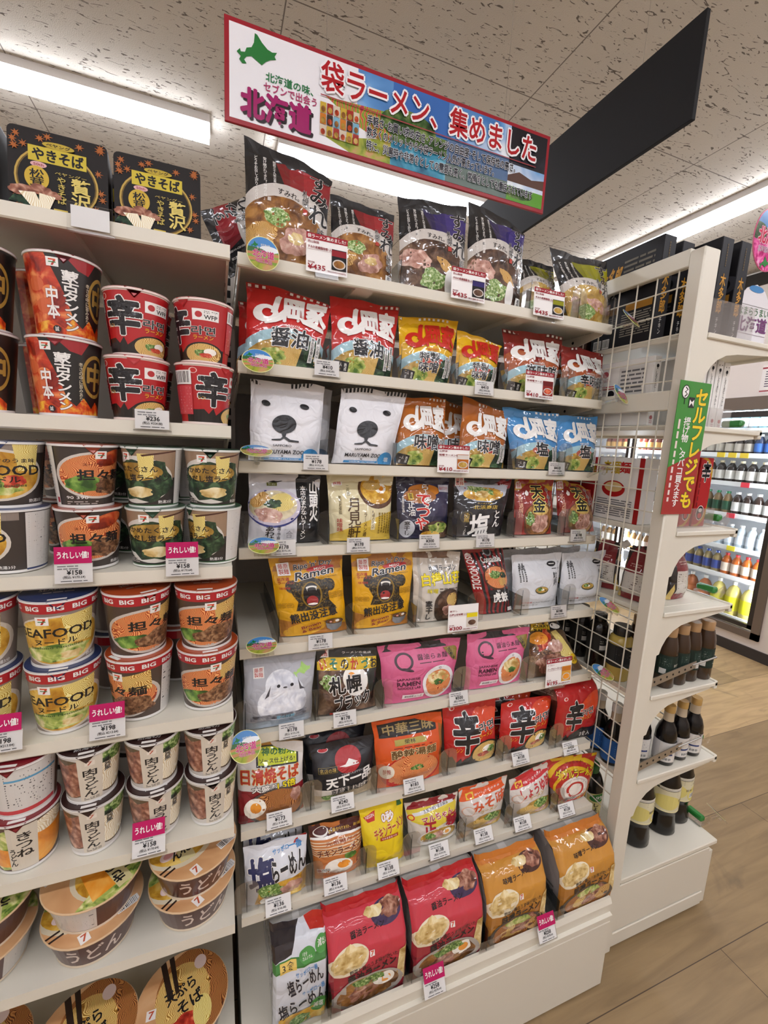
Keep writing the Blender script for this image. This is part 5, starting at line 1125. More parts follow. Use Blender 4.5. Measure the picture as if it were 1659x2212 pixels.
# fourth shelf
cup('bigsea', '4', -.383, .008, 4, 'big blue lidded seafood cup cut by left picture edge, lower')
cup('bigsea', '4', -.382, .012, -8, 'big blue lidded seafood cup cut by left picture edge, upper', 1)
cup('bigsea', '4', -.273, .006, 6, 'big blue lidded seafood cup, lower one beside the orange lids')
cup('bigsea', '4', -.274, .008, 12, 'big blue lidded seafood cup, upper one beside the orange lids', 1)
cup('bigtan', '4', -.164, .01, -46, 'big orange lidded cup turned left, lower one of the left orange stack')
cup('bigtan', '4', -.165, .012, 30, 'big orange lidded cup turned right, upper one of the left orange stack', 1)
cup('bigtan', '4', -.054, .008, 6, 'big orange lidded cup, lower one at right end of fourth shelf')
cup('bigtan', '4', -.055, .01, -2, 'big orange lidded cup, upper one at right end of fourth shelf', 1)
for x, l in ((-.218, 'between the blue and orange lidded stacks'), (-.109, 'between the two orange lidded stacks')):
    for lv in (0, 1): cup('bigtan' if x > -.15 else 'bigsea', '4', x, .125, 160, 'big noodle cup in second row %s, %s' % (l, ('lower', 'upper')[lv]), lv)
# fifth shelf
cup('kitsune', '5', -.333, -.012, 4, 'red lidded noodle cup with fried tofu photo, lower left on fifth shelf')
cup('kitsuneb', '5', -.331, -.01, -6, 'red lidded noodle cup turned to its barcode panel, upper left', 1)
for k, (x, r0, r1, l) in enumerate(((-.2365, 2, 6, 'left'), (-.1425, 10, -2, 'middle'), (-.05, 4, 0, 'right'))):
    cup('niku', '5', x, -.012, r0, 'brown lidded beef noodle cup, lower one of the %s stack on fifth shelf' % l)
    cup('niku', '5', x - .002, -.01, r1, 'brown lidded beef noodle cup, upper one of the %s stack on fifth shelf' % l, 1)
for x, l in ((-.295, 'behind the red lidded stack'), (-.194, 'between left and middle beef stacks'), (-.094, 'between middle and right beef stacks')):
    for lv in (0, 1): cup('niku', '5', x, .1, 120, 'brown lidded noodle cup in second row %s, %s' % (l, ('lower', 'upper')[lv]), lv)
# bowls
def kitsu_lid(): return [('P', [(0, 0), (1, 0), (1, .42), (0, .3)], '@tan'), ('E', .4, .66, .42, .4, 'd8ccb0'), ('E', .4, .68, .38, .36, '@byel'), ('E', .5, .86, .5, .14, '@veg'), ('P', [(.5, .9), (.78, .84), (.6, .36), (.36, .44)], '@yolk'), ('E', .2, .56, .1, .07, 'f0d8d4'), ('E', .2, .56, .06, .04, 'e0a0a0'), ('R', 0, .4, .14, .424, '2a1a14'), ('R', 0, .34, .16, .364, '2a1a14'), ('P', [(.24, .36), (.4, .3), (.56, .96), (.4, .98)], 'd8cc98'), ('T', 'きつね', .36, .42, .5, .92, K, dict(vert=True, b=.04, rot=-14)), ('T', 'うどん', .24, .42, .35, .84, K, dict(vert=True, b=.04, rot=-14)), ('R', .24, .08, .34, .2, 'efeae4'), ('T', '7', .265, .1, .32, .18, 'b84c2c', dict(b=.04)), ('B', .62, .12, .86, .22)]
def tensoba_lid(): return [('P', [(0, 0), (.5, 0), (.3, 1), (0, 1)], '@tan'), ('E', .66, .56, .46, .46, '@fried'), ('E', .5, .5, .3, .36, '@noodle'), ('P', [(.2, .98), (.26, 1), (.4, .52), (.34, .5)], '2a1a14'), ('P', [(.3, 1), (.36, 1), (.46, .56), (.42, .54)], '2a1a14'), ('E', .68, .82, .07, .08, 'e8d0c8'), ('E', .56, .22, .2, .11, '@red'), ('E', .72, .3, .1, .16, '@ynoodle'), ('E', .44, .16, .12, .08, '@udon'), ('T', '天ぷら', .3, .5, .64, .64, K, dict(b=.04, rot=24)), ('T', 'そば', .44, .36, .72, .5, K, dict(b=.04, rot=24)), ('R', .12, .38, .22, .48, 'efeae4'), ('T', '7', .145, .395, .2, .465, 'b84c2c', dict(b=.04)), ('B', .46, .0, .7, .08)]
SIDE = [('R', -.5, 0, 1.5, 1, '4a2422'), ('T', 'うどん', .2, .2, .6, .8, 'd8c8c0', dict(b=.02)), ('R', .66, 0, .74, 1, '5c3430'), ('R', .86, .04, 1.3, .96, 'd0ccc6'), ('L', .88, .08, 1.28, .92, 10, '5a5a5e')]
def bowl_thing(kind, x, y, z, rz, label, r=.072, h=.06):
    if kind not in PROTO:
        t = thing('noodle_bowl', label, 'noodle bowl')
        cup_mesh(r, r * .8, h, '4a2422', SIDE, rim='d8c8b0').build('bowl_body', t, angle=60)
        lid_mesh(r + .002, h, '@tan', kitsu_lid() if kind == 'kb' else tensoba_lid()).build('lid', t, angle=60)
        PROTO[kind] = t
    else: t = dup(PROTO[kind], label=label)
    t.location = (x, y, z); t.rotation_euler = (0, 0, math.radians(rz)); return t
z6 = LS['6'][1] + .0006
for x, y, r0, r1, l in ((-.084, .022, 40, 36, 'right'), (-.242, .018, 30, -130, 'middle'), (-.402, .022, -20, -150, 'left')):
    bowl_thing('kb', x, y, z6, r0, 'tan lidded noodle bowl, lower one of the %s stack on sixth shelf' % l)
    bowl_thing('kb', x + .002, y + .004, z6 + .0606, r1, 'tan lidded noodle bowl, upper one of the %s stack on sixth shelf' % l, )
for x, y, rz, l in ((-.105, .0, 0, 'right one on left bay base'), (-.262, .0, 4, 'middle one on left bay base'), (-.43, .02, 10, 'left one cut by the picture corner')):
    bowl_thing('tb', x, y, .2441 + .001, rz, 'large soba bowl with fried topping, %s' % l, .078, .072)
# boxed fried noodles on the top shelf
def noodle_box(x, y, w, h, rz, label, lean=6):
    S = flat_surf((-w / 2, 0, 0), (w / 2, 0, 0), (-w / 2, math.tan(math.radians(lean)) * h, h), 'carton')
    mb = MB(); tl = math.tan(math.radians(lean)) * h; d = .062; e = .008
    def ring(y0, ins):
        p = []
        for cx, cz, a0 in ((w / 2 - e, e, -90), (w / 2 - e, h - e, 0), (-w / 2 + e, h - e, 90), (-w / 2 + e, e, 180)):
            for q in range(4):
                a = math.radians(a0 + q * 30); X = cx + e * math.cos(a) * 1; Z = cz + e * math.sin(a)
                p.append((X * (1 - ins), y0 + tl * Z / h, Z * (1 - ins) + ins * h / 2))
        return p
    r0, r1, r2 = ring(.0, 0), ring(.008, -.0), ring(d, .08); n = len(r0)
    mb.add(r0 + r1 + r2, [list(range(n))[::1]] + [(i, n + i, n + (i + 1) % n, (i + 1) % n) for i in range(n)] + [(n + i, 2 * n + i, 2 * n + (i + 1) % n, n + (i + 1) % n) for i in range(n)] + [list(range(2 * n, 3 * n))[::-1]], M('1c1614', 'carton'))
    leaf = []
    rg = random.Random(5)
    for _ in range(60):
        cu, cv = rg.uniform(.05, .95), rg.uniform(.05, .95)
        if (cu - .48) ** 2 + (cv - .45) ** 2 < .2 or (.16 < cu < .82 and .58 < cv < .9): continue
        pts = []
        for k in range(14):
            a = 2 * math.pi * k / 14; r = (.05 if k % 2 == 0 else .018) * (.8 + .4 * rg.random()); pts.append((cu + r * math.cos(a), cv + r * math.sin(a)))
        leaf.append(('P', [(min(.99, max(.01, a)), min(.99, max(.01, b))) for a, b in pts], 'a8602c'))
    S.prints(mb, leaf + [('E', .48, .42, .42, .4, 'b89a4c'), ('E', .48, .42, .4, .38, '6a5426'), ('E', .48, .42, .385, .365, '17120f'), ('P', [(.0, .1), (.14, .3), (.3, .24), (.3, .06)], '@dgreen'), ('R', .2, .62, .78, .8, 'c8b43c'), ('T', 'やきそば', .24, .64, .75, .78, K, dict(b=.06)), ('E', .5, .84, .16, .04, 'b8a038'), ('T', 'ペヤング', .38, .82, .62, .86, K, dict(b=.03)), ('E', .3, .58, .08, .035, 'd8a8a8'), ('T', '50th', .25, .565, .35, .595, '8a2c3c'),
        ('E', .28, .42, .12, .14, 'c8a83c'), ('T', '松茸', .21, .31, .35, .52, K, dict(vert=True, b=.02)), ('T', '贅沢', .62, .14, .82, .5, 'd8c46c', dict(vert=True, b=.03)), ('T', 'ペヤングー', .46, .5, .78, .54, 'c8b45c'), ('T', 'やきそば', .48, .16, .57, .48, 'c8b45c', dict(vert=True, b=.02)), ('R', .44, .06, .58, .09, 'c8b04c'),
        ('E', .14, .24, .13, .06, '@char'), ('E', .3, .28, .12, .06, '@char'), ('P', [(.1, .22), (.26, .24), (.34, .06), (.24, .04)], '@udon'), ('E', .42, .24, .1, .05, '@char'), ('P', [(.3, .24), (.46, .22), (.4, .06), (.3, .06)], '@udon')])
    o = mb.build('noodle_box', loc=(x, y, LS['1'][1] + .0006), angle=30); o.rotation_euler = (0, 0, math.radians(rz)); tag(o, label, 'boxed noodles'); return o
noodle_box(-.257, .118, .128, .122, 0, 'square black and gold fried noodle box, large one left of the blank tag')
noodle_box(-.1215, .118, .127, .12, 0, 'square black and gold fried noodle box at right end of left bay top shelf')
noodle_box(-.395, .12, .128, .122, -3, 'square black and gold fried noodle box cut by the left picture edge')
noodle_box(-.235, .2, .127, .122, 0, 'square black noodle box in second row behind the large one')

# ------------------------------------------------------------------ tags, cards, badges, dividers, hanging signs
def card_surf(w, h, lean):
    l = math.radians(lean)
    return flat_surf((-w / 2, 0, -h / 2 * math.cos(l)), (w / 2, 0, -h / 2 * math.cos(l)), (-w / 2, h * math.sin(l), h / 2 * math.cos(l)), 'matte', base=.0003, step=.00005)
def slab(mb, S, t, mat):
    P = [Vector(S.P[0][0]), Vector(S.P[1][0]), Vector(S.P[1][1]), Vector(S.P[0][1])]; n = Vector(S.N[0][0])
    mb.add([tuple(p) for p in P] + [tuple(p - n * t) for p in P], [(0, 1, 2, 3), (7, 6, 5, 4), (1, 0, 4, 5), (2, 1, 5, 6), (3, 2, 6, 7), (0, 3, 7, 4)], mat)
def holder(w, h, lean, parent):
    a = MB(); l = math.radians(lean); S = card_surf(w + .004, h + .003, lean); S.P += S.N * .0012
    slab(a, S, .0008, CLEAR)
    a.box((-w / 2 - .003, .0005, -h / 2 - .004), (w / 2 + .003, .006, -h / 2 - .001), CLEAR)
    a.build('clear_holder', parent, smooth=False)
def price_tag(x, y, z, price, label, lean=6, w=.05, h=.031, header=False, blank=False):
    t = thing('price_tag', label, 'price tag', (x, y - .006, z))
    S = card_surf(w, h, lean); a = MB(); slab(a, S, .0006, M('efeeec', 'matte'))
    if not blank:
        tax = '%.2f' % (int(price) * 1.08)
        S.prints(a, [('L', .08, .66, .62, .92, 2, '8a8a8c'), ('T', '¥' + price, .32, .42, .72, .66, K, dict(b=.03)), ('T', '(税込 ¥%s)' % tax, .22, .2, .8, .38, '2a2a2c'), ('L', .16, .06, .86, .14, 1, '4a4a4c')])
    a.build('card', t, smooth=False)
    if not blank: holder(w, h, lean, t)
    else:
        holder(w + .006, h + .004, lean, t)
    if header:
        l = math.radians(lean); hh = .026; c = MB()
        S2 = flat_surf((-w * .49, h * math.sin(l) * .55, h / 2 * .98), (w * .49, h * math.sin(l) * .55, h / 2 * .98), (-w * .49, h * math.sin(l) * .55 + hh * math.sin(l), h / 2 + hh * math.cos(l)), 'matte')
        slab(c, S2, .0006, M('b8185c', 'matte')); S2.prints(c, [('T', 'うれしい値!', .08, .3, .92, .72, Wt, dict(b=.04))]); c.build('header', t, smooth=False)
    return t
def price_card(x, y, z, maker, item, price, art, label, w=.082, h=.078, lean=4, yaw=0, head=True):
    t = thing('price_card', label, 'price card', (x, y - .008, z), math.radians(yaw))
    S = card_surf(w, h, lean); a = MB(); slab(a, S, .0008, M('f2f0ee', 'matte'))
    p = [('R', 0, .84, 1, 1, '9c2430'), ('T', '袋ラーメン集めました!', .03, .87, .95, .97, Wt, dict(b=.02))] if head else []
    p += [('T', maker, .04, .74, .3, .81, '8c2430'), ('T', item, .04, .6, .66, .68, '8c2430', dict(b=.02)), ('R', .03, .575, .6, .58, '8c2430'), ('T', '税抜価格', .04, .22, .2, .27, '8c2430'), ('T', '¥' + price, .04, .06, .46, .2, '9c2430', dict(b=.03)), ('T', '(税込価格 %.2f円)' % (int(price) * 1.08), .5, .04, .96, .1, '8c2430')]
    p += [('R', .61, .14, .97, .68, art[0]), ('R', .61, .5, .97, .66, art[1]), ('E', .79, .3, .16, .13, 'd0c8c0'), ('E', .79, .3, .13, .1, art[2])]
    S.prints(a, p); a.build('card', t, smooth=False)
    a = MB(); a.box((-w * .28, -.001, -h / 2 - .008), (w * .28, .008, -h / 2 + .006), CLEAR); a.build('clear_clip', t, smooth=False)
    return t
TAGS = [  # shelf front plane, x, z, price, header
    (0.137, 0.1700, 1.5230, '410', False, 'white price tag below the gap between the two bright red bags'),
    (0.137, 0.5380, 1.5180, '410', False, 'white price tag below the right yellow bag'),
    (0.119, 0.1490, 1.3370, '178', False, 'white price tag below the left polar bear bag'),
    (0.119, 0.7570, 1.3410, '410', False, 'white price tag below the two blue bags'),
    (0.102, 0.0840, 1.1680, '178', False, 'white price tag below the white and black bowl bag'),
    (0.102, 0.2400, 1.1680, '178', False, 'white price tag below the cream and gold bag'),
    (0.102, 0.4060, 1.1700, '300', False, 'white price tag below the navy bag'),
    (0.102, 0.5530, 1.1670, '178', False, 'white price tag below the black and crimson bag'),
    (0.102, 0.8360, 1.1710, '198', False, 'white price tag below the twisted red and gold bag'),
    (0.079, 0.1600, 0.9720, '178', False, 'white price tag below the left roaring bear bag'),
    (0.079, 0.7800, 0.9780, '198', False, 'white price tag below the two silver bags'),
    (0.058, 0.1010, 0.7970, '178', False, 'white price tag below the fluffy bird bag'),
    (0.058, 0.2130, 0.8010, '178', False, 'white price tag below the coloured kana bag'),
    (0.058, 0.4900, 0.7990, '500', False, 'white price tag below the two pink bags'),
    (0.032, 0.0760, 0.6210, '173', False, 'white price tag below the fried noodle bag with egg'),
    (0.032, 0.2080, 0.6220, '240', False, 'white price tag below the black bag with red disc'),
    (0.032, 0.3750, 0.6200, '183', False, 'white price tag below the orange bag with black band'),
    (0.032, 0.6700, 0.6200, '138', False, 'white price tag below the two red character bags'),
    (0.032, 0.8320, 0.6110, '428', False, 'white price tag below the bulky red three-pack'),
    (0.000, 0.0720, 0.4540, '136', False, 'white price tag below the big blue character bag'),
    (0.000, 0.1900, 0.4590, '136', False, 'white price tag below the striped chicken noodle bag'),
    (0.000, 0.3100, 0.4550, '138', False, 'white price tag below the bright yellow bag'),
    (0.000, 0.4360, 0.4600, '138', False, 'white price tag below the shiny gold bag'),
    (0.000, 0.5560, 0.4630, '138', False, 'white price tag below the orange topped bag'),
    (0.000, 0.6710, 0.4610, '138', False, 'white price tag below the red topped bag'),
    (0.000, 0.8120, 0.4580, '128', False, 'white price tag below the ringed bag'),
    (-0.103, 0.3870, 0.2460, '258', True, 'price tag with magenta header below the right red five-pack'),
    (-0.103, 0.6850, 0.2560, '258', True, 'price tag with magenta header below the left orange five-pack'),
    (0.090, -0.2110, 1.6930, '', False, 'blank shiny tag holder on top shelf below the boxed noodles'),
    (0.070, -0.1340, 1.4000, '236', False, 'white price tag below the red character cups'),
    (0.030, -0.2440, 1.1580, '158', True, 'price tag with magenta header below the sesame noodle cups'),
    (0.030, -0.0910, 1.1600, '158', True, 'price tag with magenta header below the seaweed noodle cups'),
    (0.000, -0.3400, 0.9100, '198', True, 'price tag with magenta header cut by left picture edge'),
    (0.000, -0.2040, 0.9040, '198', True, 'price tag with magenta header below the big orange lidded cups'),
    (-0.020, -0.1490, 0.6870, '158', True, 'price tag with magenta header below the beef noodle cups')
]
for y, x, z, p, hd, l in TAGS: price_tag(x, y, z, p or '0', l, lean=max(5, min(28, (1.25 - z) * 36)), header=hd, blank=(p == ''))
CARDS = [
    (0.134, 0.1630, 1.7280, 0.080, 0.069, '西山製麺', 'すみれ乾燥麺味噌1人前', '435', ('1b1b1e', '8e222a', '@bmiso'), 'red headed price card in front of the two miso bags', True),
    (0.134, 0.4740, 1.7270, 0.084, 0.064, '西山製麺', 'すみれ乾燥麺醤油1人前', '435', ('1b1b1e', '332a66', '@bdark'), 'red headed price card in front of the purple bags', True),
    (0.134, 0.6930, 1.7230, 0.089, 0.062, '西山製麺', 'すみれ乾燥麺塩1人前', '435', ('1b1b1e', '8e8e14', '@bclear'), 'red headed price card in front of the slumped yellow bag', True),
    (0.137, 0.6920, 1.5380, 0.084, 0.064, '山岡家', '辛味噌ラーメン', '410', ('8c241e', '6a1a1a', '@red'), 'red headed price card in front of the dark red bags', True),
    (0.119, 0.4610, 1.3540, 0.081, 0.061, '山岡家', '味噌ラーメン袋', '410', ('b4641c', 'd8d0c8', '@bclear'), 'red headed price card in front of the orange bags', True),
    (0.079, 0.4950, 0.9910, 0.080, 0.063, '寒干し', '白樺山荘味噌1人前', '300', ('d2cabe', 'e8d41c', '@bdark'), 'white price card without header below the yellow lettered bag', False),
    (0.058, 0.7810, 0.8240, 0.082, 0.074, 'スープカリー', 'スープカリーラーメン', '195', ('d8a040', 'c87828', '@yolk'), 'red headed price card in front of the curry bag', True)
]
for y, x, z, w, h, mk, it, pr, art, l, hd in CARDS: price_card(x, y, z, mk, it, pr, art, l, w, h, head=hd)

# round regional badges on clear clips
def badge_disc():
    mb = MB(); r = .0285
    mb.lathe([(0, -.0006), (r, -.0006), (r, 0), (0, 0)], M('e8e8a8', 'matte'), 36)
    U = [0, 1]; S = Surf(U, U, [[((u - .5) * 2 * r * .96, (v - .5) * 2 * r * .96, 0) for v in U] for u in U], 'gloss', base=.0001, step=.00005).round()
    S.prints(mb, [('R', 0, 0, 1, 1, '7a9a3c'), ('R', 0, .6, 1, 1, '4a88c8'), ('E', .7, .66, .3, .1, 'e8eef4'), ('E', .2, .56, .4, .1, '3c6a3c'), ('P', [(0, .5), (1, .56), (1, .3), (0, .24)], 'c08a5c'), ('P', [(0, .42), (1, .46), (1, .4), (0, .34)], '8aa84c'), ('E', .5, .06, .5, .2, '@field')] + hok(.12, .64, .22, .2, '1c7a3c') +
        [('T', '北海道の味、', .42, .72, .74, .8, 'f0f0e0'), ('T', 'セブンで出会う', .3, .62, .86, .7, 'f0f0e0'), ('T', '北海道', .17, .36, .85, .6, 'c01c6c', dict(o=Wt, ow=.035, b=.05)), ('T', '地区商品', .26, .2, .78, .34, 'c01c6c', dict(o=Wt, ow=.035, b=.02))])
    return mb
bproto = None
def badge(x, y, z, elev, yaw, label, ysh, zsh):
    global bproto
    if bproto is None:
        t = thing('round_badge', label, 'shelf badge'); badge_disc().build('disc', t, smooth=False)
        a = MB(); a.box((-.02, -.03, -.004), (.02, -.018, -.0012), CLEAR); a.box((-.012, -.02, -.012), (.012, .0, -.0009), CLEAR); a.build('clear_clip', t, smooth=False); bproto = t
    else: t = dup(bproto, label=label)
    t.location = (x, y, z); t.rotation_euler = (math.radians(90 - elev), 0, math.radians(yaw))
    a = MB(); q = Matrix.LocRotScale(t.location, t.rotation_euler, None).inverted()
    a.cyl(tuple(q @ Vector((x, y, z) ) + Vector((0, -.012, -.003))), tuple(q @ Vector((min(x, .893), ysh + .0015, zsh - .010))), .005, CLEAR, 8); a.build('clear_arm', t)
for x, y, z, e, yaw, l in (
    (.044, .112, 1.702, 4, 4, 'round Hokkaido badge at left end of top ramen shelf, facing forward'),
    (.036, .112, 1.519, 36, 0, 'round Hokkaido badge under the large red bag on second shelf'),
    (.033, .094, 1.356, 70, 0, 'round Hokkaido badge lying almost flat beside the polar bear bag'),
    (.046, .078, 1.179, 70, 0, 'round Hokkaido badge at left end of fourth ramen shelf'),
    (.041, .054, .990, 82, 0, 'round Hokkaido badge at left end of fifth shelf beside empty shelf space'),
    (.010, .022, .806, 44, 6, 'round Hokkaido badge under the white bird bag'),
    (.896, .076, 1.708, 40, 20, 'round Hokkaido badge at right end of top shelf against the mesh'),
    (.895, .076, 1.531, 32, 20, 'round Hokkaido badge at right end of second shelf against the mesh'),
    (.866, .076, 1.356, 86, 10, 'round Hokkaido badge seen edge-on at right end of third shelf'),
    (.889, .076, 1.186, 8, 40, 'glaring round Hokkaido badge facing the camera at right end of fourth shelf'),
    (.898, .03, 1.003, 62, 30, 'round Hokkaido badge at right end of fifth shelf against the mesh'),
    (.896, .02, .824, 70, 30, 'round Hokkaido badge at right end of sixth shelf against the mesh')): badge(x, y, z, e, yaw, l, *SH[min(SH, key=lambda k: abs(SH[k][1] - z + .01))])

# clear dividers between the facings
def round_tab(w, h, n=8):
    p = [(-w / 2, 0), (w / 2, 0)]; r = w * .42
    for q in range(n + 1):
        a = math.pi / 2 * q / n; p.append((w / 2 - r + r * math.cos(a), h - r + r * math.sin(a)))
    for q in range(n + 1):
        a = math.pi / 2 + math.pi / 2 * q / n; p.append((-w / 2 + r + r * math.cos(a), h - r + r * math.sin(a)))
    return p
dproto = None
NAMES = {'a1': 'first miso bag', 'a2': 'second miso bag', 'a3': 'left purple bag', 'a4': 'right purple bag', 'a5': 'slumped yellow bag', 'a6': 'upright yellow bag', 'b1': 'large red bag', 'b2': 'smaller red bag', 'b3': 'left yellow bag', 'b4': 'right yellow bag', 'b5': 'left dark red bag', 'b6': 'right dark red bag', 'c1': 'left polar bear bag', 'c2': 'right polar bear bag', 'c3': 'left orange bag', 'c4': 'right orange bag', 'c5': 'left blue bag', 'c6': 'right blue bag', 'd1': 'white and black bag', 'd3': 'cream bag', 'd4': 'navy bag', 'd5': 'black and crimson bag', 'd6': 'left red and gold bag', 'd7': 'twisted red and gold bag', 'e1': 'left bear bag', 'e2': 'right bear bag', 'e3': 'yellow lettered bag', 'e4': 'striped bag', 'e5': 'left silver bag', 'e6': 'right silver bag', 'f1': 'bird bag', 'f2': 'coloured kana bag', 'f3': 'left pink bag', 'f4': 'right pink bag', 'f5': 'curry bag', 'g1': 'fried noodle bag', 'g2': 'red disc bag', 'g3': 'orange red soup bag', 'g4': 'left red character bag', 'g5': 'middle red character bag', 'g6': 'red three-pack', 'h1': 'blue character bag', 'h2': 'striped chicken bag', 'h3': 'bright yellow bag', 'h4': 'shiny gold bag', 'h5': 'orange topped bag', 'h6': 'red topped bag', 'h7': 'ringed bag'}
def divider(x, sh, label, tab=True):
    global dproto
    y, z = SH[sh]
    if dproto is None:
        t = thing('shelf_divider', label, 'shelf divider')
        a = MB(); a.prism([(.0, .002), (.30, .002), (.30, .03), (.05, .048), (.0, .05)], 0, -.0005, .0005, CLEAR_EDGE); a.box((-.010, .0, .0006), (.010, .3, .0018), CLEAR); a.build('partition', t, smooth=False)
        a = MB(); a.prism([(p[0], p[1] + .001) for p in round_tab(.046, .07)], 1, -.001, .0002, CLEAR); a.box((-.0006, -.0014, .001), (.0006, -.001, .066), CLEAR_EDGE); a.build('front_tab', t, smooth=False)
        dproto = t
    else: t = dup(dproto, label=label)
    t.location = (x, y + .010, z); return t
keys = sorted(QD)
for a, b in zip(keys[:-1], keys[1:]):
    if a[0] != b[0]: continue
    divider((QD[a][4] + QD[b][3]) / 2, QD[a][0], 'clear divider between the %s and the %s' % (NAMES[a], NAMES[b]))
for sh, l in (('4', 'white and black bag'), ('6', 'bird bag'), ('8', 'blue character bag')): divider(.012, sh, 'clear plastic divider at the left shelf end beside the %s' % l)
divider(.077, '5', 'clear divider between empty shelf space and the left bear bag')
for sh, l, x in (('1', 'upright yellow bag', .9), ('2', 'right dark red bag', .905)): divider(.897, sh, 'clear plastic divider at the right shelf end beside the %s' % l)
# clear tray partitions on the base
for x, l in ((.1645, 'green banded pack and left red pack'), (.339, 'two red packs'), (.525, 'right red pack and left orange pack'), (.728, 'two orange packs')):
    t = thing('shelf_divider', 'clear plastic tray wall between the %s' % l, 'shelf divider', (x, -.088, ZB))
    a = MB(); a.box((-.0006, .0, 0), (.0006, .28, .075), CLEAR_EDGE); a.build('partition', t, smooth=False)
    a = MB(); a.box((-.02, -.001, 0), (.02, 0, .05), CLEAR); a.build('front_tab', t, smooth=False)

# hanging sign ---------------------------------------------------------
SY, SX0, SX1, SZ0, SZ1 = .28, -.016, .769, 1.996, 2.178
t = thing('hanging_sign', 'long red bordered ramen sign hanging from the ceiling over the shelves', 'sign', ((SX0 + SX1) / 2, SY, SZ0))
w = (SX1 - SX0) / 2; h = SZ1 - SZ0
a = MB(); a.rbox((-w, 0, 0), (w, .006, h), M('9c2430', 'gloss'), .001)
S = flat_surf((-w + .009, -.0002, .009), (w - .009, -.0002, .009), (-w + .009, -.0002, h - .009), 'gloss', base=.0, step=.00005)
S.prints(a, [('R', 0, 0, 1, 1, 'efeef2'),
    ('R', .34, .5, .446, 1, '@sky'), ('P', [(.25, .56), (.446, .62), (.446, .2), (.34, .34)], '@flower'), ('P', [(.25, .1), (.446, .3), (.446, 0), (.32, 0)], '@field'), ('R', .446, .44, .629, 1, '3c6cb4'), ('E', .5, .52, .09, .2, '@forest'), ('R', .446, .3, .629, .52, '@forest'), ('R', .446, 0, .629, .3, '@lake'),
    ('R', .629, .5, .856, 1, '@sky'), ('R', .629, .2, .856, .56, '5a7498'), ('R', .629, 0, .856, .24, '6a7a74'), ('R', .856, .5, 1, 1, '@night'), ('R', .856, .34, 1, .5, '@sky'), ('P', [(.856, .34), (.9, .42), (.95, .36), (1, .4), (1, .2), (.856, .2)], '5a4038'), ('R', .856, .2, 1, .26, '@sky'), ('R', .856, 0, 1, .2, '5a9a2c'), ('E', .9, .12, .06, .08, '@forest')] +
    hok(.018, .6, .1, .36, '2c7a3c') + [
    ('T', '北海道の味、', .09, .5, .215, .6, '2c7a4c', dict(b=.03)), ('T', 'セブンで出会う', .085, .39, .225, .49, 'b0406c', dict(b=.03)), ('T', '北海道', .034, .035, .216, .345, '2a2228', dict(b=.1)), ('T', '北海道', .028, .06, .21, .37, 'a01c64', dict(b=.09))] +
    [('R', .235 + .019 * k, .36 - .13 * r, .252 + .019 * k, .48 - .13 * r, ['c8a83c', '3a2c24', 'a03028', '7ab0c8', 'd8c8b0', 'c87828'][(k * 2 + r * 5) % 6]) for k in range(6) for r in range(3)] +
    [('E', .2435 + .019 * k, .4 - .13 * r, .006, .035, ['@bmiso', '@bclear', '@bred'][(k + r) % 3]) for k in range(6) for r in range(3)] +
    [('R', .235, .545, .96, .557, 'a03c44'), ('T', '袋ラーメン、集めました', .235, .6, .955, .95, 'b02028', dict(o='f4f2f4', ow=.1, b=.03)),
    ('T', '手軽さ･お買い求め安さ･アレンジの自由度･そして保存性の高さ。', .37, .38, .88, .5, '2a2c34', dict(o='eef0f4', ow=.05, b=.05)), ('T', '数多くのメリットから今袋ラーメン人気が高まっています。', .37, .24, .8, .36, '2a2c34', dict(o='eef0f4', ow=.05, b=.05)), ('T', '特に、災害時や非常食としての需要も高く、常備食としても重宝されています', .37, .08, .955, .2, '2a2c34', dict(o='eef0f4', ow=.05, b=.05))])
a.build('panel', t, smooth=False)
for sx in (-w + .2, w - .14):
    a = MB(); a.cyl((sx, .003, h), (sx, .003, CEIL - SZ0), .0003, M('8a8680', 'gloss'), 6); a.build('hanging_wire', t)
t = thing('category_sign', 'plain black category panel hanging edge-on from the ceiling behind the sign', 'sign', (1.0, .535, 2.156))
a = MB(); a.rbox((-.006, -.465, 0), (.006, .465, .222), M('161618', 'matte'), .001); a.build('panel', t)
for sy in (-.3, .3):
    a = MB(); a.cyl((0, sy, .222), (0, sy, CEIL - 2.156), .0003, M('8a8680', 'gloss'), 6); a.build('hanging_wire', t)

# ------------------------------------------------------------------ goods on the right gondola
def carton(name, x, y, z, w, d, h, base, spine, side, label, style='carton', cat='food box', group=None, rz=0):
    """upright carton: spine faces the camera (-y), broad face towards -x"""
    t_mb = MB(); t_mb.rbox((0, 0, 0), (w, d, h), M(base, style), .0015)
    S = flat_surf((0, 0, 0), (w, 0, 0), (0, 0, h), style, base=.0003, step=.00005); S.prints(t_mb, spine)
    S = flat_surf((0, d, 0), (0, 0, 0), (0, d, h), style, base=.0003, step=.00005); S.prints(t_mb, side)
    o = t_mb.build(name, loc=(x, y, z + .0005)); o.rotation_euler = (0, 0, math.radians(rz)); tag(o, label, cat, group); return o
G = 'c08a2c'
sp = [('T', '木多郎', .26, .28, .74, .66, G, dict(vert=True, b=.03)), ('T', 'チキン', .4, .08, .6, .24, 'd8d4cc', dict(vert=True)), ('V', .42, .72, .58, .94, 1, '5a4824')]
sd = [('T', '木多郎', .06, .62, .4, .86, G, dict(b=.05, sh=.15)), ('T', 'チキン', .16, .54, .34, .61, 'd8d4cc'), ('L', .44, .66, .9, .9, 5, '6a6458'), ('E', .7, .62, .16, .06, '6a5c54'), ('R', .55, .36, .95, .44, 'a8782c'), ('L', .5, .1, .95, .34, 10, '8a8478'), ('B', .06, .02, .2, .12), ('B', .22, .02, .34, .12)]
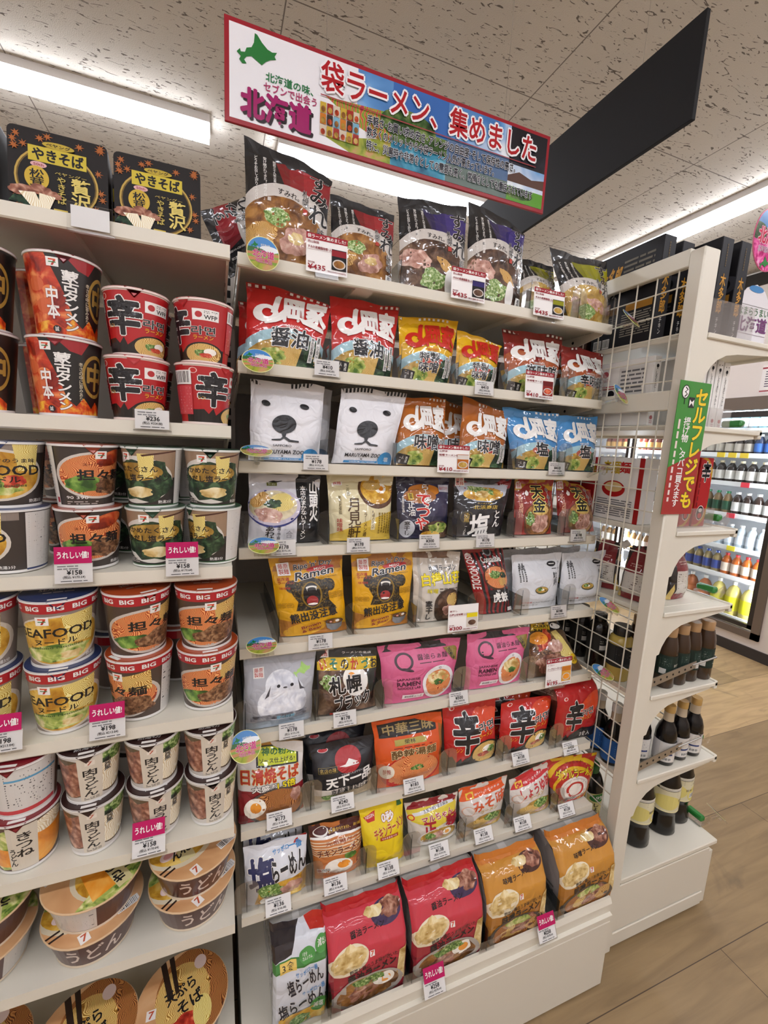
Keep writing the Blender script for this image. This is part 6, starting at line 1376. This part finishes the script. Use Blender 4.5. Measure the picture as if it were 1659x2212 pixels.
mn = [('E', .75, .6, .3, .1, '3a3a40'), ('E', .7, .6, .24, .09, '0e0e10'), ('R', .55, .42, .95, .5, 'a8782c'), ('L', .3, .3, .95, .4, 3, '4a463e')]
Z = RS[0][0]
carton('curry_box', .962, .07, Z, .042, .19, .245, '1a191c', sp, sd, 'black curry box with gold lettering, nearest the mesh panel on top right shelf')
carton('curry_box', 1.026, .07, Z, .042, .19, .242, '1a191c', sp, mn, 'black curry box with gold spine, second from the mesh panel')
carton('curry_box', 1.082, .10, Z, .04, .19, .24, '1a191c', sp, mn, 'black curry box half hidden behind the white end post')
carton('curry_box', 1.062, .0, Z, .04, .09, .232, '1a191c', sp, mn, 'black curry box just right of the end post')
carton('curry_box', 1.128, .0, Z, .038, .19, .235, '1a191c', sp, mn, 'black curry box at the outer edge of the row, gold spine in full view')
carton('curry_box', .962, .275, Z, .05, .15, .2, '4a2c1c', [('T', 'SAMA', .2, .3, .8, .9, 'c8c0b8', dict(vert=True))], [('T', 'SAMA', .1, .4, .5, .6, 'c8c0b8')], 'brown curry box behind the rightmost yellow ramen bag')
Z = RS[1][0]
bs = [('E', .3, .93, .06, .008, K), ('E', .7, .93, .06, .008, K), ('E', .5, .86, .18, .026, K), ('R', .46, .81, .54, .85, K), ('T', 'しろくまビーフカレー', .32, .3, .62, .78, '4a4a4a', dict(vert=True)), ('E', .5, .12, .2, .03, 'b86a6c'), ('L', .3, .03, .7, .08, 2, 'b8888c')]
bd = [('E', .16, .82, .06, .05, 'b85860'), ('T', 'TANITA', .1, .7, .26, .75, 'b85860'), ('R', .08, .58, .36, .63, 'b8323c'), ('E', .3, .5, .07, .06, K), ('R', .42, .2, .9, .9, 'd4d2ce'), ('L', .46, .3, .86, .86, 9, '6a6a6c')]
carton('curry_box', .962, .05, Z, .024, .17, .168, 'e4e2de', bs, bd, 'white polar bear curry box with printed back, seen through the mesh')
for k, x in enumerate((1.058, 1.087, 1.114, 1.14)):
    carton('curry_box', x, .0, Z, .023, .17, .172 - .003 * k, 'e8e6e2', bs, [], 'white polar bear curry box, %s from the post in its row' % ('first', 'second', 'third', 'fourth and outermost')[k])
carton('curry_box', .962, .24, Z, .06, .16, .15, 'd8d6d2', [], [('L', .2, .5, .6, .9, 5, '6a6a6c')], 'plain white box at the back behind the mesh')
Z = RS[2][0]
rs_ = [('E', .3, .5, .9, .5, 'b8901c'), ('E', .14, .5, .9, .48, 'a8181c'), ('T', '辛', .18, .66, .82, .94, K, dict(o=Wt, ow=.05, b=.06, rot=0)), ('E', .5, .2, .3, .11, 'e8e0d8'), ('E', .5, .2, .27, .1, K), ('E', .5, .16, .16, .04, 'c02020'), ('E', .5, .24, .14, .03, 'd8d0c8'), ('V', .06, .1, .2, .9, 1, '6a1010')]
carton('noodle_box', 1.062, .0, Z, .042, .05, .178, 'b01c20', rs_, [], 'red spicy noodle box, left one standing right of the post', cat='boxed noodles')
carton('noodle_box', 1.112, .0, Z, .048, .05, .178, 'b01c20', rs_, [], 'red spicy noodle box, right one standing right of the post', cat='boxed noodles')
wd = [('R', .9, 0, 1, 1, '9a1c1c'), ('T', '辛麺', .12, .74, .5, .94, 'b89a2c', dict(b=.05)), ('T', '麺', .5, .76, .72, .93, 'b02020', dict(b=.05)), ('E', .4, .5, .26, .13, 'a81c1c'), ('E', .4, .53, .2, .08, 'd8c08a'), ('L', .06, .06, .84, .34, 8, '6a6a6c')]
carton('noodle_box', .96, .035, Z, .05, .14, .168, 'dcdad6', [], [(i[0],) + tuple(i[1:]) for i in wd], 'white and red noodle box with bowl print behind the mesh', cat='boxed noodles')
for k, y in enumerate((.185, .238)):
    carton('noodle_box', .962, y, Z, .05, .05, .165, 'b01c20', [], [(i[0],) + tuple(i[1:]) for i in rs_], 'red spicy noodle box behind the mesh, %s' % ('beside the white one' if k == 0 else 'farthest from the post'), cat='boxed noodles')

def pouch(x, y, z, rz, label, w=.085, h=.135):
    """standing soup pouch with shaped shoulders and a side handle"""
    pts = [(-w / 2, 0, 0), (w / 2, 0, 0), (w / 2 * .8, .012, h), (-w / 2 * .8, .012, h)]
    S, Bk = bag_surface(pts, .026, x * 9, .002, .05)
    mb = MB(); S.skin(mb, M('241a16', 'film')); Bk.skin(mb, M('241a16', 'film'))
    art = [('R', .14, .52, .86, 1, '7c1820'), ('R', .16, .12, .86, .54, 'cac4ba'), ('L', .2, .2, .82, .5, 7, '6a5c54'), ('R', .14, 0, .86, .12, '7c1820'), ('P', [(0, 0), (.14, 0), (.1, .3), (.04, .2)], 'd0b468'), ('P', [(1, 0), (.86, 0), (.9, .36), (.96, .2)], 'd0b468'), ('P', [(0, .6), (.1, .64), (.06, .8), (0, .74)], 'd0b468'), ('P', [(1, .6), (.9, .64), (.94, .8), (1, .74)], 'd0b468'), ('L', .3, .64, .7, .72, 2, 'c89a94')]
    S.prints(mb, art); Bk2 = art
    t = thing('soup_pouch', label, 'soup pouch', (x, y, z + .0005), math.radians(rz)); mb.build('pouch_body', t, angle=70)
    a = MB(); a.cyl((w * .40, .01, h * .93), (w * .58, .01, h * 1.03), .011, M('d8d4cc', 'gloss'), 14, .010); a.build('spout_cap', t)
Z = RS[3][0]
pouch(1.005, .15, Z, -62, 'dark red soup pouch behind the mesh, farther one')
pouch(1.0, .045, Z, -80, 'dark red soup pouch behind the mesh, nearer the post')
pouch(1.072, .09, Z, -12, 'dark red soup pouch half hidden right behind the post', .07, .13)
pouch(1.135, .03, Z, 8, 'dark red soup pouch in full view right of the post', .085, .145)

def bottle(name, x, y, z, prof, cap, liquid, label_band, label_col, art, text, capc, cat='sauce bottle', style='gloss', rz=0, group=None, twist=0, neck=None):
    """prof: body profile (r,z); cap: (r,z0,z1); label_band: (z0,z1)"""
    k = (name, liquid, capc, label_col, prof[-1][1], twist)
    if k not in PROTO:
        t = thing(name, text, cat, group=group)
        a = MB(); a.lathe(prof, M(liquid, style), 32)
        if twist:
            for i in range(len(a.v)):
                p = a.v[i]
                if p[2] < twist:
                    ang = math.atan2(p[1], p[0]); r = math.hypot(p[0], p[1]); f = math.sin(math.pi * p[2] / twist)
                    r2 = r * (1 - .06 * f * (.5 + .5 * math.cos(6 * ang + 70 * p[2]))); a.v[i] = (r2 * math.cos(ang), r2 * math.sin(ang), p[2])
        a.build('bottle_body', t, angle=60)
        a = MB(); r, z0, z1 = cap; a.lathe([(r * .98, z0), (r, z0 + .002), (r, z1 - .002), (r * .94, z1), (0, z1)], M(capc, 'gloss'), 24); a.build('cap', t, angle=50)
        if neck:
            a = MB(); a.lathe(neck[0], M(neck[1], 'gloss'), 24); a.build('neck', t, angle=60)
        if label_band:
            z0, z1 = label_band
            def R(zz):
                for (r0, a0), (r1, a1) in zip(prof[:-1], prof[1:]):
                    if a0 <= zz <= a1 and a1 > a0: return r0 + (r1 - r0) * (zz - a0) / (a1 - a0)
                return prof[-1][0]
            U = [q / 32 for q in range(33)]; V = [0, .25, .5, .75, 1]
            g = [[((R(z0 + v * (z1 - z0)) + .0006) * math.cos(-math.pi / 2 + (u - .5) * 2 * math.pi), (R(z0 + v * (z1 - z0)) + .0006) * math.sin(-math.pi / 2 + (u - .5) * 2 * math.pi), z0 + v * (z1 - z0)) for v in V] for u in U]
            S = Surf(U, V, g, 'matte', base=.0002, step=.00004); S.w = 2 * math.pi * R((z0 + z1) / 2); S.h = z1 - z0; S.flat = False
            a = MB(); S.skin(a, M(label_col, 'matte')); S.prints(a, front_half(art)); a.build('label', t, angle=60)
        PROTO[k] = t
    else: t = dup(PROTO[k], label=text)
    t.location = (x, y, z + .0005); t.rotation_euler = (0, 0, math.radians(rz)); return t
drs = [(0, .0), (.022, 0), (.0248, .004), (.0248, .10), (.024, .112), (.021, .128), (.018, .14)]
DA = [('R', .1, .1, .5, .9, '22342c'), ('L', .14, .5, .46, .85, 6, '9aa49c'), ('T', 'タマネギ', .56, .46, .95, .62, 'd8d4c4'), ('L', .58, .2, .9, .36, 2, 'a8b0a4'), ('R', .14, .1, .34, .36, 'd8d8d4')]
Z = RS[4][0]
for k, (x, y) in enumerate(((1.075, -.016), (1.126, -.013), (1.177, -.009), (1.228, -.013))):
    bottle('dressing_bottle', x, y, Z, drs, (.017, .138, .165), '3c2a1c', (.035, .092), '1e2c24', DA, 'dressing bottle with dark green label, %s from the post' % ('first', 'second', 'third', 'fourth and outermost')[k], 'a8845c', rz=(-20, 30, 40, -10)[k])
for k, (x, y) in enumerate(((1.06, .06), (1.116, .065), (1.17, .07))):
    bottle('dressing_bottle', x, y, Z, drs, (.017, .138, .165), '3c2a1c', (.035, .092), '1e2c24', DA, 'dressing bottle in second row, %s from the post' % ('first', 'second', 'third')[k], 'a8845c')
PA = [('R', .1, .2, .6, .95, '1c1c1c'), ('L', .14, .3, .56, .9, 7, '8a8a86'), ('R', .7, .3, .95, .9, 'd0ccc4')]
bottle('dressing_bottle', .984, .05, Z, [(0, 0), (.028, 0), (.031, .004), (.031, .10), (.027, .118), (.018, .125)], (.022, .124, .15), 'b8a050', (.04, .1), '2a2a28', PA, 'wide yellow dressing bottle behind the mesh beside the post', '1c1c1c')
for k, (x, y) in enumerate(((.985, .125), (.985, .19), (.985, .255))):
    bottle('sauce_bottle', x, y, Z, [(0, 0), (.026, 0), (.029, .004), (.029, .11), (.024, .125), (.016, .135)], (.018, .134, .155), '17120f', (.05, .1), '24221f', [('L', .3, .2, .7, .9, 6, '8a867c'), ('R', .3, .1, .6, .36, 'c8c4bc')], 'dark sauce bottle behind the mesh, %s from the post' % ('second', 'third', 'fourth')[k], '141414')
soyp = [(0, 0), (.024, 0), (.0265, .003), (.0268, .075), (.026, .09), (.021, .108), (.0145, .12), (.0135, .125)]
SA2 = [('R', .5, 0, 1, 1, 'ccc8c4'), ('R', .1, .04, .62, .96, 'd8d4ce'), ('L', .14, .5, .58, .9, 6, '6a6a70'), ('R', .18, .36, .5, .44, '2c3c70'), ('R', .66, 0, .9, 1, '24305c'), ('B', .2, .08, .5, .24)]
NK = ([(.0135, .124), (.013, .132), (.0125, .15), (.0135, .152)], 'b8a890')
Z = RS[5][0]
for k, (x, y) in enumerate(((1.128, -.014), (1.186, -.01), (1.242, -.01), (1.284, .034))):
    bottle('soy_sauce_bottle', x, y, Z, soyp, (.0135, .15, .17), '0d0a09', (.012, .07), 'c8c6c4', SA2, 'black soy sauce bottle with white label, %s from the post' % ('first', 'second', 'third', 'fourth and outermost')[k], 'b08c50', rz=(-6, 24, -4, -10)[k], neck=NK)
bottle('soy_sauce_bottle', 1.072, .02, Z, soyp, (.0135, .15, .17), '0d0a09', (.012, .07), 'c8c6c4', SA2, 'black soy sauce bottle half hidden behind the post', 'b08c50', neck=NK)
BL_ = [('L', .3, .3, .7, .8, 5, '8ab0dc')]
for k, (x, y) in enumerate(((.99, .09), (.982, .03), (.975, .15))):
    bottle('sauce_bottle', x, y, Z, soyp, (.0135, .15, .172), '100d0c', (.01, .075), '2c5ea0' if k < 2 else '6a90c0', BL_, 'dark bottle with blue label behind the mesh, %s' % ('middle', 'nearest the post', 'farthest from the post')[k], 'c8c8c4', neck=NK)
sqz = [(0, 0), (.04, 0), (.043, .004), (.043, .02), (.040, .04), (.037, .06), (.0355, .068), (.039, .072), (.041, .078), (.041, .155), (.038, .168), (.03, .2), (.02, .225)]
QA = [('R', 0, .9, 1, 1, 'd8d4c8'), ('R', 0, 0, 1, .06, 'e4dcb0'), ('E', .2, .4, .3, .3, 'd8cc7a'), ('E', .8, .3, .3, .36, 'd8cc7a'), ('L', .4, .7, .95, .9, 4, '6a6a5c'), ('T', '昆布つゆ', .46, .44, .8, .54, '5a4a2c'), ('B', .56, .16, .86, .36), ('R', .82, .44, .92, .54, 'c8882c')]
Z = .236
for k, (x, y) in enumerate(((1.138, .04), (1.258, .045), (1.342, .062))):
    bottle('soy_sauce_bottle', x, y, Z, sqz, (.022, .222, .25), '0c0a0a', (.08, .16), 'd6d0b0', QA, 'large squeeze bottle with cream label on right base, %s from the post' % ('first', 'second', 'third')[k], '2a6a34', rz=(0, 14, -14)[k], twist=.068)
for k, (x, y, c) in enumerate(((.988, .09, 'd8d090'), (.988, .19, 'd0c890'))):
    bottle('soy_sauce_bottle', x, y, Z, [(0, 0), (.038, 0), (.041, .004), (.04, .06), (.041, .075), (.041, .185), (.03, .215), (.02, .23)], (.022, .228, .25), '0c0a0a', (.08, .18), c, [('E', .5, .86, .24, .13, '3a7c3a'), ('T', '9%', .4, .8, .6, .92, Wt), ('T', '昆布', .56, .4, .74, .8, K, dict(vert=True, b=.04)), ('T', 'しょうゆ', .36, .2, .48, .7, K, dict(vert=True, b=.03)), ('E', .54, .14, .13, .1, 'a8382c')], 'squeeze bottle with green and cream label behind the mesh, %s' % ('nearest the post', 'second from the post')[k], '2a6a34')

# clear fences and green clips along the outer shelf edges
for z, xf, h, y1 in ((RS[0][0], 1.20, .09, .3), (RS[1][0], 1.172, .05, .3), (RS[2][0], 1.172, .05, .25)):
    t = thing('shelf_fence', 'clear plastic fence in front of the %s on the right gondola' % {RS[0][0]: 'black curry boxes', RS[1][0]: 'white curry boxes', RS[2][0]: 'red noodle boxes'}[z], 'shelf fence', (PX1 + .01, PY + .038, z))
    w_ = xf - PX1 - .01
    a = MB(); a.box((0, 0, .001), (w_, .0012, h), CLEAR); a.build('end_pane', t, smooth=False)
    a = MB(); a.box((w_, 0, .001), (w_ + .0012, y1, h), CLEAR); a.build('front_pane', t, smooth=False)
for k in (1, 2, 3, 4, 5, 6):
    z, xf = RS[k] if k < 6 else (.236, 1.386)
    nm = ('', 'second', 'third', 'fourth', 'fifth', 'sixth', '')[k]
    t = thing('price_rail_clip', 'green clip with clear tongue on the outer edge of %s' % ('the right base' if k == 6 else 'the %s right shelf' % nm), 'shelf clip', (xf, PY + .05, z))
    a = MB(); a.rbox((-.004, 0, .012), (.016, .05, .030), M('2c7a34', 'gloss'), .004); a.build('clip', t)
    a = MB(); a.prism([(-.008, .0), (.03, .0), (.042, .012), (.03, .034), (-.008, .012)], 1, -.004, -.002, CLEAR); a.box((-.01, -.002, .001), (.012, .05, .012), CLEAR); a.build('clear_tongue', t, smooth=False)
bd_ = dup(bproto, label='round Hokkaido badge on the green clip at the right base'); bd_.location = (1.43, PY + .04, .284); bd_.rotation_euler = (math.radians(35), math.radians(20), math.radians(50))

# vertical green and red banner taped to the post
t = MB(); S = flat_surf((.917, PY - .003, 1.252), (1.019, PY - .003, 1.252), (.917, PY - .003, 1.552), 'gloss', base=.0003, step=.00005)
slab(t, S, .0008, M('3a8a34', 'gloss'))
S.prints(t, [('R', 0, .44, 1, 1, '3a8a34'), ('P', [(0, 0), (1, 0), (1, .5), (0, .36)], 'a02420'), ('T', 'セルフレジでも', .56, .05, .94, .95, 'f0d020', dict(vert=True, b=.06, o='2a4a1c', ow=.04)), ('T', '揚げ物、タバコ買えます', .28, .06, .5, .74, Wt, dict(vert=True, b=.02)), ('V', .08, .1, .2, .72, 1, 'e8d8d0'),
    ('E', .2, .92, .12, .05, K), ('E', .2, .92, .1, .043, Wt), ('P', [(.17, .95), (.24, .935), (.16, .92), (.24, .905), (.17, .89), (.19, .88), (.27, .905), (.2, .92), (.27, .937), (.19, .957)], K), ('R', .19, .83, .21, .875, K), ('R', .34, .81, .52, .885, K), ('P', [(.36, .82), (.5, .82), (.5, .87), (.43, .85), (.36, .87)], Wt), ('P', [(.34, .81), (.43, .845), (.52, .81)], K)])
o = t.build('vertical_banner', smooth=False); tag(o, 'narrow green and red vertical banner with yellow lettering on the end post', 'banner')
# pink round sign and white house-shaped sign at the outer shelf edge
t = thing('round_hanging_sign', 'large oval pink flower Hokkaido sign at the right picture edge', 'sign', (1.255, .02, 1.93))
a = MB(); a.lathe([(0, 0), (.06, 0), (.06, .0016), (0, .0016)], M('d8688c', 'gloss'), 40)
S = Surf([0, 1], [0, 1], [[((u - .5) * .116, -.0018, (v - .5) * .1415) for v in (0, 1)] for u in (0, 1)], 'gloss').round()
a2 = MB(); S.prints(a2, [('R', 0, 0, 1, 1, '@pink'), ('R', 0, .68, 1, 1, '@sky'), ('E', .1, .6, .3, .14, '@forest'), ('T', 'なまら', .36, .76, .66, .86, '3c8a8c', dict(o=Wt, ow=.06)), ('T', '北海道', .12, .42, .9, .68, 'c81c4c', dict(o='f4c8d8', ow=.06, b=.06)), ('T', '北海道地区商品', .16, .28, .86, .38, 'a03c8c', dict(o=Wt, ow=.06))] + hok(.3, .02, .3, .2, '3c8a4c'))
R90 = Matrix.Rotation(math.radians(90), 4, 'X')
a.v = [tuple(Matrix.Diagonal((1, 1, 1.22, 1)) @ (R90 @ Vector(p))) for p in a.v]
a.build('disc', t, smooth=False); a2.build('printed_face', t, smooth=False)
a = MB(); a.cyl((0, 0, .07), (0, 0, CEIL - 1.93), .0006, M('d0d0d0', 'gloss'), 6); a.build('hanging_line', t)
a = MB(); px = [(0, 0), (.13, 0), (.13, .12), (.1, .15), (.065, .162), (.03, .15), (0, .12)]
t = thing('shelf_sign', 'white house shaped Hokkaido sign standing on the top right shelf edge', 'sign', (1.178, .02, Z + 1.4265))
a.prism(px, 1, 0, .0015, M('e4e2e6', 'gloss'))
S = flat_surf((0, -.0002, 0), (.13, -.0002, 0), (0, -.0002, .162), 'gloss')
S.prints(a, [('E', .5, .93, .22, .05, '4a88c0'), ('T', 'なまらうまい', .06, .54, .98, .66, '2c6a3c', dict(rot=2)), ('T', '北海道', .02, .3, .98, .52, '6a2c6c', dict(b=.05, rot=2)), ('R', .02, .26, .98, .265, '6a3c5c'), ('R', .02, .68, .98, .685, '6a6a6c'), ('P', [(.1, 0), (.2, .04), (.24, .18), (.3, .08), (.98, .08), (.98, 0)], '2c7a3c')])
a.build('panel', t, smooth=False)

# ------------------------------------------------------------------ drinks fridge in the right wall
FR = M('6a5c50', 'paint')
t = thing('drinks_fridge', 'lit drinks fridge with brown frame set into the far right wall', 'fridge', (X1, FY0, 0))
L_ = FY1 - FY0
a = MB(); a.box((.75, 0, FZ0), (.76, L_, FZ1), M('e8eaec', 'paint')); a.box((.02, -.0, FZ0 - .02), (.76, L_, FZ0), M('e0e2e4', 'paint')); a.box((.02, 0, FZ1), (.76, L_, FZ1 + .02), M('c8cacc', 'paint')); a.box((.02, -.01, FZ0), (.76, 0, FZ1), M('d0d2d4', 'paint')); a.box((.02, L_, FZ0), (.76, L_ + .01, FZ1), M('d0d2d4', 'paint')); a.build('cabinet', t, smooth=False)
a = MB()
for y0, y1, z0, z1 in ((0, .05, FZ0, FZ1), (L_ - .05, L_, FZ0, FZ1), (0, L_, FZ0, FZ0 + .05), (0, L_, FZ1 - .09, FZ1)): a.box((-.02, y0, z0), (.03, y1, z1), FR)
a.build('frame', t, smooth=False)
for k in range(3):
    y0 = .06 + k * 1.19
    d = MB(); 
    for q0, q1, z0, z1 in ((y0, y0 + .03, FZ0 + .06, FZ1 - .1), (y0 + 1.14, y0 + 1.17, FZ0 + .06, FZ1 - .1), (y0, y0 + 1.17, FZ0 + .06, FZ0 + .09), (y0, y0 + 1.17, FZ1 - .14, FZ1 - .1)): d.box((0, q0, z0), (.028, q1, z1), M('2e2824', 'paint'))
    dr = d.build('door', t, smooth=False)
    g = MB(); g.box((.012, y0 + .03, FZ0 + .09), (.016, y0 + 1.14, FZ1 - .14), GLASS); g.build('glass_pane', dr, smooth=False)
FL = emit_mat('fridge_lamp', 'f2f6ff', 110.0)
a = MB()
for k in range(4):
    y = .03 + k * 1.2; a.box((.05, max(.01, y - .012), FZ0 + .1), (.07, min(L_ - .01, y + .012), FZ1 - .15), FL)
a.box((.06, .02, FZ1 - .05), (.09, L_ - .02, FZ1 - .03), FL)
a.build('light_strip', t, smooth=False)
FS = [1.619, 1.435, 1.221, .983, .737, .516, .215]
for z in FS:
    a = MB(); a.box((.095, .01, z - .012), (.72, L_ - .01, z), M('d8dadc', 'paint')); a.box((.088, .01, z - .022), (.096, L_ - .01, z + .012), M('f0f2f2', 'gloss')); a.build('rack', t, smooth=False)
def pet(r, h, capr=.014): return [(0, 0), (r * .92, 0), (r, .005), (r, h * .58), (r * .94, h * .68), (r * .62, h * .82), (capr * .95, h * .88), (capr * .9, h * .92)]
KINDS = [  # rack, [(liquid, label, cap, r, h, words, count)]
    (0, [('3c6a74', 'd8dce0', 'e8e8e4', .03, .15, 'teal and white bottle', 8), ('5a2430', 'c8c0c4', 'e0d8d0', .03, .15, 'dark berry drink', 16)]),
    (1, [('24304c', '3a68b0', 'e8e8e8', .031, .15, 'blue labelled drink', 3), ('2c2420', 'b8b0a4', '3a3a3c', .031, .145, 'dark labelled coffee drink', 10), ('6a2c24', 'c8a060', 'd8c8a0', .031, .145, 'amber drink', 10)]),
    (2, [('1a1412', 'd8d4cc', 'd8cca8', .034, .165, 'black coffee bottle with gold cap', 6), ('3a2c24', 'e4dcd0', 'e8e0c8', .034, .165, 'milk coffee bottle with cream cap', 16)]),
    (3, [('2a1a12', 'd8d8d4', 'e8e8e4', .033, .17, 'coffee bottle with white cap', 4), ('7a6240', '1e4a34', '2c8a5c', .033, .17, 'green labelled milk tea with green cap', 5), ('1e2c24', '2a4a3a', '2c8a5c', .033, .17, 'dark green labelled bottle', 14)]),
    (4, [('b8c4cc', 'd8e0e8', 'e8e8e8', .034, .17, 'clear water bottle', 9), ('9a7440', 'd8c088', 'e8e4dc', .034, .17, 'barley tea bottle', 13)]),
    (5, [('a8541c', 'd8c8b8', 'b82c34', .033, .165, 'orange tea with red cap', 4), ('8a7a54', '34488c', '3450a0', .033, .165, 'blue labelled tea with blue cap', 4), ('8a3a2c', 'a83c34', 'e8e6e2', .032, .17, 'red labelled tea with white cap', 5), ('7a5a34', 'd0ccc0', 'e8e6e2', .032, .17, 'white labelled tea with white cap', 8)]),
    (6, [('cdbf6a', 'd8d41c', 'e8e8e4', .05, .26, 'big lemon drink bottle', 3), ('b0643c', 'c87850', 'e8e8e4', .05, .25, 'big orange drink bottle', 3), ('8a949c', 'a8b0b8', 'e8e6e2', .046, .22, 'big clear bottle', 8)]),
]
ORDN = ['first', 'second', 'third', 'fourth', 'fifth', 'sixth', 'seventh', 'eighth', 'ninth', 'tenth', 'eleventh', 'twelfth', 'thirteenth', 'fourteenth', 'fifteenth', 'sixteenth']
for r_, kinds in KINDS:
    y = FY0 + .13
    for liq, lab, capc, r, h, words, cnt in kinds:
        for q in range(cnt):
            y += r * 1.06
            if y + r < FY1 - .05:
                k = ('drink_bottle', liq, lab, r)
                text = '%s, %s of its kind on fridge rack %s' % (words, ORDN[q], ('one', 'two', 'three', 'four', 'five', 'six', 'seven')[r_]) if cnt > 1 else words
                if k not in PROTO:
                    tb = thing('drink_bottle', text, 'bottle', group='drinks in the fridge')
                    m_ = MB(); m_.lathe(pet(r, h), M(liq, 'gloss'), 18); m_.build('bottle_body', tb, angle=60)
                    m_ = MB(); m_.lathe([(.0155, h * .9), (.0155, h), (0, h)], M(capc, 'gloss'), 16); m_.build('cap', tb, angle=50)
                    m_ = MB(); m_.lathe([(r + .0006, h * .16), (r + .0006, h * .56)], M(lab, 'matte'), 18, squash=1)
                    m_.f = [f for f in m_.f if len(f) == 4]; m_.m = m_.m[:len(m_.f)]; m_.build('label', tb, angle=60); PROTO[k] = tb
                else: tb = dup(PROTO[k], label=text)
                tb.location = (X1 + .15, y, FS[r_] + .001)
            y += r * 1.06
# small shelf-edge price strips in the fridge
for k, (yy, r_, c) in enumerate(((.32, 1, 'e8c83c'), (.4, 1, 'e8c83c'), (.48, 1, 'e8c83c'), (.3, 4, 'e8d83c'), (.62, 4, 'e8d83c'), (.28, 2, 'd83c4c'), (.34, 3, 'd83c4c'), (.6, 2, 'f0f0ee'), (.55, 3, 'f0f0ee'), (.7, 5, 'f0f0ee'))):
    a = MB(); a.box((X1 + .082, FY0 + yy, FS[r_] - .025), (X1 + .086, FY0 + yy + .055, FS[r_] + .012), M(c, 'matte'))
    o = a.build('price_strip', smooth=False); tag(o, '%s price strip on fridge rack %s, %s along' % ({'e8c83c': 'yellow', 'e8d83c': 'pale yellow', 'd83c4c': 'red', 'f0f0ee': 'white'}[c], ('one', 'two', 'three', 'four', 'five', 'six')[r_], ORDN[k]), 'price tag', 'price strips on the fridge racks')
t = MB(); S = flat_surf((X1 - .003, 1.25, 1.86), (X1 - .003, .95, 1.86), (X1 - .003, 1.25, 2.05), 'gloss'); slab(t, S, .001, M('e4dcd8', 'gloss'))
S.prints(t, [('R', 0, .86, 1, .92, '9c3c44'), ('R', 0, .05, 1, .1, '9c3c44'), ('L', .08, .2, .9, .8, 7, '5a4a5c')]); o = t.build('wall_notice', smooth=False); tag(o, 'glossy white and red notice on the wall above the drinks fridge', 'notice')

# ------------------------------------------------------------------ group phrases for repeats
PHR = {'noodle_bag': 'bagged noodles on the ramen shelves', 'noodle_multipack': 'multipacks of ramen', 'noodle_bowl': 'noodle bowls in the left bay', 'price_tag': 'price tags on the shelf edges', 'price_card': 'price cards on the ramen shelves', 'round_badge': 'round badges on the shelf ends', 'shelf_divider': 'clear dividers on the ramen shelves',
       'curry_box': 'curry boxes on the right gondola', 'soup_pouch': 'soup pouches on the right gondola', 'dressing_bottle': 'dressing bottles on the right gondola', 'soy_sauce_bottle': 'soy sauce bottles on the right gondola', 'sauce_bottle': 'dark sauce bottles behind the mesh', 'slotted_upright': 'slotted uprights', 'shelf_guard': 'metal end guards', 'shelf_fence': 'clear shelf fences', 'price_rail_clip': 'green clips on the right gondola', 'shelf_plinth': 'shelf bases'}
for o in list(scn.objects):
    if o.parent or 'label' not in o.keys() or 'group' in o.keys(): continue
    b = o.name.split('.')[0]; z = o.location.z + .02
    if b == 'ramen_bag': o['group'] = 'bagged ramen on the %s shelf' % ORD[int(min(SH, key=lambda k: abs(SH[k][1] + .02 - z))) - 1]
    elif b == 'noodle_cup': o['group'] = 'cup noodles on the %s shelf of the left bay' % ORD[int(max((k for k in LS if LS[k][1] < z), key=lambda k: LS[k][1])) - 1]
    elif b == 'noodle_box': o['group'] = 'boxed fried noodles on the top left shelf' if o.location.x < .5 else 'spicy noodle boxes on the right gondola'
    elif b in PHR: o['group'] = PHR[b]
